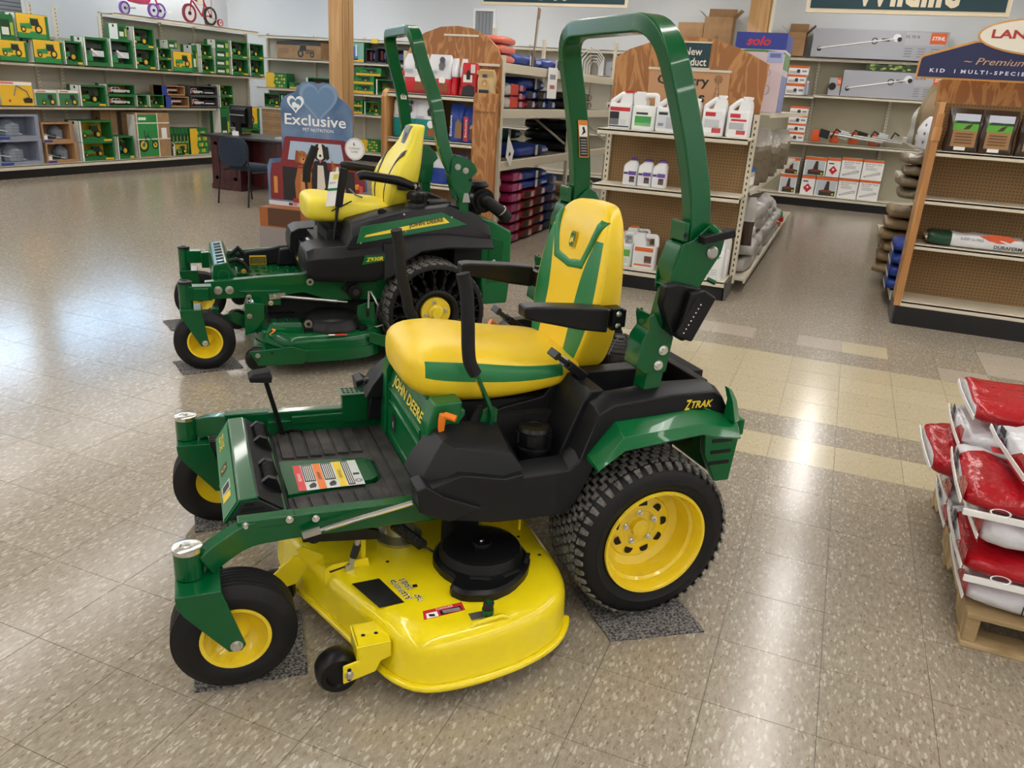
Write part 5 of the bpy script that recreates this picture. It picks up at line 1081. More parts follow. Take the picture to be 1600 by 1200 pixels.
for k, x in enumerate(bx0):
    w_ = 1.24 if k < 7 else 1.69
    lab = ['cream back wall shelving bay in the corner behind the desk', 'cream back wall shelving bay hidden by the pine post', 'cream back wall shelving bay with yellow and green implement boxes', 'cream back wall shelving bay between implement boxes and pet endcap', 'cream back wall shelving bay under the small blind window', 'cream back wall shelving bay behind the pallet rack of feed', 'cream back wall shelving bay with the white wire arches', 'cream back wall shelving bay under two tall open cartons'][k]
    bay(lab, (x, 15.19, 0), 0, w_, .55, [.19, .94, 1.345, 1.95], 2.45, SHELFB, 'back wall shelving bays', toprail=2.40, panel_top=2.38, ups=(0,))
# two bays of the power tool wall
bay('cream pegboard bay with stacked orange banded boxes, near the shelf end', (-1.93, 15.19, 0), 0, 1.2, .55, [.19, 1.07, 1.82], 2.6, PEGL, 'power tool bays', toprail=2.43, panel_top=2.42, ups=(1,))
bay('cream pegboard bay holding trimmers and long trimmer boxes', (-.73, 15.19, 0), 0, 2.44, .55, [.19, 1.07, 1.845], 2.45, PEGL, 'power tool bays', toprail=2.43, panel_top=2.42, ups=(.5, 1))
# ---------------------------------------------------------------- endcaps
def arch(parent, pts, y0, y1, m, name='plywood_header'): return MB().prism(pts, 'y', y0, y1, m).build(name, parent, smooth=0, bevel=.003)
mg = thing('endcap_shelf', 'pegboard endcap with plywood arch, white jugs and a country sign', 'shelving', (-2.0, 6.91, 0), 0, 'endcap shelves')
MB().bb((.02, .36, .1), (1.24, .39, 1.52), PEG).build('back_panel', mg, smooth=0)
k_ = MB(); k_.bb((.0, .02, 0), (1.225, .40, .105), KICK); k_.bb((1.215, .02, 0), (1.245, .40, .16), mat('grey_end_plate', '5a5653', .5)); k_.build('kick_plate', mg, smooth=0)
shelf_board(mg, 1.22, 0, .38, .165, .05); shelf_board(mg, 1.25, -.03, .38, .875, .045, x0=-.01); shelf_board(mg, 1.25, -.03, .38, 1.335, .045, x0=-.01)
for x in (.0, 1.24): upright(x, .35, .1, 1.52, mg, .045)
ap = [(-.03, 1.33), (-.03, 1.91), (.09, 1.985), (.28, 2.05), (.50, 2.09), (.64, 2.10), (.78, 2.085), (1.0, 2.03), (1.14, 1.97), (1.27, 1.91), (1.25, 1.52), (1.20, 1.52), (1.20, 1.33)]
MB().prism(ap, 'y', .395, .415, PLY).build('plywood_header', mg, smooth=0, bevel=.003)
sg = MB(); sg.bb((.50, .375, 1.86), (.78, .393, 2.05), mat('sign_teal', '143c46', .5)); sg.bb((.49, .368, 2.05), (.79, .394, 2.062), SHELF); sg.bb((.49, .368, 1.85), (.79, .394, 1.86), SHELF)
sg.text('New', .64, 1.985, .15, .06, (0, .374, 0), (1, 0, 0), (0, 0, 1), C_('e9e2cf'), .001, .015); sg.text('Product', .64, 1.905, .24, .062, (0, .374, 0), (1, 0, 0), (0, 0, 1), C_('e9e2cf'), .001, .015)
tag(sg.build('product_sign', smooth=0), 'dark teal New Product sign on the plywood arch', 'sign').location = (-2.0, 6.91, 0)
sg = MB(); sg.bb((.29, .372, 1.525), (.97, .393, 1.83), mat('sign_tan', 'c2936a', .6)); sg.bb((.28, .362, 1.83), (.98, .394, 1.848), SHELF)
oS = (0, .371, 0); RS, US = (1, 0, 0), (0, 0, 1)
sg.text('Country', .585, 1.745, .44, .10, oS, RS, US, C_('22241f'), .001, .02); sg.text('Vibes', .62, 1.63, .33, .09, oS, RS, US, C_('22241f'), .001, .02)
for rr_ in (.012, .024, .034): sg.ring((.88, 1.775), rr_ - .003, rr_, oS, RS, US, C_('6d4f3c'), .001, 14)
for a in range(8): sg.poly([(.88, 1.775), (.88 + .034 * math.cos(a * .785), 1.775 + .034 * math.sin(a * .785)), (.88 + .034 * math.cos(a * .785 + .15), 1.775 + .034 * math.sin(a * .785 + .15))], oS, RS, US, C_('6d4f3c'), .001)
for s_ in (-1, 1): sg.poly([(.88 + s_ * .004, 1.74), (.88 + s_ * .008, 1.74), (.88 + s_ * .035, 1.55), (.88 + s_ * .029, 1.55)], oS, RS, US, C_('6d4f3c'), .001)
for k in range(4): sg.rect(.88 - .01 - .005 * k, 1.70 - .04 * k, .88 + .01 + .005 * k, 1.703 - .04 * k, oS, RS, US, C_('6d4f3c'), .001)
tag(sg.build('country_sign', smooth=0), 'tan country sign with a windmill drawing below the teal sign', 'sign').location = (-2.0, 6.91, 0)
# right endcap
rg = thing('endcap_shelf', 'pegboard endcap with an oak side board and one lying feed bag', 'shelving', (.57, 7.01, 0), 0, 'endcap shelves')
MB().bb((.03, .40, .1), (1.40, .43, 1.70), PEG).build('back_panel', rg, smooth=0); MB().bb((.0, .0, 0), (1.40, .44, .15), KICK).build('kick_plate', rg, smooth=0); MB().bb((-.015, .02, 0), (.0, .44, .17), mat('grey_end_plate')).build('end_plate', rg, smooth=0)
MB().prism([(.02, .15), (.40, .15), (.40, 1.70), (.05, 1.70), (.05, 1.60), (.03, 1.56), (.02, 1.3)], 'x', -.012, .03, OAK).build('side_board', rg, smooth=0, bevel=.004)
MB().bb((-.018, -.0, .15), (.035, .055, 1.62), OAK).build('face_board', rg, smooth=0, bevel=.006); MB().bb((-.022, -.006, 1.42), (.04, .06, 1.52), OAK).build('cross_board', rg, smooth=0, bevel=.004)
shelf_board(rg, 1.37, .0, .42, .195, .045, x0=.03)
for z in (.645, .995, 1.352): shelf_board(rg, 1.37, .03, .42, z, .04, x0=.035)
upright(1.38, .38, .1, 1.7, rg, .045)
MB().prism([(-.02, 1.68), (-.02, 1.86), (.2, 1.98), (.6, 2.08), (1.0, 2.05), (1.40, 1.90), (1.40, 1.68)], 'y', .435, .455, PLY).build('plywood_header', rg, smooth=0, bevel=.003)
MB().bb((.06, .43, 1.66), (1.40, .434, 1.84), PLY).build('plywood_panel', rg, smooth=0)
ls = MB(); NAVY = mat('sign_navy', '1f2450', .4); TANE = mat('sign_gold_edge', 'd69a4e', .4)
bo_ = [(-.21, 1.865), (-.205, 1.985), (-.19, 2.0), (.13, 2.105), (1.13, 2.105), (1.42, 2.0), (1.43, 1.865)]
ls.prism([(x * 1.0 + (-.012 if x < .5 else .012), z + (-.012 if z < 1.95 else .012)) for x, z in bo_], 'y', -.02, .0, TANE); ls.prism(bo_, 'y', -.026, -.01, NAVY)
el = lambda a, b, n=36: [(.60 + a * math.cos(2 * math.pi * i / n), 2.155 + b * math.sin(2 * math.pi * i / n)) for i in range(n)]
ls.prism(el(.475, .128), 'y', -.034, -.012, TANE); ls.prism(el(.462, .116), 'y', -.038, -.03, C_('e9e4d6'))
oS = (0, -.039, 0); ls.text('LAND O LAKES', .60, 2.165, .78, .058, oS, RS, US, C_('b3312a'), .001, .03)
oS = (0, -.027, 0); ls.text('~ Premium Milk Replacers ~', .60, 1.975, 1.05, .06, oS, RS, US, C_('c9a27e'), .001, .0, .3)
for t_, x, w_ in (('K I D', -.085, .10), ('|', .03, .006), ('M U L T I - S P E C I E S', .29, .44), ('|', .58, .006), ('C A L F', .75, .16)): ls.text(t_, x, 1.91, w_, .026, oS, RS, US, C_('d9dcf0'), .001, .03)
tag(ls.build('milk_sign', smooth=0), 'navy milk replacer sign with a cream oval on the endcap top', 'sign').location = (.57, 7.01, 0)
# pet endcap with wooden wings
pg = thing('endcap_shelf', 'oak sided endcap with a round arch holding pet food bags', 'shelving', (-4.66, 7.8, 0), 0, 'endcap shelves')
MB().bb((.08, .42, .1), (1.10, .44, 1.5), PEG).build('back_panel', pg, smooth=0); MB().bb((.06, .02, 0), (1.10, .42, .12), KICK).build('kick_plate', pg, smooth=0)
for z in (.17, .60, 1.045, 1.50): shelf_board(pg, 1.02, .02, .42, z, .045, x0=.07)
MB().prism([(.0, .1), (.42, .1), (.42, 1.5), (.08, 1.53), (.03, 1.50), (.0, 1.45)], 'x', .0, .065, OAK).build('side_board', pg, smooth=0, bevel=.012); 
MB().prism([(1.07, .1), (1.335, .1), (1.335, 1.545), (1.09, 1.545), (1.07, 1.51)], 'y', .0, .05, PLY).build('wing_board', pg, smooth=0, bevel=.006); MB().bb((1.08, -.012, 1.37), (1.335, .0, 1.45), PLY).build('cross_board', pg, smooth=0, bevel=.003)
MB().prism([(.02, 1.5), (.04, 1.86), (.13, 2.03), (.27, 2.11), (.45, 2.17), (.65, 2.185), (.83, 2.165), (1.0, 2.09), (1.12, 1.99), (1.17, 1.86), (1.18, 1.2), (1.1, 1.2), (1.1, 1.5)], 'y', .445, .47, PLY).build('plywood_header', pg, smooth=0, bevel=.003)
sb = MB(); sb.bb((.50, .435, 2.085), (.90, .445, 2.105), SHELF); sb.bb((.90, .40, 1.81), (1.16, .43, 1.835), SHELF); sb.build('sign_rail', pg, smooth=0)
# the pet endcap stands just before the rack and is a little narrower than the others
for o in list(pg.children):
    for v in o.data.vertices: v.co = (v.co.x * .933, v.co.y * .933, max(0, .1057 + v.co.z * .933) if v.co.z > .11 else v.co.z)
pg.location = (-4.348, 7.25, 0)
# gondola run behind the middle endcap
gr = thing('gondola_run', 'cream gondola run of two shelves behind the jug endcap', 'shelving', (-1.37, 7.35, 0), 0)
MB().bb((-.02, 0, .1), (.02, 5.6, 1.5), PEGL).build('back_panel', gr, smooth=0); MB().bb((-.6, .0, 0), (.60, 5.6, .09), KICK).build('kick_plate', gr, smooth=0)
for z, d in ((.13, .70), (.90, .64), (1.54, .70)):
    for s in (1, -1): q = MB(); q.bb((0, 0, z - .02), (s * d, 5.6, z), SHELF); q.bb((s * d, 0, z - .04), (s * (d + .015), 5.6, z + .002), SHELF); q.build('shelf', gr, smooth=0)
for y in (0, 1.22, 2.44, 3.66, 4.88): upright(.03, y, .1, 1.55, gr, slots=False)
# gondola run behind the right endcap
gq = thing('gondola_run', 'cream gondola run behind the endcap with the navy sign', 'shelving', (1.25, 7.55, 0), 0)
MB().bb((-.02, 0, .1), (.02, 5, 1.8), PEGL).build('back_panel', gq, smooth=0); MB().bb((-.55, .0, 0), (.55, 5, .1), KICK).build('kick_plate', gq, smooth=0)
for z, d in ((.13, .68), (.88, .6), (1.32, .6)): q = MB(); q.bb((0, 0, z - .02), (-d, 5, z), SHELF); q.bb((-d, 0, z - .05), (-d - .015, 5, z + .002), SHELF); q.build('shelf', gq, smooth=0)
# pallet rack
rk = thing('pallet_rack', 'cream pallet rack stacked with coloured feed bags', 'rack', (-3.25, 7.72, 0), 0)
RY = [0.0, 2.2, 4.0]; RD = 1.1
for y in RY:
    for x in (-.035, -RD): MB().bb((x, y - .03, 0), (x + .04, y + .03, 2.3 if y else 1.9), UPR).build('upright', rk, smooth=0, bevel=.003)
    if y:
        for a, b in ((.3, 1.0), (1.0, 1.7)): MB().tube([(-.05, y, a), (-RD, y, b)], .015, UPR, n=6).build('brace', rk, smooth=40)
for z in (.90, 1.41, 1.835):
    for k in range(2):
        y0, y1 = RY[k], RY[k + 1]
        MB().bb((-.03, y0, z - .09), (.01, y1, z), UPR).build('beam', rk, smooth=0, bevel=.004); MB().bb((-RD - .01, y0, z - .09), (-RD + .03, y1, z), UPR).build('beam', rk, smooth=0, bevel=.004)
        MB().bb((-RD, y0, z - .02), (-.03, y1, z - .002), mat('deck_board', '8d8377', .7)).build('deck', rk, smooth=0)
# posts
for lab, x, y, w_ in (('square pine post standing behind the pet food standee', -6.81, 10.0, .225), ('square pine post rising behind the jug endcap', -1.70, 13.05, .29)):
    t = thing('wooden_post', lab, 'post', (x, y, 0)); MB().bb((0, 0, 0), (w_, w_, HC), PINE).build('core', t, smooth=0)
    q = MB(); q.bb((w_ * .02, -.018, 0), (w_ * .98, 0, HC), PINE); q.build('casing_board', t, smooth=0, bevel=.003); q = MB(); q.bb((w_, -.01, 0), (w_ + .018, w_ * .45, HC), PINE); q.build('casing_board', t, smooth=0, bevel=.003); q = MB(); q.bb((w_, w_ * .5, 0), (w_ + .018, w_, HC), PINE); q.build('casing_board', t, smooth=0, bevel=.003)
    if x > -3: MB().bb((w_ + .018, -.02, 0), (w_ + .03, w_, HC), SHELF).build('edge_trim', t, smooth=0)
    else: MB().bb((-.012, .05, 0), (0, w_, HC), SHELF).build('edge_trim', t, smooth=0)
# hanging department signs
TEAL = mat('sign_teal'); CREAM = C_('e8dcc0')
for word, lab, x0, x1, y, z0, h, tw, tx in (('Wildlife', 'teal Wildlife sign hanging over the power tool aisle', -.575, .985, 8.0, 2.375, .46, .80, .21), ('Pet', 'teal Pet sign hanging over the pallet rack', -4.57, -2.70, 10.0, 2.57, .46, .36, -3.62)):
    t = thing('hanging_sign', lab, 'sign', (0, y, 0), 0); q = MB(); q.bb((x0, 0, z0), (x1, .03, z0 + h), CREAM); q.build('frame', t, smooth=0, bevel=.003)
    q = MB(); q.bb((x0 + .035, -.004, z0 + .035), (x1 - .035, .034, z0 + h - .035), TEAL); q.build('panel', t, smooth=0)
    q = MB(); q.text(word, tx, z0 + .19, tw, .27 if word == 'Wildlife' else .26, (0, -.0045, 0), (1, 0, 0), (0, 0, 1), CREAM, .001, .035); q.build('lettering', t, smooth=0)
    q = MB()
    for x in (x0 + .25, x1 - .25): q.cyl((x, .015, z0 + h), (x, .015, HC), .004, STEEL, 6)
    q.build('hanging_wire', t, smooth=40)
# ---------------------------------------------------------------- desk, chair, monitor
dk_ = thing('desk', 'dark red panelled desk with a black top behind the chair', 'desk', (-8.43, 9.41, 0)); CH = wood('dark_cherry', '3a1216', '4d1a1e', (3, 3, .4), 2, .3, 3.0); CHT = mat('black_desk_top', '1f1f22', .3)
q = MB(); q.bb((0, 0, .06), (.5, .75, .72), CH); q.bb((-.01, -.012, 0), (.51, .76, .075), CH); q.build('pedestal', dk_, smooth=0, bevel=.004)
q = MB(); q.bb((.06, -.008, .14), (.12, .0, .66), CH); q.bb((.38, -.008, .14), (.44, .0, .66), CH); q.bb((.06, -.008, .14), (.44, 0, .19), CH); q.bb((.06, -.008, .61), (.44, 0, .66), CH); q.build('raised_panel', dk_, smooth=0, bevel=.003)
MB().bb((.5, .28, .05), (1.2, .31, .72), CH).build('modesty_panel', dk_, smooth=0); MB().bb((1.15, .0, .0), (1.42, .75, .72), CH).build('pedestal', dk_, smooth=0, bevel=.004)
q = MB(); q.bb((-.13, -.06, .72), (1.48, .80, .7545), CHT); q.build('desk_top', dk_, smooth=0, bevel=.006)
mo = thing('computer_monitor', 'black computer monitor seen from behind on the desk', 'monitor', (-8.24, 9.85, .755)); q = MB(); q.bb((-.19, -.02, .09), (.19, .03, .40), INK); q.build('screen_case', mo, smooth=0, bevel=.01); q = MB(); q.loft([[(-.13, -.07, .16), (.13, -.07, .16), (.13, -.02, .10), (-.13, -.02, .10)], [(-.13, -.07, .34), (.13, -.07, .34), (.13, -.02, .38), (-.13, -.02, .38)]], BLACKS); q.bb((-.05, -.075, .0), (.05, -.05, .25), BLACKS); q.build('rear_housing', mo, smooth=0, bevel=.006)
q = MB(); q.bb((-.12, -.12, 0), (.12, .06, .015), INK); q.bb((-.12, -.10, .26), (.12, -.074, .275), C_('8a8d90')); q.build('stand', mo, smooth=0)
q = MB(); q.bb((-.05, -.01, 0), (.05, .01, .06), WHITE); tag(q.build('desk_card', smooth=0), 'small white card standing on the desk before the monitor', 'card').location = (-8.1, 9.55, .755)
q = MB(); q.bb((-.22, -.14, 0), (.22, .14, .02), C_('b9bfc4')); tag(q.build('paper_folder', smooth=0), 'pale grey folder lying on the desk top right', 'folder').location = (-7.25, 9.75, .755)
ch = thing('office_chair', 'dark blue padded chair with black legs before the desk', 'chair', (-7.10, 8.60, 0), -.12); FAB = bump_noise(mat('dark_blue_fabric', '1b2a3a', .9), 300, .3, .001)
q = MB(); q.loft([[(x * e, y * e + .02, z) for x, y in rrect(.50, .46, .12)] for e, z in ((.9, .43), (1, .445), (1, .475), (.93, .495))], FAB); q.build('seat', ch, smooth=50)
q = MB(); q.loft([[(x * e, y_ - .012 * abs(x) , z + .66) for x, z in rrect(.50, .34, .13, 4)] for e, y_ in ((.95, -.275), (1, -.265), (1, -.235), (.95, -.225))], FAB); q.build('backrest', ch, smooth=50)
for s in (1, -1):
    q = MB(); q.tube(fillet([(s * .265, -.30, 0), (s * .258, -.25, .44), (s * .255, -.265, .62)], .05), .012, INK, n=10); q.build('leg', ch, smooth=40); q = MB(); q.tube(fillet([(s * .27, .28, 0), (s * .258, .22, .42), (s * .255, -.2, .42)], .06), .012, INK, n=10); q.build('leg', ch, smooth=40)
# ---------------------------------------------------------------- pet nutrition standee
sd_ = thing('display_standee', 'pet food standee with printed dogs in a red pickup', 'display', (-4.72, 6.68, 0), .12)
SKY = vary(mat('printed_sky', '5b7fa5', .5), 3, '45648c', '8fa6c0', lo=.4, hi=.8); REDP = C_('7d2128')
ol = [(-.52, .38), (-.53, .74), (-.50, .82), (-.36, .84), (-.36, 1.33), (-.34, 1.39), (-.27, 1.43), (-.20, 1.45), (-.18, 1.50), (-.11, 1.545), (-.03, 1.55), (.03, 1.535), (.09, 1.55), (.16, 1.54), (.22, 1.49), (.24, 1.43), (.31, 1.39), (.38, 1.32), (.39, .84), (.50, .82), (.53, .66), (.53, .38)]
MB().prism(ol, 'y', 0, .012, SKY).build('card_panel', sd_, smooth=0)
P_ = MB(); o_ = (0, 0, 0); R_ = (1, 0, 0); U_ = (0, 0, 1)
hp_ = lambda cx, cz, w_: [(cx + w_ * .5 * (16 * math.sin(t) ** 3) / 16, cz + w_ * .5 * (13 * math.cos(t) - 5 * math.cos(2 * t) - 2 * math.cos(3 * t) - math.cos(4 * t)) / 16) for t in [2 * math.pi * i / 28 for i in range(28)]]
P_.poly(hp_(.04, 1.39, .40), o_, R_, U_, C_('7d98b8'), .001); P_.poly(hp_(.04, 1.385, .33), o_, R_, U_, C_('6686aa'), .0015); P_.poly(hp_(-.20, 1.35, .18), o_, R_, U_, C_('eef2f6'), .002); P_.poly(hp_(-.20, 1.345, .125), o_, R_, U_, C_('5b7fa5'), .0025); P_.circ((-.212, 1.335), .026, o_, R_, U_, C_('eef2f6'), .003); P_.circ((-.178, 1.325), .02, o_, R_, U_, C_('eef2f6'), .003)
P_.text('Exclusive', .0, 1.205, .64, .10, o_, R_, U_, WHITE, .002, .012); P_.text('PET NUTRITION', .03, 1.12, .32, .028, o_, R_, U_, WHITE, .002)
P_.poly([(-.50, .66), (-.48, .78), (-.38, .80), (-.33, 1.03), (-.31, 1.045), (.30, 1.045), (.33, 1.02), (.40, .82), (.50, .80), (.52, .62), (.52, .44), (-.5, .44)], o_, R_, U_, REDP, .003)
P_.poly([(-.30, .83), (-.265, 1.005), (.265, 1.005), (.30, .83)], o_, R_, U_, C_('a9bdd2'), .0036); P_.poly([(-.36, .44), (-.36, .76), (.40, .76), (.42, .44)], o_, R_, U_, C_('1f1a18'), .0042); P_.rect(-.46, .50, -.42, .66, o_, R_, U_, C_('c98a3c'), .0042); P_.rect(.455, .50, .49, .64, o_, R_, U_, C_('c94f4f'), .0042)
# golden dog
G1, G2 = C_('a8642c'), C_('c98a4e'); P_.poly([(-.22, .44), (-.23, .62), (-.19, .78), (-.08, .80), (-.03, .68), (-.02, .44)], o_, R_, U_, G1, .005); P_.poly([(-.17, .44), (-.16, .7), (-.1, .72), (-.08, .44)], o_, R_, U_, G2, .0055); P_.circ((-.145, .86), .062, o_, R_, U_, G1, .0056); P_.poly([(-.21, .92), (-.225, .82), (-.19, .80), (-.18, .92)], o_, R_, U_, C_('8a4d20'), .006); P_.circ((-.135, .835), .03, o_, R_, U_, G2, .0062); P_.circ((-.13, .845), .010, o_, R_, U_, INK, .0068); P_.rect(-.19, .755, -.09, .775, o_, R_, U_, C_('8e1f24'), .006)
for x in (-.165, -.125): P_.circ((x, .885), .006, o_, R_, U_, INK, .0068, 8)
# black and white dog
P_.poly([(-.04, .44), (-.05, .66), (-.01, .84), (.11, .84), (.15, .66), (.15, .44)], o_, R_, U_, C_('191614'), .007); P_.poly([(.01, .55), (.02, .80), (.08, .80), (.10, .6), (.06, .52)], o_, R_, U_, C_('d9cfc2'), .0075); P_.circ((.05, .92), .082, o_, R_, U_, C_('191614'), .0076, 18); P_.poly([(.035, 1.0), (.065, 1.0), (.085, .87), (.05, .84), (.015, .87)], o_, R_, U_, C_('e9e2d8'), .0082); P_.circ((.05, .89), .013, o_, R_, U_, INK, .0088, 10); P_.poly([(.035, .855), (.065, .855), (.055, .825), (.045, .825)], o_, R_, U_, C_('c97880'), .0088); P_.poly([(-.03, .98), (-.045, .87), (-.015, .85), (-.005, .97)], o_, R_, U_, C_('100d0c'), .0084); P_.poly([(.13, .98), (.145, .87), (.115, .85), (.105, .97)], o_, R_, U_, C_('100d0c'), .0084)
for x in (.015, .085): P_.circ((x, .93), .006, o_, R_, U_, C_('5a3418'), .0088, 8)
# corgi
P_.poly([(.15, .44), (.145, .60), (.19, .70), (.27, .70), (.32, .58), (.32, .44)], o_, R_, U_, C_('a8683a'), .009); P_.poly([(.19, .44), (.195, .68), (.265, .68), (.28, .44)], o_, R_, U_, C_('efe8dd'), .0095); P_.circ((.23, .745), .06, o_, R_, U_, C_('b87642'), .0096, 16); P_.poly([(.17, .77), (.165, .86), (.215, .80)], o_, R_, U_, C_('9a5c30'), .0098); P_.poly([(.29, .77), (.30, .86), (.245, .80)], o_, R_, U_, C_('9a5c30'), .0098); P_.poly([(.222, .80), (.238, .80), (.265, .71), (.23, .69), (.195, .71)], o_, R_, U_, C_('efe8dd'), .0102); P_.circ((.23, .735), .011, o_, R_, U_, INK, .0108, 8)
for x in (.205, .256): P_.circ((x, .76), .005, o_, R_, U_, INK, .0108, 8)
P_.rect(-.25, .42, -.12, .465, o_, R_, U_, C_('a02a30'), .010); P_.rect(-.08, .42, .10, .465, o_, R_, U_, C_('2c3f86'), .010); P_.rect(-.12, .42, -.08, .46, o_, R_, U_, WHITE, .010)
P_.rect(-.52, .385, .52, .425, o_, R_, U_, C_('d4d4d6'), .010); P_.rect(-.30, .392, -.26, .418, o_, R_, U_, C_('2c3058'), .011); P_.rect(-.26, .392, -.21, .418, o_, R_, U_, C_('c98a8a'), .011); P_.build('printed_scene', sd_, smooth=0)
q = MB(); q.prism([(.42 + .10 * math.cos(2 * math.pi * i / 28), .98 + .10 * math.sin(2 * math.pi * i / 28)) for i in range(28)], 'y', -.03, -.024, WHITE); q.ring((.42, .98), .09, .094, (0, -.031, 0), R_, U_, C_('7f858c'), .0); q.text('COMFORT', .42, .985, .12, .018, (0, -.0305, 0), R_, U_, C_('5a6068'), .001); q.text('CARE', .42, .955, .07, .018, (0, -.0305, 0), R_, U_, C_('5a6068'), .001); q.poly([(.41, 1.01), (.405, 1.03), (.42, 1.045), (.415, 1.025), (.43, 1.015)], (0, -.0305, 0), R_, U_, C_('5a6068'), .001); q.build('round_badge', sd_, smooth=0)['label'] = 'round white badge'
q = MB(); q.bb((-.50, -.24, 0), (.46, .16, .20), C_('8f8785')); q.build('base_box', sd_, smooth=0); q = MB(); q.bb((-.49, -.235, .20), (.45, .15, .385), C_('9c5a28')); q.bb((-.40, -.237, .215), (-.05, -.235, .385), C_('54331c')); q.build('printed_tailgate', sd_, smooth=0)
# ---------------------------------------------------------------- goods: toy boxes
TG = C_('1d6b34'); TG2 = C_('2a8a45'); TY = C_('e8b92e'); TD = C_('23261f'); TW = C_('ecebe6'); TGR = C_('8d93a3'); TBL = C_('2b3f8c'); TBR = C_('a9825c'); TRED = C_('c0392f')
def small_tractor(mb, x, z, w, h, y, body=None, rim=None, flip=False, print_=False):
    # a toy tractor drawn as thin solid shapes, w x h, nose to the left
    body = body or TG2; rim = rim or TY; X = (lambda u: x + w * (1 - u)) if flip else (lambda u: x + w * u); Z = lambda v: z + h * v; t = .002 if print_ else .03
    def D(u, v, r, m, a, b): mb.prism([(X(u) + r * h * math.cos(2 * math.pi * i / 12), Z(v) + r * h * math.sin(2 * math.pi * i / 12)) for i in range(12)], 'y', y - a, y - b, m)
    mb.prism([(X(.05), Z(.30)), (X(.05), Z(.58)), (X(.45), Z(.66)), (X(.5), Z(.3))], 'y', y - t, y, body)
    mb.prism([(X(.42), Z(.5)), (X(.46), Z(.98)), (X(.74), Z(.98)), (X(.80), Z(.5))], 'y', y - t * .9, y, TD)
    mb.prism([(X(.42), Z(.94)), (X(.42), Z(1.0)), (X(.77), Z(1.0)), (X(.77), Z(.94))], 'y', y - t, y, body)
    D(.74, .3, .30, TD, t * 1.1, 0); D(.74, .3, .17, rim, t * 1.2, 0); D(.16, .22, .2, TD, t * 1.1, 0); D(.16, .22, .11, rim, t * 1.2, 0)
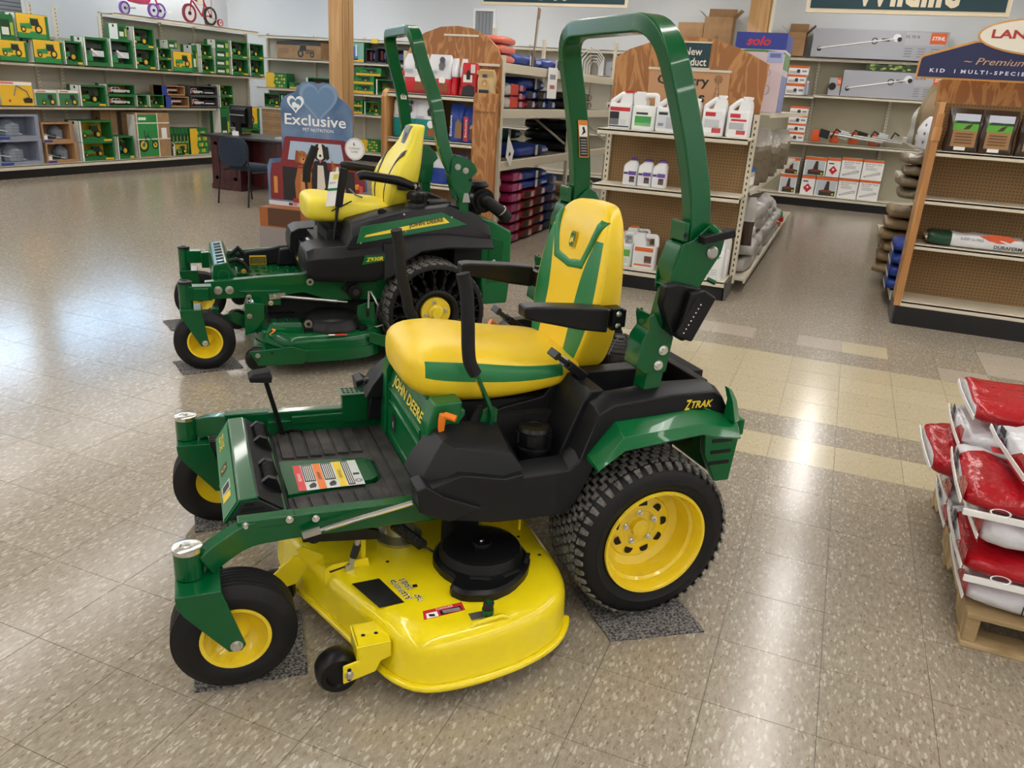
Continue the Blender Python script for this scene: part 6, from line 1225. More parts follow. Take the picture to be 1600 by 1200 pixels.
def toy_box(loc, rz, w, h, d, kind, label, group, cat='toy box'):
    t = thing('toy_box', label, cat, loc, rz, group); c = MB(); b = min(w, h) * .10
    case = {'bin': TGR, 'binbrown': TBR, 'semi': TBR, 'arm': TY, 'red': TW, 'pickup': TG, 'trailer': C_('4a4a4c'), 'carton': CARD, 'bike': CARD, 'dark': C_('2b2c36')}.get(kind, TG)
    recess = kind in ('window', 'combine', 'bin', 'binbrown', 'semi', 'pickup', 'trailer', 'implement', 'dark')
    if recess:
        e = d * .7; inn = {'window': TY, 'implement': C_('a98a26'), 'combine': C_('4f5a50'), 'bin': C_('6f7688'), 'binbrown': C_('8a7358'), 'semi': C_('5a3a2a'), 'pickup': C_('9a6a30'), 'trailer': C_('3a3c42'), 'dark': C_('1b1c22')}[kind]
        c.bb((0, e, 0), (w, d, h), case); c.bb((b, e - .002, b), (w - b, e, h - b), inn)
        for lo, hi in (((0, 0, 0), (w, e, b * 1.4)), ((0, 0, h - b * .8), (w, e, h)), ((0, 0, b * 1.4), (b * .8, e, h - b * .8)), ((w - b * (1.8 if kind in ('bin', 'binbrown') else .8), 0, b * 1.4), (w, e, h - b * .8))): c.bb(lo, hi, case)
    else: c.bb((0, 0, 0), (w, d, h), case)
    c.build('carton', t, smooth=0)
    p = MB()
    if kind in ('window', 'print', 'implement', 'combine', 'pickup', 'red', 'arm', 'flat'):   # white end panel with a round mark
        p.bb((-.0015, d * .05, .002), (0, d * .72, h - .004), TW); r_ = min(.02, h * .09); p.prism([(d * .38 + r_ * math.cos(i * .628), h - .035 + r_ * 1.1 * math.sin(i * .628)) for i in range(10)], 'x', -.003, -.0015, TD)
        p.bb((-.0015 + 0, -.0012, .002), (w * .05, 0, h - .004), TW) if kind in ('combine', 'implement', 'window') else None
    if kind == 'print':
        p.bb((.004, -.001, h * .22), (w - .004, 0, h - .004), TY); p.add([(w * q, -.0015, h * v) for q, v in ((.02, .02), (.98, .02), (.98, .24), (.7, .2), (.6, .30), (.42, .30), (.34, .2), (.02, .24))], [tuple(range(8))], TG2)
        small_tractor(p, w * .06, h * .22, w * .82, h * .62, -.003, print_=True); p.bb((w * .9, -.002, h * .02), (w - .001, -.0005, h * .95), TG) if w > .3 else None
    elif kind == 'arm':
        p.bb((.003, -.001, h * .86), (w - .003, 0, h - .003), TW); p.bb((.01, -.0016, h * .9), (w * .42, -.001, h * .97), C_('d95c6c'))
        for a, b_ in (((.40, .42), (.5, .84)), ((.5, .84), (.8, .62)), ((.8, .62), (.88, .35))): p.tube([(w * a[0], -.003, h * a[1]), (w * b_[0], -.003, h * b_[1])], .008, C_('6b6f74'), n=4)
        p.add([(w * q, -.004, h * v) for q, v in ((.70, .12), (.66, .28), (.82, .36), (.96, .3), (.95, .12))], [tuple(range(5))], TD); p.prism([(w * .25 + .02 * math.cos(i * .628), h * .2 + .02 * math.sin(i * .628)) for i in range(10)], 'y', -.002, -.001, TRED)
    elif kind == 'red':
        p.bb((.003, -.001, h * .84), (w - .003, 0, h - .003), TW); p.bb((.02, -.0016, h * .88), (w * .5, -.001, h * .96), C_('d95c6c')); p.bb((.003, -.001, .003), (w - .003, 0, h * .84), C_('3c7a4a')); small_tractor(p, w * .25, h * .04, w * .7, h * .72, -.003, body=C_('2f6b4d'), print_=True)
    elif kind == 'combine':
        p.bb((w * .14, d * .25, h * .62), (w * .86, d * .6, h * .78), C_('2d3b33')); p.bb((w * .4, d * .15, h * .34), (w * .88, d * .6, h * .55), C_('cfd3d6')); p.bb((w * .1, d * .2, h * .18), (w * .42, d * .6, h * .40), TG2); p.add([(w * .3, d * .1, h * .58), (w * .62, d * .1, h * .36), (w * .66, d * .1, h * .40), (w * .36, d * .1, h * .62)], [(0, 1, 2, 3)], TW)
    elif kind in ('window', 'implement'):
        small_tractor(p, w * .14, h * .15, w * .72, h * .62, d * .4); p.bb((w * .1, d * .3, h * .14), (w * .9, d * .6, h * .2), TG2)
        if kind == 'implement': p.bb((w * .58, d * .3, h * .5), (w * .84, d * .6, h * .78), C_('35492c')); p.bb((w * .14, d * .25, h * .72), (w * .8, d * .5, h * .86), TD)
        p.bb((w * .7, -.001, h * .03), (w * .95, 0, h * .12), TY)
    elif kind in ('bin', 'binbrown'):
        cx = w * (.42 if kind == 'bin' else .66); r_ = w * (.24 if kind == 'bin' else .2); G_ = C_('77808c')
        p.lathe([(r_, h * .16), (r_, h * .58), (r_ * .25, h * .84), (0, h * .86)], (cx, d * .55, 0), 'z', G_, 14)
        for k in range(3): p.lathe([(r_ * 1.01, h * (.24 + .12 * k)), (r_ * 1.01, h * (.25 + .12 * k))], (cx, d * .55, 0), 'z', C_('a9b0bb'), 14)
        p.tube([(w * .05, d * .12, h * .42), (w * .62, d * .12, h * .2)], .008, C_('b9bec8'), n=5); p.bb((w * .02, -.001, .004), (w * .3, 0, h * .12), TBL)
        if kind == 'binbrown': p.bb((w * .06, d * .1, h * .14), (w * .2, d * .4, h * .34), TW); p.bb((w * .2, d * .1, h * .16), (w * .48, d * .4, h * .36), TD); p.bb((w * .06, d * .12, h * .14), (w * .5, d * .38, h * .2), TW)
    elif kind == 'semi':
        p.bb((w * .0, -.001, 0), (w * .22, d * .7, h + .001), TBL); p.bb((w * .26, d * .2, h * .42), (w * .82, d * .5, h * .72), C_('7a3b2c')); p.bb((w * .3, d * .19, h * .46), (w * .74, d * .2, h * .62), C_('d8cfc0')); p.bb((w * .24, d * .2, h * .2), (w * .36, d * .5, h * .6), TW)
        for u in (.3, .42, .66, .74): p.cyl((w * u, d * .15, h * .24), (w * u, d * .4, h * .24), h * .08, TD, 8)
    elif kind in ('pickup', 'trailer'):
        s_ = 1 if kind == 'pickup' else .55; p.prism([(w * (.1 + .8 * s_ * u), h * v) for u, v in ((0, .28), (0, .48), (.08, .52), (.16, .74), (.48, .74), (.56, .52), (1, .5), (1, .28))], 'y', d * .2, d * .55, TW)
        p.prism([(w * (.1 + .8 * s_ * u), h * v) for u, v in ((.14, .54), (.2, .7), (.32, .7), (.32, .54))], 'y', d * .195, d * .2, TD); p.prism([(w * (.1 + .8 * s_ * u), h * v) for u, v in ((.35, .54), (.35, .7), (.46, .7), (.52, .54))], 'y', d * .195, d * .2, TD)
        for u in (.18, .82): p.cyl((w * (.1 + .8 * s_ * u), d * .15, h * .28), (w * (.1 + .8 * s_ * u), d * .5, h * .28), h * .1, TD, 8)
        p.bb((w * .04, -.001, h * .3), (w * .1, 0, h * .6), TRED)
        if kind == 'trailer': p.bb((w * .56, d * .2, h * .3), (w * .9, d * .5, h * .66), TD); p.bb((w * .58, d * .15, h * .3), (w * .92, d * .2, h * .4), C_('c4c8cc'))
    elif kind == 'flat':
        p.bb((w * .06, -.001, h * .15), (w * .7, 0, h * .8), C_('123a1c')); p.bb((w * .1, -.002, h * .2), (w * .6, -.001, h * .5), C_('d8dccf')); p.bb((w * .74, -.001, h * .2), (w * .95, 0, h * .7), C_('a8b83a'))
    elif kind == 'yellowgreen':
        p.bb((.003, -.001, .003), (w * .97, 0, h * .3), TY); small_tractor(p, w * .1, h * .3, w * .7, h * .6, -.003, print_=True); p.bb((w * .85, -.001, h * .3), (w * .99, 0, h * .95), TG2)
        p.bb((w * .3, -.0015, h * .5), (w * .8, -.0005, h * .9), C_('123a1c'))
    elif kind == 'multi':
        p.bb((.003, -.001, .003), (w * .4, 0, h - .003), TY)
        for i in range(5):
            for j in range(4): p.bb((w * (.36 + .12 * i), -.002, h * (.06 + .23 * j)), (w * (.45 + .12 * i), -.001, h * (.2 + .23 * j)), (TY, TG2, C_('9ac04a'))[(i + j) % 3])
    elif kind == 'carton': p.bb((-.001, d * .4, h * .72), (0, d * .6, h * .86), TD); p.bb((0, -.001, h * .48), (w, 0, h * .52), C_('c7a67e'))
    elif kind == 'bike':
        p.bb((-.001, .01, .01), (0, d * .6, h - .03), TW); p.bb((w * .04, -.001, .02), (w * .62, 0, h - .03), TG2)
        for u, v, r_ in ((.18, .28, .11), (.52, .28, .07)): p.ring((w * u, h * v), r_ * .72, r_, (0, -.002, 0), (1, 0, 0), (0, 0, 1), TD); p.ring((w * u, h * v), r_ * .3, r_ * .6, (0, -.002, 0), (1, 0, 0), (0, 0, 1), TY)
        for a, b_ in (((.18, .28), (.3, .5)), ((.3, .5), (.52, .3)), ((.24, .42), (.22, .62)), ((.3, .5), (.34, .58))): p.tube([(w * a[0], -.003, h * a[1]), (w * b_[0], -.003, h * b_[1])], .009, C_('14401f'), n=4)
        p.bb((w * .08, -.002, h * .84), (w * .3, -.001, h * .9), TW)
        for u in (.02, .62): p.bb((w * u, -.004, 0), (w * u + .018, -.002, h), C_('e6dfcf'))
        for v in (.4, .76): p.bb((0, -.004, h * v), (w, -.002, h * v + .018), C_('e6dfcf'))
        p.bb((w * .74, -.002, h * .4), (w * .9, 0, h * .66), TW)
    elif kind == 'kid':
        p.bb((.004, -.001, .004), (w - .004, 0, h - .004), C_('7fae9a')); p.bb((.01, -.002, h * .1), (w * .5, -.001, h * .8), C_('4a6fa8')); p.bb((w * .3, -.003, h * .3), (w * .45, -.002, h * .9), C_('cfe0e8')); p.bb((.01, -.002, .01), (w - .01, -.001, h * .16), TY)
    if kind == 'dark': p.bb((w * .2, d * .3, h * .2), (w * .45, d * .6, h * .8), C_('7a2d34')); p.bb((w * .55, d * .3, h * .3), (w * .8, d * .6, h * .7), C_('4b5a86'))
    if p.f: p.build('toy_display' if recess else 'printed_front', t, smooth=0)
    return t
LG = 'toy boxes on the left wall shelves'
def left(y0, y1, z0, z1, kind, label, dx=0.0, d=.26):
    return toy_box((-10.80 - dx, y0 + .008, z0), math.pi / 2, y1 - y0 - .016, z1 - z0, d, kind, label, LG)
top = [
 (8.16, 8.60, 1.557, 1.82, 'print', 'yellow fronted toy tractor box at the near end of the top toy shelf'),
 (8.68, 9.17, 1.557, 1.86, 'print', 'yellow fronted articulated tractor box below its twin on the top toy shelf'),
 (9.18, 9.50, 1.557, 1.88, 'implement', 'green window box with a brown toy wagon beside the yellow tractor box'),
 (9.53, 9.98, 1.557, 1.96, 'combine', 'green toy box showing white harvester header, first of two'),
 (10.00, 10.46, 1.557, 1.97, 'combine', 'green toy box showing white harvester header, second of two'),
 (10.48, 10.92, 1.557, 1.878, 'implement', 'green window box with a dark forage machine, lower of its pair'),
 (10.48, 10.92, 1.879, 2.18, 'implement', 'green window box with a dark forage machine, upper of its pair'),
 (10.95, 11.26, 1.557, 1.73, 'window', 'small green toy box with brown machine, lower of two beneath the bicycle'),
 (10.95, 11.27, 1.731, 1.905, 'window', 'small green toy box with brown machine, upper of two beneath the bicycle'),
 (11.29, 11.78, 1.557, 1.87, 'print', 'yellow fronted tractor box standing under the small red bicycle'),
 (11.94, 12.28, 1.557, 1.81, 'window', 'tall green toy box with yellow backing, lower of two on the top shelf'),
 (11.94, 12.24, 1.812, 2.03, 'window', 'tall green toy box with yellow backing, upper of two on the top shelf'),
 (12.32, 12.68, 1.557, 1.69, 'flat', 'flat green machine box at the bottom of the stack of three'),
 (12.32, 12.68, 1.691, 1.83, 'flat', 'flat green machine box in the middle of the stack of three'),
 (12.33, 12.69, 1.831, 1.97, 'flat', 'flat green machine box at the top of the stack of three'),
 (12.34, 12.69, 1.971, 2.13, 'flat', 'plain green box lying across the stack of flat machine boxes'),
 (12.72, 13.20, 1.557, 1.85, 'implement', 'green box with dark seeder on yellow, lower of the first pair'),
 (12.72, 13.20, 1.851, 2.14, 'implement', 'green box with dark seeder on yellow, upper of the first pair'),
 (13.23, 13.66, 1.557, 1.865, 'implement', 'green box with dark seeder on yellow, lower of the last pair'),
 (13.23, 13.66, 1.866, 2.13, 'implement', 'green box with dark seeder on yellow, upper of the last pair'),
 (7.70, 8.14, 1.557, 1.84, 'print', 'yellow fronted toy tractor box cut off by the photo edge')]
for a in top: left(*a)
left(8.22, 8.44, 1.821, 2.14, 'flat', 'narrow dark green box standing on the nearest yellow tractor box'); left(8.47, 8.98, 1.862, 2.18, 'print', 'yellow fronted articulated tractor box raised on top of its twin')
left(10.24, 10.42, 1.971, 2.20, 'flat', 'narrow dark green box standing behind the second header box', .05); left(11.24, 11.45, 1.906, 2.04, 'flat', 'little green clamshell pack behind the small toy boxes', .03); left(11.80, 11.93, 1.557, 2.0, 'flat', 'narrow green pack wedged beside the yellow fronted bicycle-side box', .05)
mid = [
 (8.09, 8.59, .978, 1.29, 'arm', 'yellow toy box printed with a grey excavator arm'), (8.61, 8.97, .978, 1.19, 'red', 'white headed box with green toy tractor print beside the excavator box'), (8.99, 9.34, .978, 1.195, 'red', 'white headed box with dark toy tractor print, next to the combine box'),
 (9.36, 9.85, .978, 1.28, 'implement', 'yellow and green combine harvester box on the middle toy shelf'), (9.88, 10.40, .978, 1.14, 'pickup', 'green box with white toy pickup, lower of the two'), (9.88, 10.42, 1.141, 1.31, 'pickup', 'green box with white toy pickup, upper of the two'),
 (10.43, 10.66, .978, 1.16, 'window', 'small yellow edged toy tractor box beside the pickups'), (10.69, 11.02, .978, 1.165, 'window', 'small grey green toy box next to the truck boxes'), (11.05, 11.60, .978, 1.15, 'semi', 'blue and brown toy lorry box, lower of the two'), (10.98, 11.52, 1.167, 1.32, 'semi', 'blue and brown toy lorry box, upper of the two'),
 (11.64, 12.32, .978, 1.16, 'trailer', 'grey box with white truck and trailer, lower of the two'), (11.62, 12.32, 1.161, 1.34, 'trailer', 'grey box with white truck and trailer, upper of the two'), (7.55, 8.06, .978, 1.2, 'flat', 'green toy box cut off at the near end of the middle shelf')]
for a in mid: left(*a)
left(12.36, 12.73, .978, 1.17, 'window', 'green box with large yellow wheels, lower of the two by the shelf end'); left(12.36, 12.73, 1.171, 1.37, 'window', 'green box with large yellow wheels, upper of the two by the shelf end')
low = [
 (7.93, 8.63, .178, .525, 'bin', 'large grey box with a toy grain bin, lower of the two'), (7.93, 8.62, .526, .86, 'bin', 'large grey box with a toy grain bin, upper of the two'), (8.67, 9.22, .178, .47, 'binbrown', 'brown box with grain bin and white lorry, lower of the two'), (8.64, 9.17, .471, .75, 'binbrown', 'brown box with grain bin and white lorry, upper of the two'),
 (9.28, 9.90, .178, .455, 'window', 'wide green box with toy tractors and planter, lower of the two'), (9.28, 9.90, .456, .77, 'window', 'wide green box with toy tractors and planter, upper of the two'), (9.96, 10.30, .178, .53, 'window', 'green toy box standing before the tall brown cartons'),
 (10.36, 11.10, .178, .885, 'bike', 'tall brown carton printed with a balance bike, held by white straps')]
for a in low: left(*a, d=.30)
left(9.95, 10.14, .178, .90, 'carton', 'tall plain brown carton, nearer of two behind the green toy box', .30, .17); left(10.14, 10.285, .178, .90, 'carton', 'tall plain brown carton, farther of two behind the green toy box', .30, .17)
for k in range(5): toy_box((-10.86, 11.16 + .085 * k, .178), math.pi / 2, .075, .45, .3, 'flat', 'thin green toy box standing on edge, %s of five beside the balance bike carton' % ['first', 'second', 'third', 'fourth', 'fifth'][k], LG)
left(11.60, 12.06, .178, .62, 'multi', 'wide green box with rows of yellow toys beside the thin boxes', .05); left(11.14, 11.5, .178, .39, 'window', 'small yellow green toy box leaning before the thin boxes', -.06 + .05, .04)
left(12.36, 12.60, .178, .97, 'flat', 'tall green box with white edge behind the monitor'); left(12.75, 13.46, .60, .99, 'print', 'yellow fronted toy box standing on another behind the monitor'); left(12.75, 13.46, .178, .595, 'window', 'large green toy box under the yellow fronted one by the desk')
BG = 'boxes on the back wall shelves'
def back(x0, x1, z0, z1, kind, label, dy=0.0, d=.28): return toy_box((x0 + .005, 15.28 + dy, z0), 0, x1 - x0 - .01, z1 - z0, d, kind, label, BG)
for a in [(-12.05, -11.50, 1.348, 1.65, 'multi', 'yellow and green box of many small toys on the corner shelf'), (-11.44, -11.11, 1.348, 1.48, 'yellowgreen', 'flat yellow green toy box beside the box of many toys'), (-11.0, -10.2, 1.348, 1.6, 'implement', 'dark green toy box half hidden by the pine post'), (-12.14, -11.70, .943, 1.22, 'implement', 'green toy tractor set box on the shelf above the brown cartons'), (-11.66, -11.2, .943, 1.2, 'window', 'white edged green toy box above the brown cartons'),
          (-9.86, -9.56, 1.953, 2.325, 'kid', 'pale printed toy box on the upper shelf beside the pine post'), (-9.53, -9.28, 1.953, 2.22, 'dark', 'dark red and blue toy box, first of three on the upper shelf'), (-9.27, -9.04, 1.953, 2.25, 'dark', 'dark red and blue toy box, second of three on the upper shelf'), (-9.03, -8.6, 1.953, 2.24, 'dark', 'dark red and blue toy box, third of three on the upper shelf'),
          (-9.86, -9.32, 1.348, 1.53, 'yellowgreen', 'yellow green implement box at the bottom of the stack of three'), (-9.86, -9.32, 1.531, 1.70, 'yellowgreen', 'yellow green implement box in the middle of the stack of three'), (-9.77, -9.15, 1.701, 1.86, 'yellowgreen', 'yellow green implement box at the top of the stack of three'), (-9.28, -8.7, 1.348, 1.65, 'implement', 'dark green toy box behind the arched endcap, white edge showing'),
          (-9.88, -9.60, .943, 1.08, 'yellowgreen', 'small green toy box on the fourth shelf, lower of two'), (-9.88, -9.60, 1.081, 1.22, 'yellowgreen', 'small green toy box on the fourth shelf, upper of two'), (-9.56, -9.2, .943, 1.2, 'window', 'green toy box beside the two small ones on the fourth shelf'), (-9.68, -9.2, .193, .44, 'multi', 'yellow green toy box on the lowest back wall shelf')]: back(*a)
for k in range(4): back(-12.22, -11.64, .193 + .178 * k, .193 + .178 * k + .175, 'carton', 'flat brown carton, %s in the stack beside the desk' % ['lowest', 'second', 'third', 'topmost'][k], .02, .3)
t = thing('ride_on_carton', 'brown carton printed with a pedal tractor on the upper back shelf', 'carton', (-11.72, 15.26, 1.953), 0); q = MB(); q.bb((0, 0, 0), (1.12, .3, .34), CARD); q.build('carton', t, smooth=0); q = MB(); q.bb((.0, -.001, .27), (1.12, 0, .34), TD)
small_tractor(q, .48, .03, .5, .26, -.002, body=C_('6a5238'), rim=C_('8f7550'), flip=True, print_=True); q.bb((.05, -.002, .1), (.3, -.001, .2), C_('8c6c4a')); q.build('printed_front', t, smooth=0)
q = MB(); q.bb((-9.46, 15.384, 2.33), (-9.30, 15.39, 2.42), C_('e6cf2e')); tag(q.build('shelf_ticket', smooth=0), 'yellow paper ticket hanging from the top back rail', 'ticket')
# tricycle and bicycle on the top left shelf
PUR = C_('7a4fb0'); PINK = C_('d8486e')
def ride_wheel(mb, x, z, r, y, tyre, hub): mb.lathe([(r * .78, -.02), (r, -.02), (r, .02), (r * .78, .02), (r * .78, -.02)], (x, y, z), 'y', tyre, 20); mb.lathe([(0, -.008), (r * .79, -.008), (r * .79, .008), (0, .008)], (x, y, z), 'y', hub, 20); mb.disc((x, y, z), r * .2, 'y', .05, TD, 10)
tr_ = thing('tricycle', 'small pink tricycle with purple wheels on the top shelf', 'tricycle', (-11.05, 10.72, 2.362), math.pi / 2)
for x, r_, y in ((.0, .10, .12), (.36, .105, -.12), (.62, .12, 0)): q = MB(); ride_wheel(q, x, r_, r_, y, PUR, C_('d8dcea')); q.build('wheel', tr_, smooth=40)
q = MB(); q.loft([[(.06, -.1, .2), (.06, .1, .2), (.3, .1, .18), (.3, -.1, .18)], [(.0, -.12, .28), (.0, .12, .28), (.34, .12, .26), (.34, -.12, .26)]], PINK); q.build('seat_tray', tr_, smooth=0, bevel=.01); q = MB(); q.tube([(.3, 0, .24), (.52, 0, .34), (.62, 0, .14)], .016, PINK, n=8); q.tube([(.0, -.12, .1), (.0, .12, .1)], .01, STEEL, n=6); q.tube([(.53, 0, .3), (.5, 0, .48)], .014, WHITE, n=8); q.tube([(.5, -.16, .5), (.5, .16, .5)], .014, WHITE, n=8); q.build('frame', tr_, smooth=40); q = MB(); q.bb((.66, -.12, .1), (.76, -.06, .12), WHITE); q.build('pedal', tr_, smooth=0); q = MB(); q.bb((.44, -.05, .36), (.5, .05, .46), C_('f0c23a')); q.build('yellow_box', tr_, smooth=0)
bi = thing('bicycle', 'small red bicycle with stabiliser wheels on the top shelf', 'bicycle', (-11.05, 12.0, 2.362), math.pi / 2); BR = C_('b3202c')
for x in (.02, .53): q = MB(); ride_wheel(q, x, .155, .155, 0, C_('8c1d3a') if x < .1 else TD, C_('dcd8d6')); q.build('wheel', bi, smooth=40)
q = MB()
for a, b_ in (((.02, .155), (.13, .48)), ((.11, .40), (.4, .32)), ((.4, .32), (.33, .14)), ((.12, .36), (.33, .14)), ((.33, .14), (.53, .155)), ((.4, .36), (.53, .155)), ((.4, .3), (.38, .48))): q.tube([(a[0], 0, a[1]), (b_[0], 0, b_[1])], .014, BR, n=8)
q.build('frame', bi, smooth=40); q = MB(); q.tube([(.15, -.2, .5), (.15, .2, .5)], .012, WHITE, n=8); q.build('handlebar', bi, smooth=40); q = MB(); q.tube([(.55, -.02, .16), (.56, -.02, .44), (.42, -.02, .45)], .008, C_('c47a86'), n=6); q.build('rear_rack', bi, smooth=40)
for s in (1, -1): q = MB(); ride_wheel(q, .62, .06, .06, s * .14, C_('c0404c'), WHITE); q.cyl((.53, 0, .15), (.62, s * .14, .06), .008, STEEL, 6); q.build('stabiliser', bi, smooth=40)
q = MB(); q.loft([[(.30, -.06, .47), (.30, .06, .47), (.46, .07, .48), (.46, -.07, .48)], [(.30, -.05, .5), (.30, .05, .5), (.46, .06, .52), (.46, -.06, .52)]], BR); q.build('saddle', bi, smooth=0, bevel=.01); q = MB(); q.bb((.22, -.03, .32), (.34, .03, .48), C_('efe6d8')); q.build('paper_tag', bi, smooth=0)
# ---------------------------------------------------------------- jugs
JW = mat('white_jug_plastic', 'eceef0', .35, spec=.4)
def jug(loc, w, d, h, cap, art, label, group, slim=False, front=None):
    t = thing('jug', label, 'jug', loc, 0, group); q = MB()
    def ring(sx, sy, cx, z, r): return [(cx + x, y, z) for x, y in rrect(w * sx, d * sy, min(w * sx, d * sy) * r)]
    if slim:
        q.loft([ring(.94, .94, w / 2, 0, .25), ring(1, 1, w / 2, .008, .25), ring(1, 1, w / 2, h * .66, .25), ring(.94, .9, w * .54, h * .76, .3), ring(.62, .6, w * .62, h * .88, .4), ring(.44, .5, w * .64, h * .9, .45)], JW); q.lathe([(w * .20, 0), (w * .20, h * .06)], (w * .64, 0, h * .88), 'z', JW, 16)
        c_ = MB(); c_.lathe([(w * .235, h * .915), (w * .235, h * .99), (w * .21, h), (0, h)], (w * .64, 0, 0), 'z', cap, 18)
    else:
        q.loft([ring(.94, .94, w / 2, 0, .2), ring(1, 1, w / 2, .01, .2), ring(1, 1, w / 2, h * .62, .2), ring(.96, .94, w / 2, h * .66, .25)], JW)
        if front == 'flat':      # flat topped jug with the handle cut through its shoulder
            q.prism([(.01, h * .64), (.0, h * .92), (w * .05, h * .99), (w * .45, h * .99), (w * .5, h * .82), (w * .56, h * .78), (w * .56, h * .64)], 'y', -d * .44, d * .44, JW); q.tube(fillet([(w * .48, 0, h * .93), (w * .94, 0, h * .95), (w * .97, 0, h * .66)], .02), d * .14, JW, n=10); cx = w * .25
            c_ = MB(); c_.lathe([(w * .2, h * .985), (w * .2, h * 1.02), (0, h * 1.02)], (cx, 0, 0), 'z', cap, 18)
        else:
            sx = 1 if front != 'flip' else -1; U = lambda u: w * u if sx > 0 else w * (1 - u)
            q.prism([(U(.42), h * .62), (U(.50), h * .80), (U(.56), h * .90), (U(.94), h * .90), (U(.99), h * .8), (U(1.0), h * .62)], 'y', -d * .36, d * .36, JW)
            q.tube(fillet([(U(.10), 0, h * .64), (U(.06), 0, h * .70), (U(.50), 0, h * .90), (U(.6), 0, h * .88)], .02), d * .15, JW, n=10); q.lathe([(w * .17, h * .88), (w * .17, h * .94)], (U(.76), 0, 0), 'z', JW, 16)
            c_ = MB(); c_.lathe([(w * .2, h * .935), (w * .2, h * .995), (w * .18, h), (0, h)], (U(.76), 0, 0), 'z', cap, 18)
    q.build('body', t, smooth=40, bevel=.004); c_.build('cap', t, smooth=35)
    a = MB(); y = -d / 2 - .001
    for k, (x0, z0, x1, z1, m) in enumerate(art): a.quad((w * x0, y - .0006 * k, h * z0), (w * x1, y - .0006 * k, h * z0), (w * x1, y - .0006 * k, h * z1), (w * x0, y - .0006 * k, h * z1), m)
    for k in range(3): a.quad((w * .56, y - .004, h * (.12 + .05 * k)), (w * .82, y - .004, h * (.12 + .05 * k)), (w * .82, y - .004, h * (.13 + .05 * k)), (w * .56, y - .004, h * (.13 + .05 * k)), C_('9aa0a6'))
    a.build('label', t, smooth=0)
    return t, a
GY, GL = C_('8d949a'), C_('d5d9dc'); JU = 'jugs on the upper shelf of the middle endcap'
jug((-1.955, 7.06, 1.336), .195, .15, .31, C_('c0282e'), [(.06, .08, .95, .58, C_('e3e5e6')), (.06, .46, .95, .56, C_('c8323a')), (.06, .10, .48, .44, C_('24262c')), (.06, .1, .48, .26, C_('6f7278')), (.06, .05, .95, .08, C_('23253c'))], 'white jug with red cap and dark farm picture on its label', JU)
jug((-1.755, 7.06, 1.336), .20, .15, .30, WHITE, [(.1, .08, .92, .58, C_('f0f2f0')), (.16, .12, .86, .38, C_('3f9a4c')), (.16, .12, .86, .2, C_('7fc07a')), (.2, .42, .7, .48, C_('3c4044'))], 'white flat topped jug with a green field label', JU, front='flat')
jug((-1.55, 7.06, 1.336), .185, .15, .295, WHITE, [(.1, .1, .9, .56, C_('d4d7de')), (.15, .46, .55, .53, C_('2a2c30')), (.5, .1, .88, .4, C_('b9bcc8')), (.15, .16, .4, .24, C_('8d90a8'))], 'white jug with a grey lettered label beside the green field jug', JU)
jug((-1.345, 7.08, 1.336), .15, .14, .28, WHITE, [(.0, .06, 1, .5, C_('31405e')), (.1, .3, .8, .4, GL)], 'white jug with a dark blue label, behind the roll bar', JU)
t, a = jug((-1.165, 7.06, 1.336), .18, .15, .315, WHITE, [(.12, .08, .9, .6, C_('eceef0')), (.14, .48, .6, .58, C_('c8323a')), (.5, .08, .9, .2, C_('c8323a')), (.14, .2, .8, .4, C_('c9ccd0'))], 'white jug with red cornered label, first of two alike', JU)
jug((-.965, 7.06, 1.336), .175, .15, .315, WHITE, [(.12, .08, .9, .6, C_('eceef0')), (.14, .48, .6, .58, C_('c8323a')), (.2, .40, .9, .45, C_('c8323a')), (.5, .08, .9, .18, C_('c8323a')), (.14, .2, .8, .36, C_('b9bcc0'))], 'white jug with red cornered label, second of two alike', JU)
jug((-.99, 7.19, 1.336), .20, .10, .315, WHITE, [(.12, .08, .9, .6, C_('eceef0'))], 'white jug standing behind the second red cornered jug', JU)
for k, x in enumerate((-1.785, -1.655, -1.53)): jug((x, 7.06, .876), .125, .10, .228, C_('5a3a9a'), [(.06, .1, .94, .52, C_('e6e6ee')), (.4, .38, .94, .52, C_('6a4aa8')), (.08, .40, .38, .48, C_('4a4668')), (.5, .12, .86, .34, C_('6a2d34')), (.56, .14, .8, .3, C_('2b3a30'))], 'purple capped white bottle, %s of three in a row' % ['first', 'second', 'third'][k], 'purple capped bottles on the middle shelf', slim=True)
JB = 'jugs on the bottom shelf of the middle endcap'
jug((-1.80, 7.10, .166), .17, .15, .30, C_('e07a35'), [(.1, .1, .9, .6, C_('dfe8d8')), (.4, .3, .9, .5, C_('5aa84a'))], 'white jug with a green leaf label, half behind the seat', JB, front='flat')
t, a = jug((-1.615, 7.06, .166), .20, .16, .305, C_('e8e8e8'), [(.1, .1, .92, .62, C_('dfe2e2')), (.1, .52, .92, .64, C_('e06a2c')), (.12, .1, .9, .15, C_('e06a2c')), (.56, .2, .88, .4, C_('6a4038'))], 'white flat topped jug with an orange headed label', JB, front='flat')
jug((-1.72, 7.20, .166), .20, .10, .33, C_('e07a35'), [(.1, .1, .9, .6, GL)], 'white jug with orange cap standing behind the orange label jug', JB, front='flat')
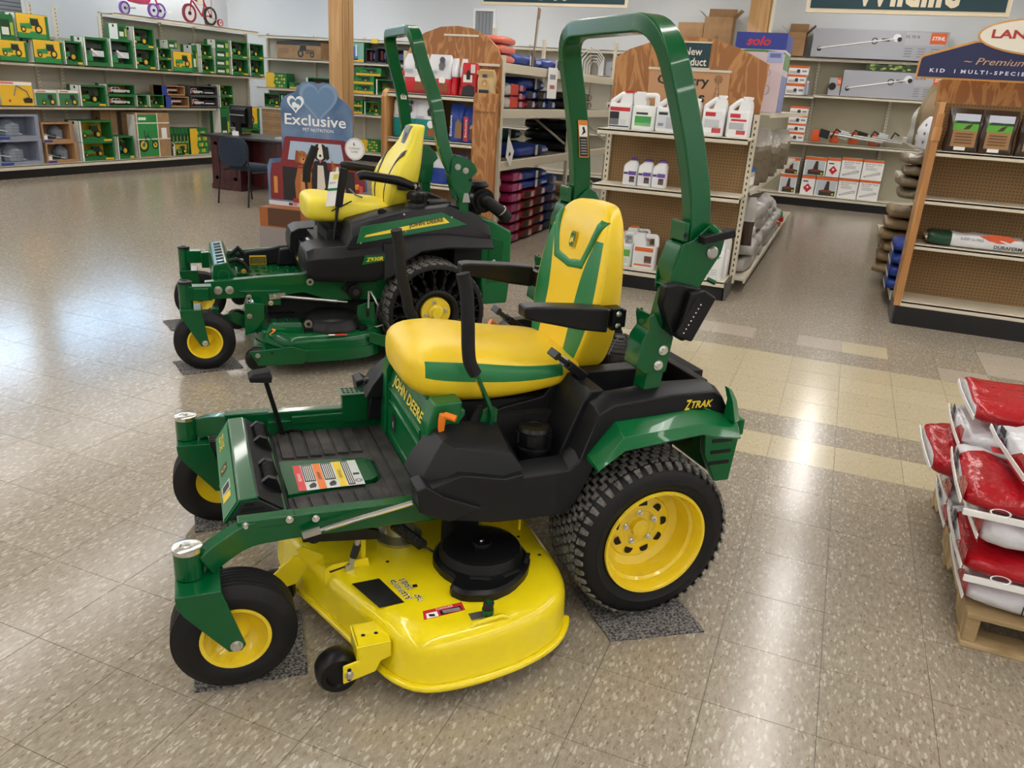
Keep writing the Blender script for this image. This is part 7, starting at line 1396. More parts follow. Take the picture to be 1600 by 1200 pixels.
for k, (x, y) in enumerate(((-1.29, 7.03), (-1.235, 7.185), (-1.03, 7.025), (-1.01, 7.185))):
    t, a = jug((x, y, .166), .21, .15, .375, WHITE, [(.08, .08, .92, .6, C_('f0f2f0')), (.12, .12, .5, .16, GY)], ['large white jug with green lettering, left of the hinge', 'large white jug standing behind the roll bar hinge', 'large white jug with green lettering under the latch handle', 'large white jug behind the one under the latch handle'][k], JB)
    if k in (0, 2): q = MB(); q.text('Ranger', .105, .19, .165, .045, (0, -.079, 0), (1, 0, 0), (0, 0, 1), C_('1f8a4a'), .0, .02); q.build('lettering', t, smooth=0)
# ---------------------------------------------------------------- bags
def bagmat(name, h, rough=.35): return bump_noise(mat('film_' + name, h, rough, spec=.5), 9, .35, .02, detail=4)
def sack(name, label, group, loc, rz, L, W, T, base, art=None, tilt=0.0, cat='bag', seed=0, band=None, wr=.006, crimp=True, rx=0.0):
    # a filled sack lying flat: x along its length, z up from its underside
    rnd = random.Random(seed); q = MB(); ny = 10; ph = [rnd.uniform(0, 6) for _ in range(6)]; grid = []
    US = [-1, -.985, -.94, -.84, -.68, -.5, -.25, 0, .25, .5, .68, .84, .94, .985, 1]
    for u in US:
        a_ = abs(u); e = max(0.0, 1 - a_ ** 9) ** .5; row = []
        for j in range(2 * ny):
            a = 2 * math.pi * (j + .5) / (2 * ny); ca, sa = math.cos(a), math.sin(a)
            cy = math.copysign(abs(ca) ** .42, ca); cz = math.copysign(abs(sa) ** .5, sa)
            n_ = wr * (math.sin(7 * u + 3 * cy + ph[0]) + math.sin(13 * u - 5 * cz + ph[1]) * .6 + math.sin(23 * u * cy + ph[2]) * .4)
            row.append((u * L / 2, W / 2 * (.84 + .16 * e) * cy + (n_ - 1.9 * wr) * (1 if cy > 0 else -1) * .7, max(0.0, T / 2 + T / 2 * (.62 + .38 * e) * cz + (n_ - 1.9 * wr if cz > 0 else 0))))
        grid.append(row)
    mats = band or (lambda u, c_: base)
    q.loft(grid, base, mf=lambda i, j: mats((US[i] + US[i + 1]) / 2, math.cos(2 * math.pi * (j + 1) / (2 * ny))))
    t = q.build(name, None, smooth=60); t.location = loc; t.rotation_euler = (rx, tilt, rz); tag(t, label, cat, group)
    if crimp:
        c_ = MB()
        for s in (-1, 1): c_.box((s * (L / 2 + .008), 0, T * .5), (.014, W * .78, .014), WHITE)
        c_.build('seam', t, smooth=0)
    if art:
        a = MB()
        for m, where, pts in art:
            if where == 'top': a.poly([(x * L, y * W) for x, y in pts], (0, 0, T + .004), (1, 0, 0), (0, 1, 0), m)
            elif where == 'front': a.poly([(x * L, z * T) for x, z in pts], (0, -W / 2 - .004, 0), (1, 0, 0), (0, 0, 1), m)
            else: a.poly([(y * W, z * T) for y, z in pts], (-L / 2 - .002 if where == 'left' else L / 2 + .002, 0, 0), (0, 1, 0), (0, 0, 1), m)
        a.build('print', t, smooth=0)
    return t
def pouch(label, group, loc, rz, w, d, h, bands, art=None, seed=0, name='pet_food_bag', cat='bag', lean=0.0, round_top=True):
    rnd = random.Random(seed); q = MB(); rings = []; p1, p2 = rnd.uniform(0, 6), rnd.uniform(0, 6); zs = [0, .02, .1, .2, .3, .4, .5, .6, .68, .76, .84, .92, .97, 1.0]
    for v in zs:
        dd = d * (.9 if v == 0 else (1 if v < .6 else max(.03, 1 - ((v - .6) / .4) ** 1.3))); ww = w * (1 if v < .8 or not round_top else 1 - .14 * ((v - .8) / .2) ** 2)
        rings.append([(x + .004 * math.sin(9 * v + p1 + 8 * y), y + lean * v + .006 * math.sin(11 * v + p2 + 20 * x) * (dd / d), v * h) for x, y in rrect(ww, dd, min(ww, dd) * .3)])
    def mf(i, j):
        v = (zs[i] + zs[i + 1]) / 2
        for lim, m in bands:
            if v <= lim: return m
        return bands[-1][1]
    q.loft(rings, bands[-1][1], mf=mf); t = q.build(name, None, smooth=60); t.location = loc; t.rotation_euler = (0, 0, rz); tag(t, label, cat, group)
    if art:
        a = MB(); o_ = (0, -d / 2 - .007, 0); R_ = (1, 0, 0); U_ = (0, 0, 1)
        for k, (kind, m, v) in enumerate(art):
            of = .0007 * k
            if kind == 'rect': a.rect(v[0] * w, v[1] * h, v[2] * w, v[3] * h, o_, R_, U_, m, of)
            elif kind == 'circ': a.circ((v[0] * w, v[1] * h), v[2], o_, R_, U_, m, of)
            elif kind == 'poly': a.poly([(x * w, z * h) for x, z in v], o_, R_, U_, m, of)
            elif kind == 'text': a.text(v[0], v[1] * w, v[2] * h, v[3] * w, v[4] * h, o_, R_, U_, m, of + .001, .01)
            elif kind == 'vtext': a.text(v[0], v[2] * h, -v[1] * w, v[3] * h, v[4] * w, o_, U_, (-1, 0, 0), m, of + .001, .01)
        split(a, 'print', t, gap=.012, smooth=0)
    return t
FW, FR, FT, FBK, FBL = bagmat('white', 'dcdde2'), bagmat('red', 'c2202b'), bagmat('teal', '178a86'), bagmat('black', '1b1c20'), bagmat('blue', '1d3f96')
PE = 'pet food bags on the arched endcap'
dogw = [('poly', C_('6b6d74'), [(.05, .62), (.2, .60), (.3, .72), (.28, .84), (.12, .86), (.02, .74)]), ('circ', C_('55575e'), (.18, .86, .03)), ('rect', C_('b9b9c4'), (-.42, .52, -.05, .6)), ('circ', WHITE, (.18, .36, .035)), ('poly', C_('8e4a24'), [(0, .08), (.44, .08), (.44, .28), (.1, .3)])]
for k, (x, col, nm) in enumerate(((-4.03, FR, 'red'), (-3.77, FR, 'red'))): pouch('white and red dog food pouch, %s of two on the top shelf' % ('first', 'second')[k], PE, (x, 7.40, 1.507), 0, .25, .12, .36, [(.06, FBK), (.42, col), (1, FW)], dogw, k)
for k, x in enumerate((-3.62, -3.55)): pouch('slim red pet food pouch turned edgeways, %s of the pair' % ('nearer', 'farther')[k], PE, (x, 7.42 + .04 * k, 1.507), .1, .06, .12, .335, [(.5, FR), (1, FW)], None, 5 + k)
pouch('red and black checked pet food bag beside the kraft bag', PE, (-3.455, 7.40, 1.507), 0, .17, .10, .30, [(.1, FBK), (1, FR)], [('poly', FBK, [(-.4, .04), (.45, .04), (.4, .3), (.1, .36), (-.3, .28)]), ('rect', C_('e8e4da'), (-.3, .42, .25, .64)), ('poly', C_('18171a'), [(-.1, .5), (.12, .5), (.14, .72), (0, .8), (-.12, .7)]), ('rect', C_('d8d4cc'), (.15, .7, .42, .95))], 7)
pouch('kraft and tartan dog food bag at the oak wing board', PE, (-3.27, 7.37, 1.507), 0, .17, .09, .25, [(1, bagmat('tan', 'c9ad7c'))], [('rect', C_('b8955e'), (-.5, .8, .5, .95)), ('circ', C_('b98a54'), (-.02, .52, .03)), ('circ', C_('d6b584'), (-.02, .48, .016)), ('rect', C_('22242e'), (-.35, .06, .25, .28)), ('rect', C_('3b3f6e'), (-.15, .72, .12, .82))], 8)
pouch('striped red pouch behind the left dog food bag', PE, (-4.22, 7.48, 1.507), 0, .12, .10, .20, [(1, FR)], None, 9)
for k, x in enumerate((-4.13, -3.88)): pouch('white and teal dog food pouch, %s of two on the lower shelf' % ('first', 'second')[k], PE, (x, 7.40, 1.085), 0, .28, .13, .37, [(.06, FBK), (.45, FT), (1, FW)], [('poly', C_('222326'), [(.05, .60), (.22, .58), (.32, .70), (.3, .82), (.14, .84), (.02, .72)]), ('circ', C_('222326'), (.3, .9, .02)), ('circ', C_('222326'), (.16, .9, .02)), ('rect', C_('b9b9c4'), (-.42, .52, -.1, .58)), ('circ', WHITE, (.16, .38, .036)), ('poly', C_('9a5a2c'), [(0, .08), (.44, .08), (.44, .26), (.1, .28)])], 10 + k)
pouch('deep blue dog food bag with upright white lettering', PE, (-3.565, 7.40, 1.085), 0, .15, .13, .35, [(1, FBL)], [('poly', C_('8a6a48'), [(-.05, .1), (.45, .1), (.45, .5), (.2, .62), (0, .5)]), ('vtext', WHITE, ('Exclusive', -.32, .42, .55, .16))], 12)
pouch('deep blue dog food bag with a pink panel beside the wing board', PE, (-3.42, 7.40, 1.085), 0, .15, .13, .33, [(1, FBL)], [('rect', C_('b8303e'), (-.4, .04, -.05, .72)), ('circ', C_('c9935a'), (.25, .42, .03)), ('poly', C_('7a4a24'), [(0, .1), (.48, .1), (.48, .4), (.1, .4)]), ('vtext', WHITE, ('Exclusive', -.22, .4, .5, .14))], 13)
for k in range(4): pouch('dark pet food bag low on the arched endcap, %s from the oak side' % ['first', 'second', 'third', 'fourth'][k], PE, (-4.15 + .2 * k, 7.42, .67), 0, .18, .12, .3, [(.5, (FBK, FT, FBL, bagmat('violet', '5c2d82'))[k]), (1, (FW, FBK, FW, bagmat('violet', '5c2d82'))[k])], None, 20 + k)
# rack sacks: long axis into the rack, ends facing the aisle
RG = 'feed sacks on the pallet rack'
SAL, MAG, DRED, DBL, DTE, GRN, DBK, WOR = bagmat('salmon', 'd9705f'), bagmat('magenta', '9c2358'), bagmat('dark_red', '9a1f26'), bagmat('blue', '1d3f96'), bagmat('dark_teal', '0f5a50'), bagmat('bright_green', '2fa05a'), bagmat('black', '1b1c20'), bagmat('pale_white', 'c9c4c0')
endart = lambda m1, m2: [(m1, 'right', [(-.40, .18), (-.02, .18), (-.02, .85), (-.40, .85)]), (m2, 'right', [(.05, .2), (.3, .2), (.25, .8), (.1, .7)])]
nth = ['lowest', 'second', 'third', 'fourth', 'fifth', 'sixth', 'seventh', 'topmost']
def stack(x_end, y, z, n, T, W, base, what, art=None, L=.60, seed=0, jig=.006):
    for k in range(n):
        sack('feed_sack', '%s, %s of %d' % (what, nth[k] if k < n - 1 else ('topmost' if n > 1 else 'single'), n) if n > 1 else what, RG, (x_end - L / 2 + random.uniform(-jig, jig), y, z + k * T * .955), 0, L, W, T * .95, base, art, seed=seed + k, crimp=False)
stack(-3.27, 8.30, .003, 7, .115, .38, MAG, 'magenta feed sack in the floor stack by the rack post', endart(C_('b9578a'), C_('c98aa8')), seed=1)
stack(-3.36, 7.98, .003, 6, .125, .24, WOR, 'white and orange feed sack behind the rack post', [(C_('d2512e'), 'right', [(-.45, .1), (.1, .15), (.2, .5), (.1, .85), (-.45, .9)])], seed=10)
stack(-3.27, 8.72, .003, 5, .115, .40, DRED, 'dark red feed sack in the nearer red floor stack', endart(C_('1a1414'), C_('d9d2cc')), seed=20); stack(-3.29, 9.13, .003, 5, .115, .40, DRED, 'dark red feed sack in the farther red floor stack', endart(C_('1a1414'), C_('d9d2cc')), seed=30)
stack(-3.30, 9.55, .003, 6, .115, .40, DBL, 'blue feed sack in the floor stack beyond the red ones', endart(C_('15181f'), C_('8d9cc4')), seed=40); stack(-3.30, 10.45, .003, 4, .12, .42, bagmat('kraft', '8a6234'), 'brown kraft sack in the floor stack past the roll bar', endart(C_('cfd0d2'), C_('3a2a1a')), seed=46)
side = [(C_('c9ccd2'), 'front', [(.0, .1), (.08, .1), (.08, .95), (.0, .95)]), (C_('15181f'), 'front', [(.09, .15), (.19, .15), (.19, .9), (.09, .9)]), (C_('aab6d8'), 'front', [(.24, .35), (.44, .35), (.44, .6), (.24, .6)])]
def long_sack(lab, y, z, base, L=.95, W=.45, T=.13, seed=0, x=-3.52): return sack('feed_sack', lab, RG, (x, y, z), math.pi / 2, L, W, T, base, side, seed=seed, crimp=False)
for k, z in enumerate((.66, .56)): long_sack('blue lettered sack lying lengthways above the red floor stack' + (', lower' if k else ', upper'), 8.88, z - .01, DBL, .88, .42, .10, 50 + k, -3.49)
long_sack('blue lettered sack alone on the lowest rack deck', 8.85, .902, DBL, seed=52)
for k in range(2): long_sack('dark teal sack behind the blue one, %s of two' % ('lower', 'upper')[k], 9.2, .902 + .13 * k, DTE, 1.0, .4, .13, 54 + k, -3.98)
sack('feed_sack', 'bright green plastic sack at the back of the lowest deck', RG, (-3.95, 8.35, .902), math.pi / 2, .6, .4, .17, GRN, None, seed=57, crimp=False)
for k in range(3): stack_l = [sack('feed_sack', 'black sack on the lowest deck past the roll bar, %s of three, %s column' % (nth[k], ('nearer', 'farther')[c2]), RG, (-3.58, 10.15 + .42 * c2, .902 + .125 * k), 0, .6, .4, .13, DBK, endart(C_('54565c'), C_('8d9096')), seed=60 + k + 3 * c2, crimp=False) for c2 in (0, 1)]
stack(-3.28, 8.02, 1.412, 2, .13, .36, WOR, 'orange and white sack on the middle deck beside the post', [(C_('d2452e'), 'right', [(-.1, .05), (.48, .1), (.48, .9), (-.1, .95)])], seed=70)
stack(-3.30, 8.38, 1.412, 3, .085, .22, bagmat('dusky_pink', 'a8405a'), 'dusky pink sack on the middle deck next to the orange ones', endart(C_('c98a98'), C_('7a2a3c')), seed=74)
for k in range(2):
    for c2 in range(3): sack('feed_sack', 'blue and black sack on the middle deck, %s row, %s from the pink ones' % (('lower', 'upper')[k], ('first', 'second', 'third')[c2]), RG, (-3.60, 8.66 + .33 * c2, 1.412 + .095 * k), 0, .6, .32, .1, (DBL, DBK)[(c2 + 0) % 2] if k else (DRED, DBK, DBL)[c2], endart(C_('14161c'), C_('aab4d0')), seed=80 + k * 3 + c2, crimp=False)
long_sack('large blue sack lying across the middle deck stack', 8.95, 1.60, DBL, .8, .46, .14, 90, -3.62)
for k in range(2):
    for c2 in range(2): sack('feed_sack', 'dark grey sack on the middle deck past the roll bar, %s of the %s pair' % (('lower', 'upper')[k], ('nearer', 'farther')[c2]), RG, (-3.58, 10.2 + .46 * c2, 1.412 + .1 * k), 0, .6, .44, .11, bagmat('dark_grey', '3a3633'), endart(C_('6a6258'), C_('a89a84')), seed=94 + k * 2 + c2, crimp=False)
for k in range(3): sack('feed_sack', 'salmon coloured sack on the top deck, %s of three' % nth[k] if k < 2 else 'salmon coloured sack on the top deck, topmost of three', RG, (-3.62, 7.98, 1.837 + .085 * k), 0, .6, .42, .09, SAL, None, seed=100 + k, crimp=False)
long_sack('blue lettered sack on the top deck, nearer of two', 8.62, 1.837, DBL, .8, .42, .12, 104, -3.55); long_sack('blue lettered sack on the top deck, farther of two', 9.45, 1.837, DBL, .8, .42, .12, 105, -3.55)
t = thing('price_card', 'white price card hanging from the rack over the blue sacks', 'card', (-3.20, 9.0, 1.53), math.pi / 2 - .2); q = MB(); q.bb((-.10, -.002, 0), (.10, 0, .32), WHITE); q.bb((-.06, -.003, .2), (.06, -.002, .25), GY); q.bb((-.05, -.003, .1), (.05, -.002, .14), C_('b06a6a')); q.build('card', t, smooth=0)
t = thing('price_card', 'white price card tilted against the rack post by the wing board', 'card', (-3.21, 7.86, .95), math.pi / 2); q = MB()
q.add([(-.08, -.002, 0), (.06, -.002, -.10), (.14, -.002, .05), (-.04, -.002, .22)], [(0, 1, 2, 3)], WHITE)
q.add([(.0, -.004, 0), (.05, -.004, .02), (.03, -.004, .05), (-.01, -.004, .03)], [(0, 1, 2, 3)], INK); q.build('card', t, smooth=0)
t = thing('sign_stake', 'tall narrow printed stake standing on the top rack deck', 'sign', (-3.24, 8.42, 1.84), math.pi / 2); q = MB(); q.add([(.0, -.004, 0), (.05, -.004, 0), (.17, -.004, .56), (.08, -.004, .57)], [(0, 1, 2, 3)], C_('8a7468')); q.bb((.0, -.003, 0), (.035, .003, .12), INK); q.build('stake', t, smooth=0); q = MB(); q.add([(.06, -.006, .16), (.085, -.006, .15), (.15, -.006, .45), (.10, -.006, .46)], [(0, 1, 2, 3)], C_('cfc6c0')); q.add([(.10, -.006, .48), (.152, -.006, .48), (.165, -.006, .55), (.09, -.006, .55)], [(0, 1, 2, 3)], C_('a87a58')); q.build('print', t, smooth=0)
# goods behind the rack on the back wall
t = thing('wire_arches', 'nest of white wire arches on the back wall shelf', 'rack', (-4.70, 15.30, 1.953), 0)
for k in range(5): w_, h_ = .23 - .035 * k, .44 - .05 * k; q = MB(); q.tube([(-w_, .05 * k, 0), (-w_, .05 * k, h_ * .68), (-w_ * .45, .05 * k, h_), (w_ * .45, .05 * k, h_), (w_, .05 * k, h_ * .68), (w_, .05 * k, 0)], .010, WHITE, n=6); q.build('arch', t, smooth=40)
def tool_box(label, x0, x1, z0, z1, kind, y=15.30, d=.3, grp='power tool boxes'):
    t = thing('tool_box', label, 'box', (x0, y, z0), 0, grp); w, h = x1 - x0, z1 - z0; GB = C_('a9abb4'); q = MB(); q.bb((0, 0, 0), (w, d, h), GB if kind in ('trim', 'grey') else WHITE); q.build('carton', t, smooth=0)
    p = MB(); o_, R_, U_ = (0, -.001, 0), (1, 0, 0), (0, 0, 1); OR = C_('e0662a')
    if kind == 'trim':
        p.tube([(w * .05, -.004, h * .3), (w * .62, -.004, h * .72)], .010, WHITE, n=5); p.circ((w * .06, h * .28), .035, o_, R_, U_, INK, .001); p.circ((w * .47, h * .62), .05, o_, R_, U_, INK, .001); p.circ((w * .47, h * .62), .035, o_, R_, U_, GB, .002); p.rect(w * .52, h * .62, w * .58, h * .72, o_, R_, U_, INK, .002); p.circ((w * .63, h * .75), .06, o_, R_, U_, C_('e4e6ea'), .001); p.circ((w * .65, h * .70), .035, o_, R_, U_, INK, .002)
        p.rect(w * .69, h * .52, w * .97, h * .96, o_, R_, U_, C_('b6b8c0'), .001); p.text('FS 70 R', w * .745, h * .8, w * .10, h * .10, o_, R_, U_, INK, .003)
        p.rect(w * .87, h * .58, w * .985, h * .96, o_, R_, U_, OR, .002); p.text('STIHL', w * .928, h * .77, w * .095, h * .13, o_, R_, U_, WHITE, .004, .03, .2)
        for c2 in range(3):
            for r2 in range(4): p.rect(w * (.70 + .095 * c2), h * (.12 + .09 * r2), w * (.755 + .095 * c2), h * (.15 + .09 * r2), o_, R_, U_, C_('7c7f88'), .002)
    elif kind == 'orange':
        p.rect(0, h * .84, w, h, o_, R_, U_, OR, .001); p.rect(w * .06, h * .04, w * .94, h * .82, o_, R_, U_, C_('c4ccd4'), .001); p.rect(w * .2, h * .04, w * .94, h * .3, o_, R_, U_, C_('343c2a'), .002); p.poly([(w * .4, h * .26), (w * .5, h * .8), (w * .62, h * .8), (w * .66, h * .3)], o_, R_, U_, C_('3a3430'), .003); p.rect(w * .3, h * .22, w * .75, h * .34, o_, R_, U_, C_('8a3a24'), .004); p.circ((w * .84, h * .14), .018, o_, R_, U_, C_('d8cc3a'), .005, 10)
    elif kind == 'diamond': p.rect(0, h * .86, w, h, o_, R_, U_, OR, .001); p.poly([(w * .5, h * .12), (w * .82, h * .36), (w * .5, h * .6), (w * .18, h * .36)], o_, R_, U_, C_('c8283a'), .001); p.circ((w * .5, h * .4), .018, o_, R_, U_, WHITE, .002, 8); p.rect(w * .12, h * .68, w * .5, h * .74, o_, R_, U_, INK, .001)
    elif kind == 'lube': p.rect(0, h * .88, w, h, o_, R_, U_, OR, .001); p.text('Bar & Gear Chain', w * .52, h * .8, w * .78, h * .07, o_, R_, U_, INK, .001); p.text('Lubricant', w * .32, h * .7, w * .4, h * .06, o_, R_, U_, INK, .001); [p.rect(w * .15, h * (.5 + .05 * k), w * .7, h * (.515 + .05 * k), o_, R_, U_, GY, .001) for k in range(3)]; p.poly([(w * .15, h * .12), (w * .12, h * .18), (w * .8, h * .42), (w * .9, h * .4), (w * .88, h * .32)], o_, R_, U_, INK, .001); p.poly([(w * .18, h * .14), (w * .16, h * .18), (w * .8, h * .40), (w * .87, h * .385), (w * .86, h * .335)], o_, R_, U_, C_('dcdee0'), .002)
    elif kind == 'blade': p.rect(0, h * .75, w, h, o_, R_, U_, OR, .001); p.rect(w * .05, h * .1, w * .6, h * .4, o_, R_, U_, C_('b9bcc0'), .001); p.circ((w * .5, h * .4), .03, o_, R_, U_, C_('3a3c40'), .002, 10); p.rect(w * .68, h * .3, w * .92, h * .5, o_, R_, U_, C_('8d9096'), .001)
    elif kind == 'grey': p.rect(w * .65, h * .55, w, h, o_, R_, U_, OR, .001); p.text('STIHL', w * .82, h * .78, w * .3, h * .2, o_, R_, U_, WHITE, .003); p.circ((w * .3, h * .5), .06, o_, R_, U_, INK, .001)
    p.build('printed_front', t, smooth=0); return t
tool_box('long grey trimmer box on the topmost power tool shelf', -.90, 1.13, 2.434, 2.87, 'trim'); tool_box('long grey trimmer box on the shelf below the topmost', -.32, 1.25, 1.848, 2.25, 'trim'); tool_box('short grey box end beside the lower long trimmer box', -.52, -.335, 1.848, 2.12, 'grey'); tool_box('grey orange cornered box behind the white wire arches', -4.45, -3.9, 1.953, 2.2, 'grey', 15.42, .25)
q = MB(); q.bb((0, 0, 0), (.82, .26, .1), C_('2c3a22'))
for k in range(26): x, z = random.uniform(.03, .76), random.uniform(.01, .09); q.rect(x, z, x + .05, z + .025, (0, -.001, 0), (1, 0, 0), (0, 0, 1), (C_('7f9a4a'), C_('a8ba5c'), C_('4a6a2e'))[k % 3], .0002 * k)
q = tag(q.build('garden_box', smooth=0), 'dark leafy printed box lying on the lower long trimmer box', 'box', 'power tool boxes'); q.location = (.0, 15.33, 2.252)
for (x0, x1), z0, z1, kd, lab in [((-.68, -.34), .192, .515, 'orange', 'orange banded logging picture box, under the first diamond box'), ((-1.03, -.76), .192, .51, 'orange', 'orange banded logging picture box at the very end of the lower row')]: pass
row = [(-.68, -.45, .192, .515, 'diamond', 'white box with a red diamond, in the lower row'), (-.44, -.08, .192, .515, 'orange', 'logging picture box in the lower row beside the red diamond'), (-.07, .25, .192, .52, 'lube', 'white chain lubricant box in the lower row, nearer the logging box'), (.26, .59, .192, .525, 'lube', 'white chain lubricant box at the end of the lower row'),
       (-.68, -.32, .526, .83, 'orange', 'logging picture box in the upper row, left of the diamond box'), (-.31, -.09, .526, .84, 'diamond', 'white box with a red diamond, in the upper row'), (-.08, .25, .526, .86, 'lube', 'white chain lubricant box in the upper row, next to the diamond'), (.26, .59, .526, .855, 'lube', 'white chain lubricant box at the end of the upper row'),
       (-1.04, -.76, .192, .51, 'orange', 'logging picture box past the upright, in the lower row'), (-1.04, -.76, .511, .79, 'orange', 'logging picture box past the upright, in the upper row'),
       (-1.20, -.89, 1.823, 2.0, 'blade', 'flat orange banded blade box, lowest of three on the high shelf'), (-1.20, -.90, 2.001, 2.14, 'blade', 'flat orange banded blade box, middle of three on the high shelf'), (-1.20, -.88, 2.141, 2.28, 'blade', 'flat orange banded blade box, topmost of three on the high shelf'),
       (-1.07, -.77, 1.073, 1.22, 'blade', 'orange banded blade box at the bottom of the lower stack'), (-1.07, -.77, 1.221, 1.36, 'blade', 'orange banded blade box, second in the lower stack'), (-1.07, -.77, 1.361, 1.50, 'blade', 'orange banded blade box, third in the lower stack'), (-1.07, -.77, 1.501, 1.64, 'blade', 'orange banded blade box at the top of the lower stack')]
for a in row: tool_box(a[5], a[0], a[1] - .004, a[2], a[3] - .001, a[4])
for k in range(4): q = MB(); q.lathe([(.0, 0), (.033, 0), (.036, .1), (.03, .16), (.015, .2), (0, .2)], (0, 0, 0), 'z', C_('9a9cae'), 12); q.lathe([(.016, .2), (.016, .225), (0, .225)], (0, 0, 0), 'z', C_('d8d8e0'), 10); q = tag(q.build('oil_bottle', smooth=40), 'small grey oil bottle, %s of four beside the flat blade boxes' % ('first', 'second', 'third', 'fourth')[k], 'bottle', 'small oil bottles'); q.location = (-.855 + .0 * k, 15.27 + .085 * k, 1.823) if False else (-.86 + .036 * 0, 15.26 + .09 * k, 1.823)
for k, x in enumerate((-.62, -.32, -.02, .3)):
    t = thing('trimmer', 'orange and white string trimmer lying on the tool shelf, %s' % ('beside the upright', 'second from the upright', 'third from the upright', 'with its grey guard showing')[k], 'trimmer', (x, 15.24 + .10 * k, 1.075), 0, 'trimmers lying on the tool shelf'); t.scale = (1.3, 1, 1.5); q = MB(); q.tube([(0, 0, .12), (.85, .01, .05)], .014, STEEL, n=8); q.build('shaft', t, smooth=40)
    q = MB(); q.loft([[(x_ * .055 + .03, y_ * .06, z_) for x_, y_ in ((-1, -1), (1, -1), (1, 1), (-1, 1))] for z_ in (.01, .08)] + [[(.03 + x_ * .035, y_ * .05, .14) for x_, y_ in ((-1, -1), (1, -1), (1, 1), (-1, 1))]], C_('d8541f')); q.build('orange_cover', t, smooth=0, bevel=.012)
    q = MB(); q.box((.13, -.01, .10), (.12, .1, .09), C_('cfd3d6') if k % 2 else INK, (0, .2, .1)); q.tube([(.22, -.06, .06), (.27, -.06, .16), (.33, -.04, .13)], .012, INK, n=6); q.build('engine_housing', t, smooth=0, bevel=.012)
for k, (x0, x1, z1) in enumerate(((-3.18, -2.74, 3.0), (-2.73, -2.25, 3.1), (-1.54, -1.33, 2.88), (-1.32, -1.02, 2.90))):
    lab = ['tall brown carton with closed side on the back wall top, left one', 'tall brown carton with open flaps beside the closed one', 'short brown carton behind the tall sprayer boxes', 'short brown carton with raised flaps next to the trimmer box'][k]; z0 = 2.405 if k < 2 else 2.434
    t = thing('carton', lab, 'carton', (x0, 15.32, z0), 0, 'brown cartons on the back wall top'); w, h = x1 - x0, z1 - z0 - .1; q = MB(); q.bb((0, 0, 0), (w, .35, h), CARD); q.build('box_body', t, smooth=0)
    if k % 2:
        for a, b_ in (((0, 0), (-.12, .1)), ((w, 0), (w + .12, .12))): q = MB(); q.add([(a[0], 0, h), (a[0], .35, h), (b_[0], .35, h + b_[1]), (b_[0], 0, h + b_[1])] + [(a[0] + .004, 0, h), (a[0] + .004, .35, h), (b_[0] + .004, .35, h + b_[1]), (b_[0] + .004, 0, h + b_[1])], [(0, 1, 2, 3), (4, 5, 6, 7), (0, 3, 7, 4), (1, 2, 6, 5), (2, 3, 7, 6)], CARD); q.build('flap', t, smooth=0)
        q = MB(); q.add([(0, .35, h), (w, .35, h), (w, .38, h + .16), (0, .38, h + .16)], [(0, 1, 2, 3)], CARD); q.build('flap', t, smooth=0)
    if k < 2: q = MB(); q.circ((w * .5, h * .45), .03, (0, -.001, 0), (1, 0, 0), (0, 0, 1), C_('7d5f42')); q.build('printed_mark', t, smooth=0)
# solo sprayer boxes on the run
for k in range(3):
    t = thing('sprayer_box', 'tall blue topped sprayer box, %s' % ('front one facing the floor', 'second behind the front one', 'third behind the front one')[k], 'box', (-1.07, 7.62 + .20 * k, 1.543), 0, 'sprayer boxes on the run'); q = MB(); q.bb((0, 0, 0), (.42, .19, .63), C_('d9c9d0')); q.build('carton', t, smooth=0); p = MB(); SB = C_('2f3f96')
    p.bb((-.001, -.001, .50), (.421, .191, .631), SB); p.bb((.419, .02, .0), (.4215, .17, .3), C_('6f7fb8')); p.bb((.419, .02, .35), (.4215, .17, .48), C_('4a8a3a'))
    p.add([(.0, -.0015, .48), (.1, -.0015, .495), (.25, -.0015, .498), (.42, -.0015, .48), (.42, -.0015, .465), (.25, -.0015, .48), (.1, -.0015, .478), (0, -.0015, .462)], [tuple(range(8))], C_('4a8a3a'))
    if k == 0: p.text('solo', .19, .565, .20, .075, (0, -.0015, 0), (1, 0, 0), (0, 0, 1), C_('cc3038'), .001, .03, .25); p.rect(.28, .40, .41, .485, (0, -.002, 0), (1, 0, 0), (0, 0, 1), C_('a9b4dc'), .001); p.ring((.30, .32), .022, .026, (0, -.002, 0), (1, 0, 0), (0, 0, 1), GY, .001); p.ring((.30, .18), .035, .04, (0, -.002, 0), (1, 0, 0), (0, 0, 1), GY, .001); [p.rect(.30, .44 + .012 * j, .39, .447 + .012 * j, (0, -.003, 0), (1, 0, 0), (0, 0, 1), SB, .001) for j in range(3)]
    p.build('printed_front', t, smooth=0)
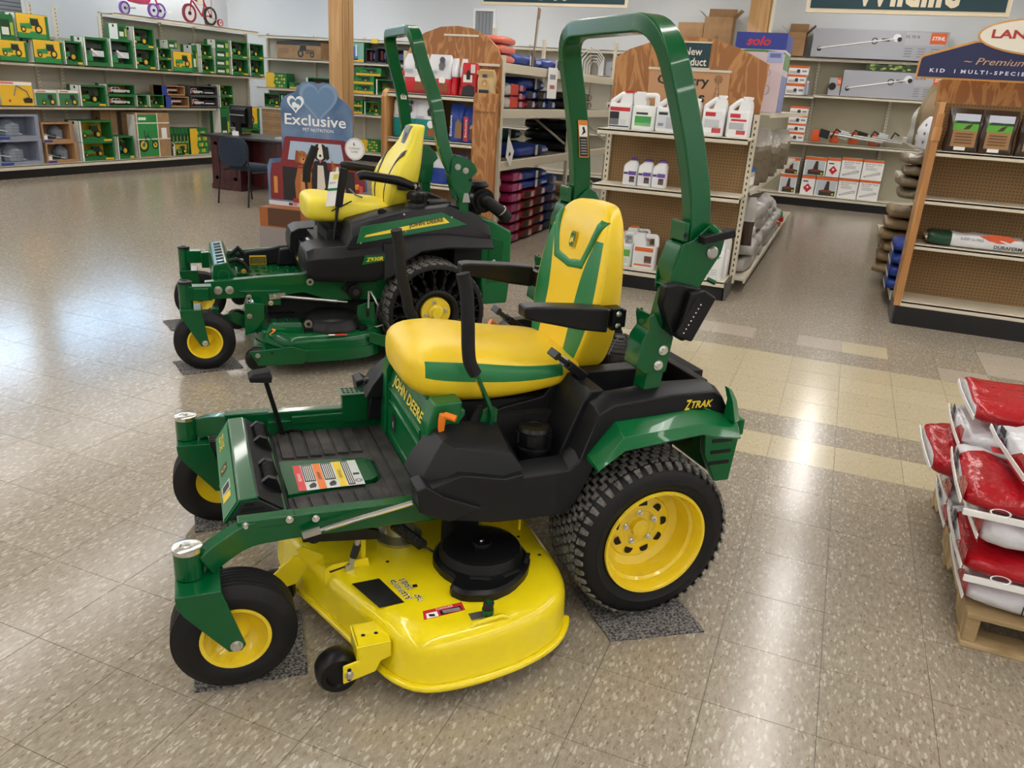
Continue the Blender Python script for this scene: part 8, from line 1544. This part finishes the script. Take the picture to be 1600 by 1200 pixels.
# clear and grey bags beside the jug endcap
MYL = bump_noise(mat('film_clear_silver', '7d715e', .22, spec=.7), 14, .7, .03, detail=5); GRS = bump_noise(mat('film_pale_grey', 'b3b0ac', .35), 16, .6, .03, detail=5); DKB = bagmat('dark_brown_film', '3b2c22', .25); SG = 'bags on the run beside the jug endcap'
for k, y in enumerate((7.85, 8.22, 8.64, 9.1, 9.7, 10.4, 11.2)): pouch('shiny clear bag of treats standing on the run, %s from the endcap' % ['first', 'second', 'third', 'fourth', 'fifth', 'sixth', 'seventh'][k], SG, (-.84 + .03 * (k % 2), y, .903), math.pi / 2 - .75, .27, .13, .50 if k < 2 else .43, [(.7, MYL), (1, bump_noise(mat('film_clear_top', 'b4aea4', .2, spec=.7), 22, .8, .03))], None, 30 + k, 'treat_bag')
for k, (y, z, lab) in enumerate(((7.50, .903, 'clear jar with a blue lid standing at the endcap corner'), (7.63, .903, 'clear jar with a blue lid behind the corner one'))):
    t = thing('treat_jar', lab, 'jar', (-.79, y, z), 0, SG); q = MB(); q.lathe([(0, 0), (.045, 0), (.05, .01), (.05, .12), (.04, .14), (0, .14)], (0, 0, 0), 'z', C_('b9b4ac'), 20); q.build('jar', t, smooth=40); q = MB(); q.lathe([(.046, .14), (.046, .175), (0, .175)], (0, 0, 0), 'z', C_('2c5fae'), 20); q.build('lid', t, smooth=35); q = MB(); q.lathe([(.0505, .03), (.0505, .1)], (0, 0, 0), 'z', WHITE, 20); q.build('label', t, smooth=40)
n_ = 0
for h_, (y, c2) in enumerate(((7.80, 4), (8.34, 4), (8.88, 4), (9.42, 3), (9.96, 3), (10.5, 2))):
    for k in range(c2): sack('seed_bag', 'pale grey seed bag low on the run, %s in the %s heap from endcap' % (('lowest', 'second', 'third', 'fourth')[k], ['first', 'second', 'third', 'fourth', 'fifth', 'sixth'][h_]), SG, (-.93 + .03 * (k % 2), y + .02 * k, (.132 + .153 * k)), .12 * ((n_ % 3) - 1), .50, .50, .15, GRS, [(C_('3a8a5a'), 'front', [(.0, .4), (.2, .4), (.2, .8), (0, .8)])] if n_ % 4 == 0 else None, seed=120 + n_, crimp=False, wr=.010); n_ += 1
for k, (y, c2, nm) in enumerate(((11.2, GRN, 'bright green'), (11.5, FR, 'red'), (11.0, bagmat('orange_film', 'c9672c'), 'orange'))): sack('seed_bag', '%s small bag piled at the far end of the low run shelf' % nm, SG, (-.80, y, .132 + .10 * (k == 0)), .8, .26, .18, .10, c2, None, seed=140 + k, crimp=False)
pouch('dark net of clear bags hanging at the endcap corner', SG, (-.72, 7.42, .42), 0, .12, .08, .42, [(.5, DKB), (1, GRS)], None, 41, 'treat_bag')
# goods beside and on the right endcap
for k, x in enumerate((.77, .995, 1.25)):
    pouch('brown jerky bag with green meadow label, %s from the side board' % ('first', 'second', 'third')[k], 'brown bags on the right endcap', (x + .57 - .57, 7.17, 1.354), 0, .24, .11, .31, [(1, DKB)], [('rect', C_('a97f52'), (-.32, .12, .36, .52)), ('rect', C_('5fae3a'), (-.34, .5, .36, .72)), ('poly', C_('2f3a34'), [(-.34, .66), (-.2, .74), (.1, .7), (.36, .72), (.36, .66)]), ('rect', C_('cfd8ea'), (-.34, .72, .36, .88)), ('poly', C_('4a3326'), [(-.05, .52), (.12, .54), (.2, .66), (.05, .62)]), ('rect', WHITE, (-.2, .04, .12, .12))] + [('rect', C_('6a4a30'), (-.24, .2 + .07 * j, .26, .225 + .07 * j)) for j in range(4)], 50 + k, 'jerky_bag', round_top=False)
DW = bagmat('white', 'dcdde2'); DG_ = bagmat('forest_green', '17432e'); DO = bagmat('deep_orange', 'd2521c')
t = sack('feed_bag', 'white feed bag with green end and orange patch lying on the endcap', None, (1.03, 7.22, .647), 0, .68, .26, .115, DW, None, seed=150, band=lambda u, c_: DG_ if u < -.5 else DW)
q = MB()
vs = []; 
q.poly([(-.0, .062), (.02, .10), (.10, .122), (.22, .118), (.32, .082), (.30, .066), (.06, .058)], (0, -.128, 0), (1, 0, 0), (0, .25, 1), DO, .008); q.text('DURAFERM', .22, .036, .19, .026, (0, -.134, 0), (1, 0, 0), (0, 0, 1), INK, .0, .02); q.text('SHEEP Cu FREE', -.03, .074, .16, .02, (0, -.134, 0), (1, 0, 0), (0, .1, 1), C_('4a4d52'), .0)
split(q, 'print', t, gap=.012, smooth=0)
KG = 'bags on the run beside the right endcap'; KR, GP = bagmat('kraft_paper', '97805f', .7), bagmat('pale_grey', 'b9b6b2')
for k in range(6): sack('feed_sack', 'brown paper sack in the low stack beside the oak board, %s of six' % nth[k], KG, (.70 + .02 * (k % 3), 8.78 + (.05 if k % 2 else 0), .132 + .106 * k), .05 * (k % 3 - 1), .56, .62, .108, KR, None, seed=160 + k, crimp=False, wr=.009)
for k in range(4): sack('feed_sack', 'blue and white sack right behind the oak board, %s of four' % nth[k], KG, (.76, 7.95, .132 + .112 * k), 0, .5, .5, .115, FBL, [(WHITE, 'left', [(-.5, .0), (.5, .0), (.5, .3), (-.5, .3)])], seed=170 + k, crimp=False)
for k in range(4): sack('feed_sack', 'grey brown sack on the middle run shelf, %s of four' % nth[k], KG, (.74 - .02 * (k % 2), 8.4, .882 + .1 * k), .06 * (k % 2), .52, .6, .104, bagmat('taupe', '83745c'), None, seed=180 + k, crimp=False, wr=.009)
for x, y, w_, h_, m_, lab in ((.66, 8.02, .34, .27, FW, 'white dotted bag on the upper run shelf by the oak board'), (.70, 8.5, .36, .50, KR, 'tall kraft bag leaning behind the dotted white bag'), (.70, 9.0, .36, .56, bagmat('olive', '7a6a3c'), 'tall olive bag beside the kraft bag'), (.70, 9.6, .4, .4, GP, 'grey bag at the far end of the upper run shelf')):
    t = pouch(lab, KG, (x, y, 1.323), -math.pi / 2 + .5, w_, .2, h_, [(1, m_)], None, int(y * 9), 'feed_sack')
    if m_ is FW:
        q = MB()
        for a in range(9): q.circ((-.12 + .12 * (a % 3), .06 + .07 * (a // 3)), .014, (0, -.108, 0), (1, 0, 0), (0, 0, 1), C_('6b7068'), 0, 7)
        stuff(q.build('dots', t, smooth=0))
q = MB(); q.bb((0, 0, 0), (.16, .16, .14), INK); q.rect(.02, .02, .14, .11, (0, -.001, 0), (1, 0, 0), (0, 0, 1), C_('c22a8a'), 0); q.ring((.08, .065), .02, .028, (0, -.0015, 0), (1, 0, 0), (0, 0, 1), C_('e08ac0'), 0, 12); q = tag(q.build('small_box', smooth=0), 'small black and magenta box on the power tool wall top', 'box'); q.location = (1.38, 15.34, 2.434)
# ---------------------------------------------------------------- pallet of feed
pl = thing('pallet', 'wooden pallet carrying the red and white feed bags', 'pallet', (.615, 2.555, 0), 0)
for x in (.0, .49, .98):
    MB().prism([(0, .018), (.18, .018), (.22, .06), (.40, .06), (.44, .018), (.66, .018), (.70, .06), (.88, .06), (.92, .018), (1.09, .018), (1.09, .105), (0, .105)], 'x', x, x + .04, PALW).build('stringer', pl, smooth=0, bevel=.003)
for y in (-.01, .17, .35, .53, .71, .89, 1.0): MB().bb((-.005, y, .105), (1.03, y + .10, .122), PALW).build('top_board', pl, smooth=0, bevel=.003)
for y in (-.01, .48, 1.0): MB().bb((-.005, y, .0), (1.03, y + .10, .018), PALW).build('bottom_board', pl, smooth=0, bevel=.003)
SW, SR = bump_noise(mat('film_feed_white', 'd9dae0', .28), 11, .6, .03, detail=4), bump_noise(mat('film_feed_red', 'ae0f1c', .24), 11, .6, .03, detail=4); FG = 'red and white feed bags on the pallet'
def feed_bag(label, x, y, z, rz, red, seed, L=.90, W=.46, T=.103):
    b = (lambda u, c_: SR if c_ < .2 or u < -.995 else SW) if red == 'front' else ((lambda u, c_: SR) if red == 'all' else (lambda u, c_: SW))
    t = sack('feed_bag', label, FG, (x, y, z), rz, L, W, T, SW, None, seed=seed, band=b, crimp=False, wr=.008)
    q = MB(); c_ = WHITE if red != 'none' else C_('3a3f5c'); R_, U_ = (-1, 0, 0), (0, 0, -1)
    q.text('STRATEGY', .12, -T * .60, .32, .040, (0, -W / 2 - .006, 0), R_, U_, c_, -.001, .02)
    if red == 'front': q.ring((.16, -T * .3), .011, .0135, (0, -W / 2 - .006, 0), (-2.2, 0, 0), U_, WHITE, -.001)
    elif red == 'none': [q.rect(-.3 + .008 * k, T * .3, -.296 + .008 * k + .002 * (k % 3), T * .62, (0, -W / 2 - .006, 0), (1, 0, 0), (0, 0, 1), INK, .001) for k in range(9)]
    e_ = -L / 2 - .003; q.text('PURINA', -W * .2, T * .5, W * .34, .036, (e_, 0, 0), (0, -1, 0), (0, 0, 1), WHITE if red == 'all' else C_('3a3f5c'), .001, .02)
    if red != 'all':
        q.poly([(-W * .44, T * .1), (-W * .02, T * .1), (-W * .1, T * .45), (-W * .25, T * .8), (-W * .44, T * .92)], (e_, 0, 0), (0, 1, 0), (0, 0, 1), SR, 0); q.rect(W * .12, T * .6, W * .26, T * .85, (e_, 0, 0), (0, 1, 0), (0, 0, 1), INK, .0); q.rect(W * .12, T * .3, W * .2, T * .5, (e_, 0, 0), (0, 1, 0), (0, 0, 1), C_('c0252c'), 0)
        q.text('STRATEGY', -.1, .02, .36, .06, (0, 0, T + .009), (1, 0, 0), (0, 1, 0), C_('30355a'), .001, .02); q.rect(-.36, .06, -.30, .12, (0, 0, T + .009), (1, 0, 0), (0, 1, 0), C_('c0252c'), .001)
    else:
        q.poly([(-.18, .02), (-.10, .09), (.06, .13), (.22, .10), (.30, .02), (.1, -.06), (-.08, -.05)], (0, 0, T + .010), (1, 0, 0), (0, 1, 0), C_('5d3323'), .001); q.text('PURINA', -.33, .1, .10, .03, (0, 0, T + .010), (0, -1, 0), (1, 0, 0), WHITE, .001, .02)
    q.build('print', t, smooth=0)
    s = MB(); s.tube([(-L / 2 - .010, -W * .46, T * .35), (-L / 2 - .016, -W * .2, T * .42), (-L / 2 - .012, W * .2, T * .40), (-L / 2 - .010, W * .42, T * .5)], 1, WHITE, sec=[(-.002, -.008), (.002, -.008), (.002, .008), (-.002, .008)], up=(0, 0, 1))
    if red == 'front': s.bb((-L / 2, -W / 2 - .009, T * .02), (L / 2, -W / 2 + .002, T * .20), WHITE)
    s.build('white_seam_tape', t, smooth=0)
    return t
lay = [('none', 'white feed bag at the bottom front of the pallet', 1.05, 2.79, .123, 0), ('front', 'red sided feed bag with white tape in the second layer front', 1.02, 2.79, .228, .01), ('none', 'white feed bag in the third layer front', 1.04, 2.81, .332, .02), ('front', 'red sided feed bag with white lettering in the fourth layer front', .98, 2.80, .438, -.02), ('none', 'white feed bag with blue lettering at the top front of the pile', 1.10, 2.86, .545, .10)]
for k, (r_, lab, x, y, z, rz) in enumerate(lay): feed_bag(lab, x, y, z, rz, r_, 200 + k)
for k, (r_, lab, x, y, z, rz) in enumerate([('none', 'white feed bag at the bottom back of the pallet', 1.04, 3.28, .123, .0), ('none', 'white feed bag in the second layer back, end showing', 1.02, 3.29, .228, .02), ('all', 'red feed bag in the third layer back, sticking out over the floor', .94, 3.30, .333, .03), ('none', 'white feed bag in the fourth layer back, end showing', 1.02, 3.31, .438, 0), ('all', 'red feed bag with horse picture lying highest at the back', 1.04, 3.34, .543, .03)]): feed_bag(lab, x, y, z, rz, r_, 220 + k)
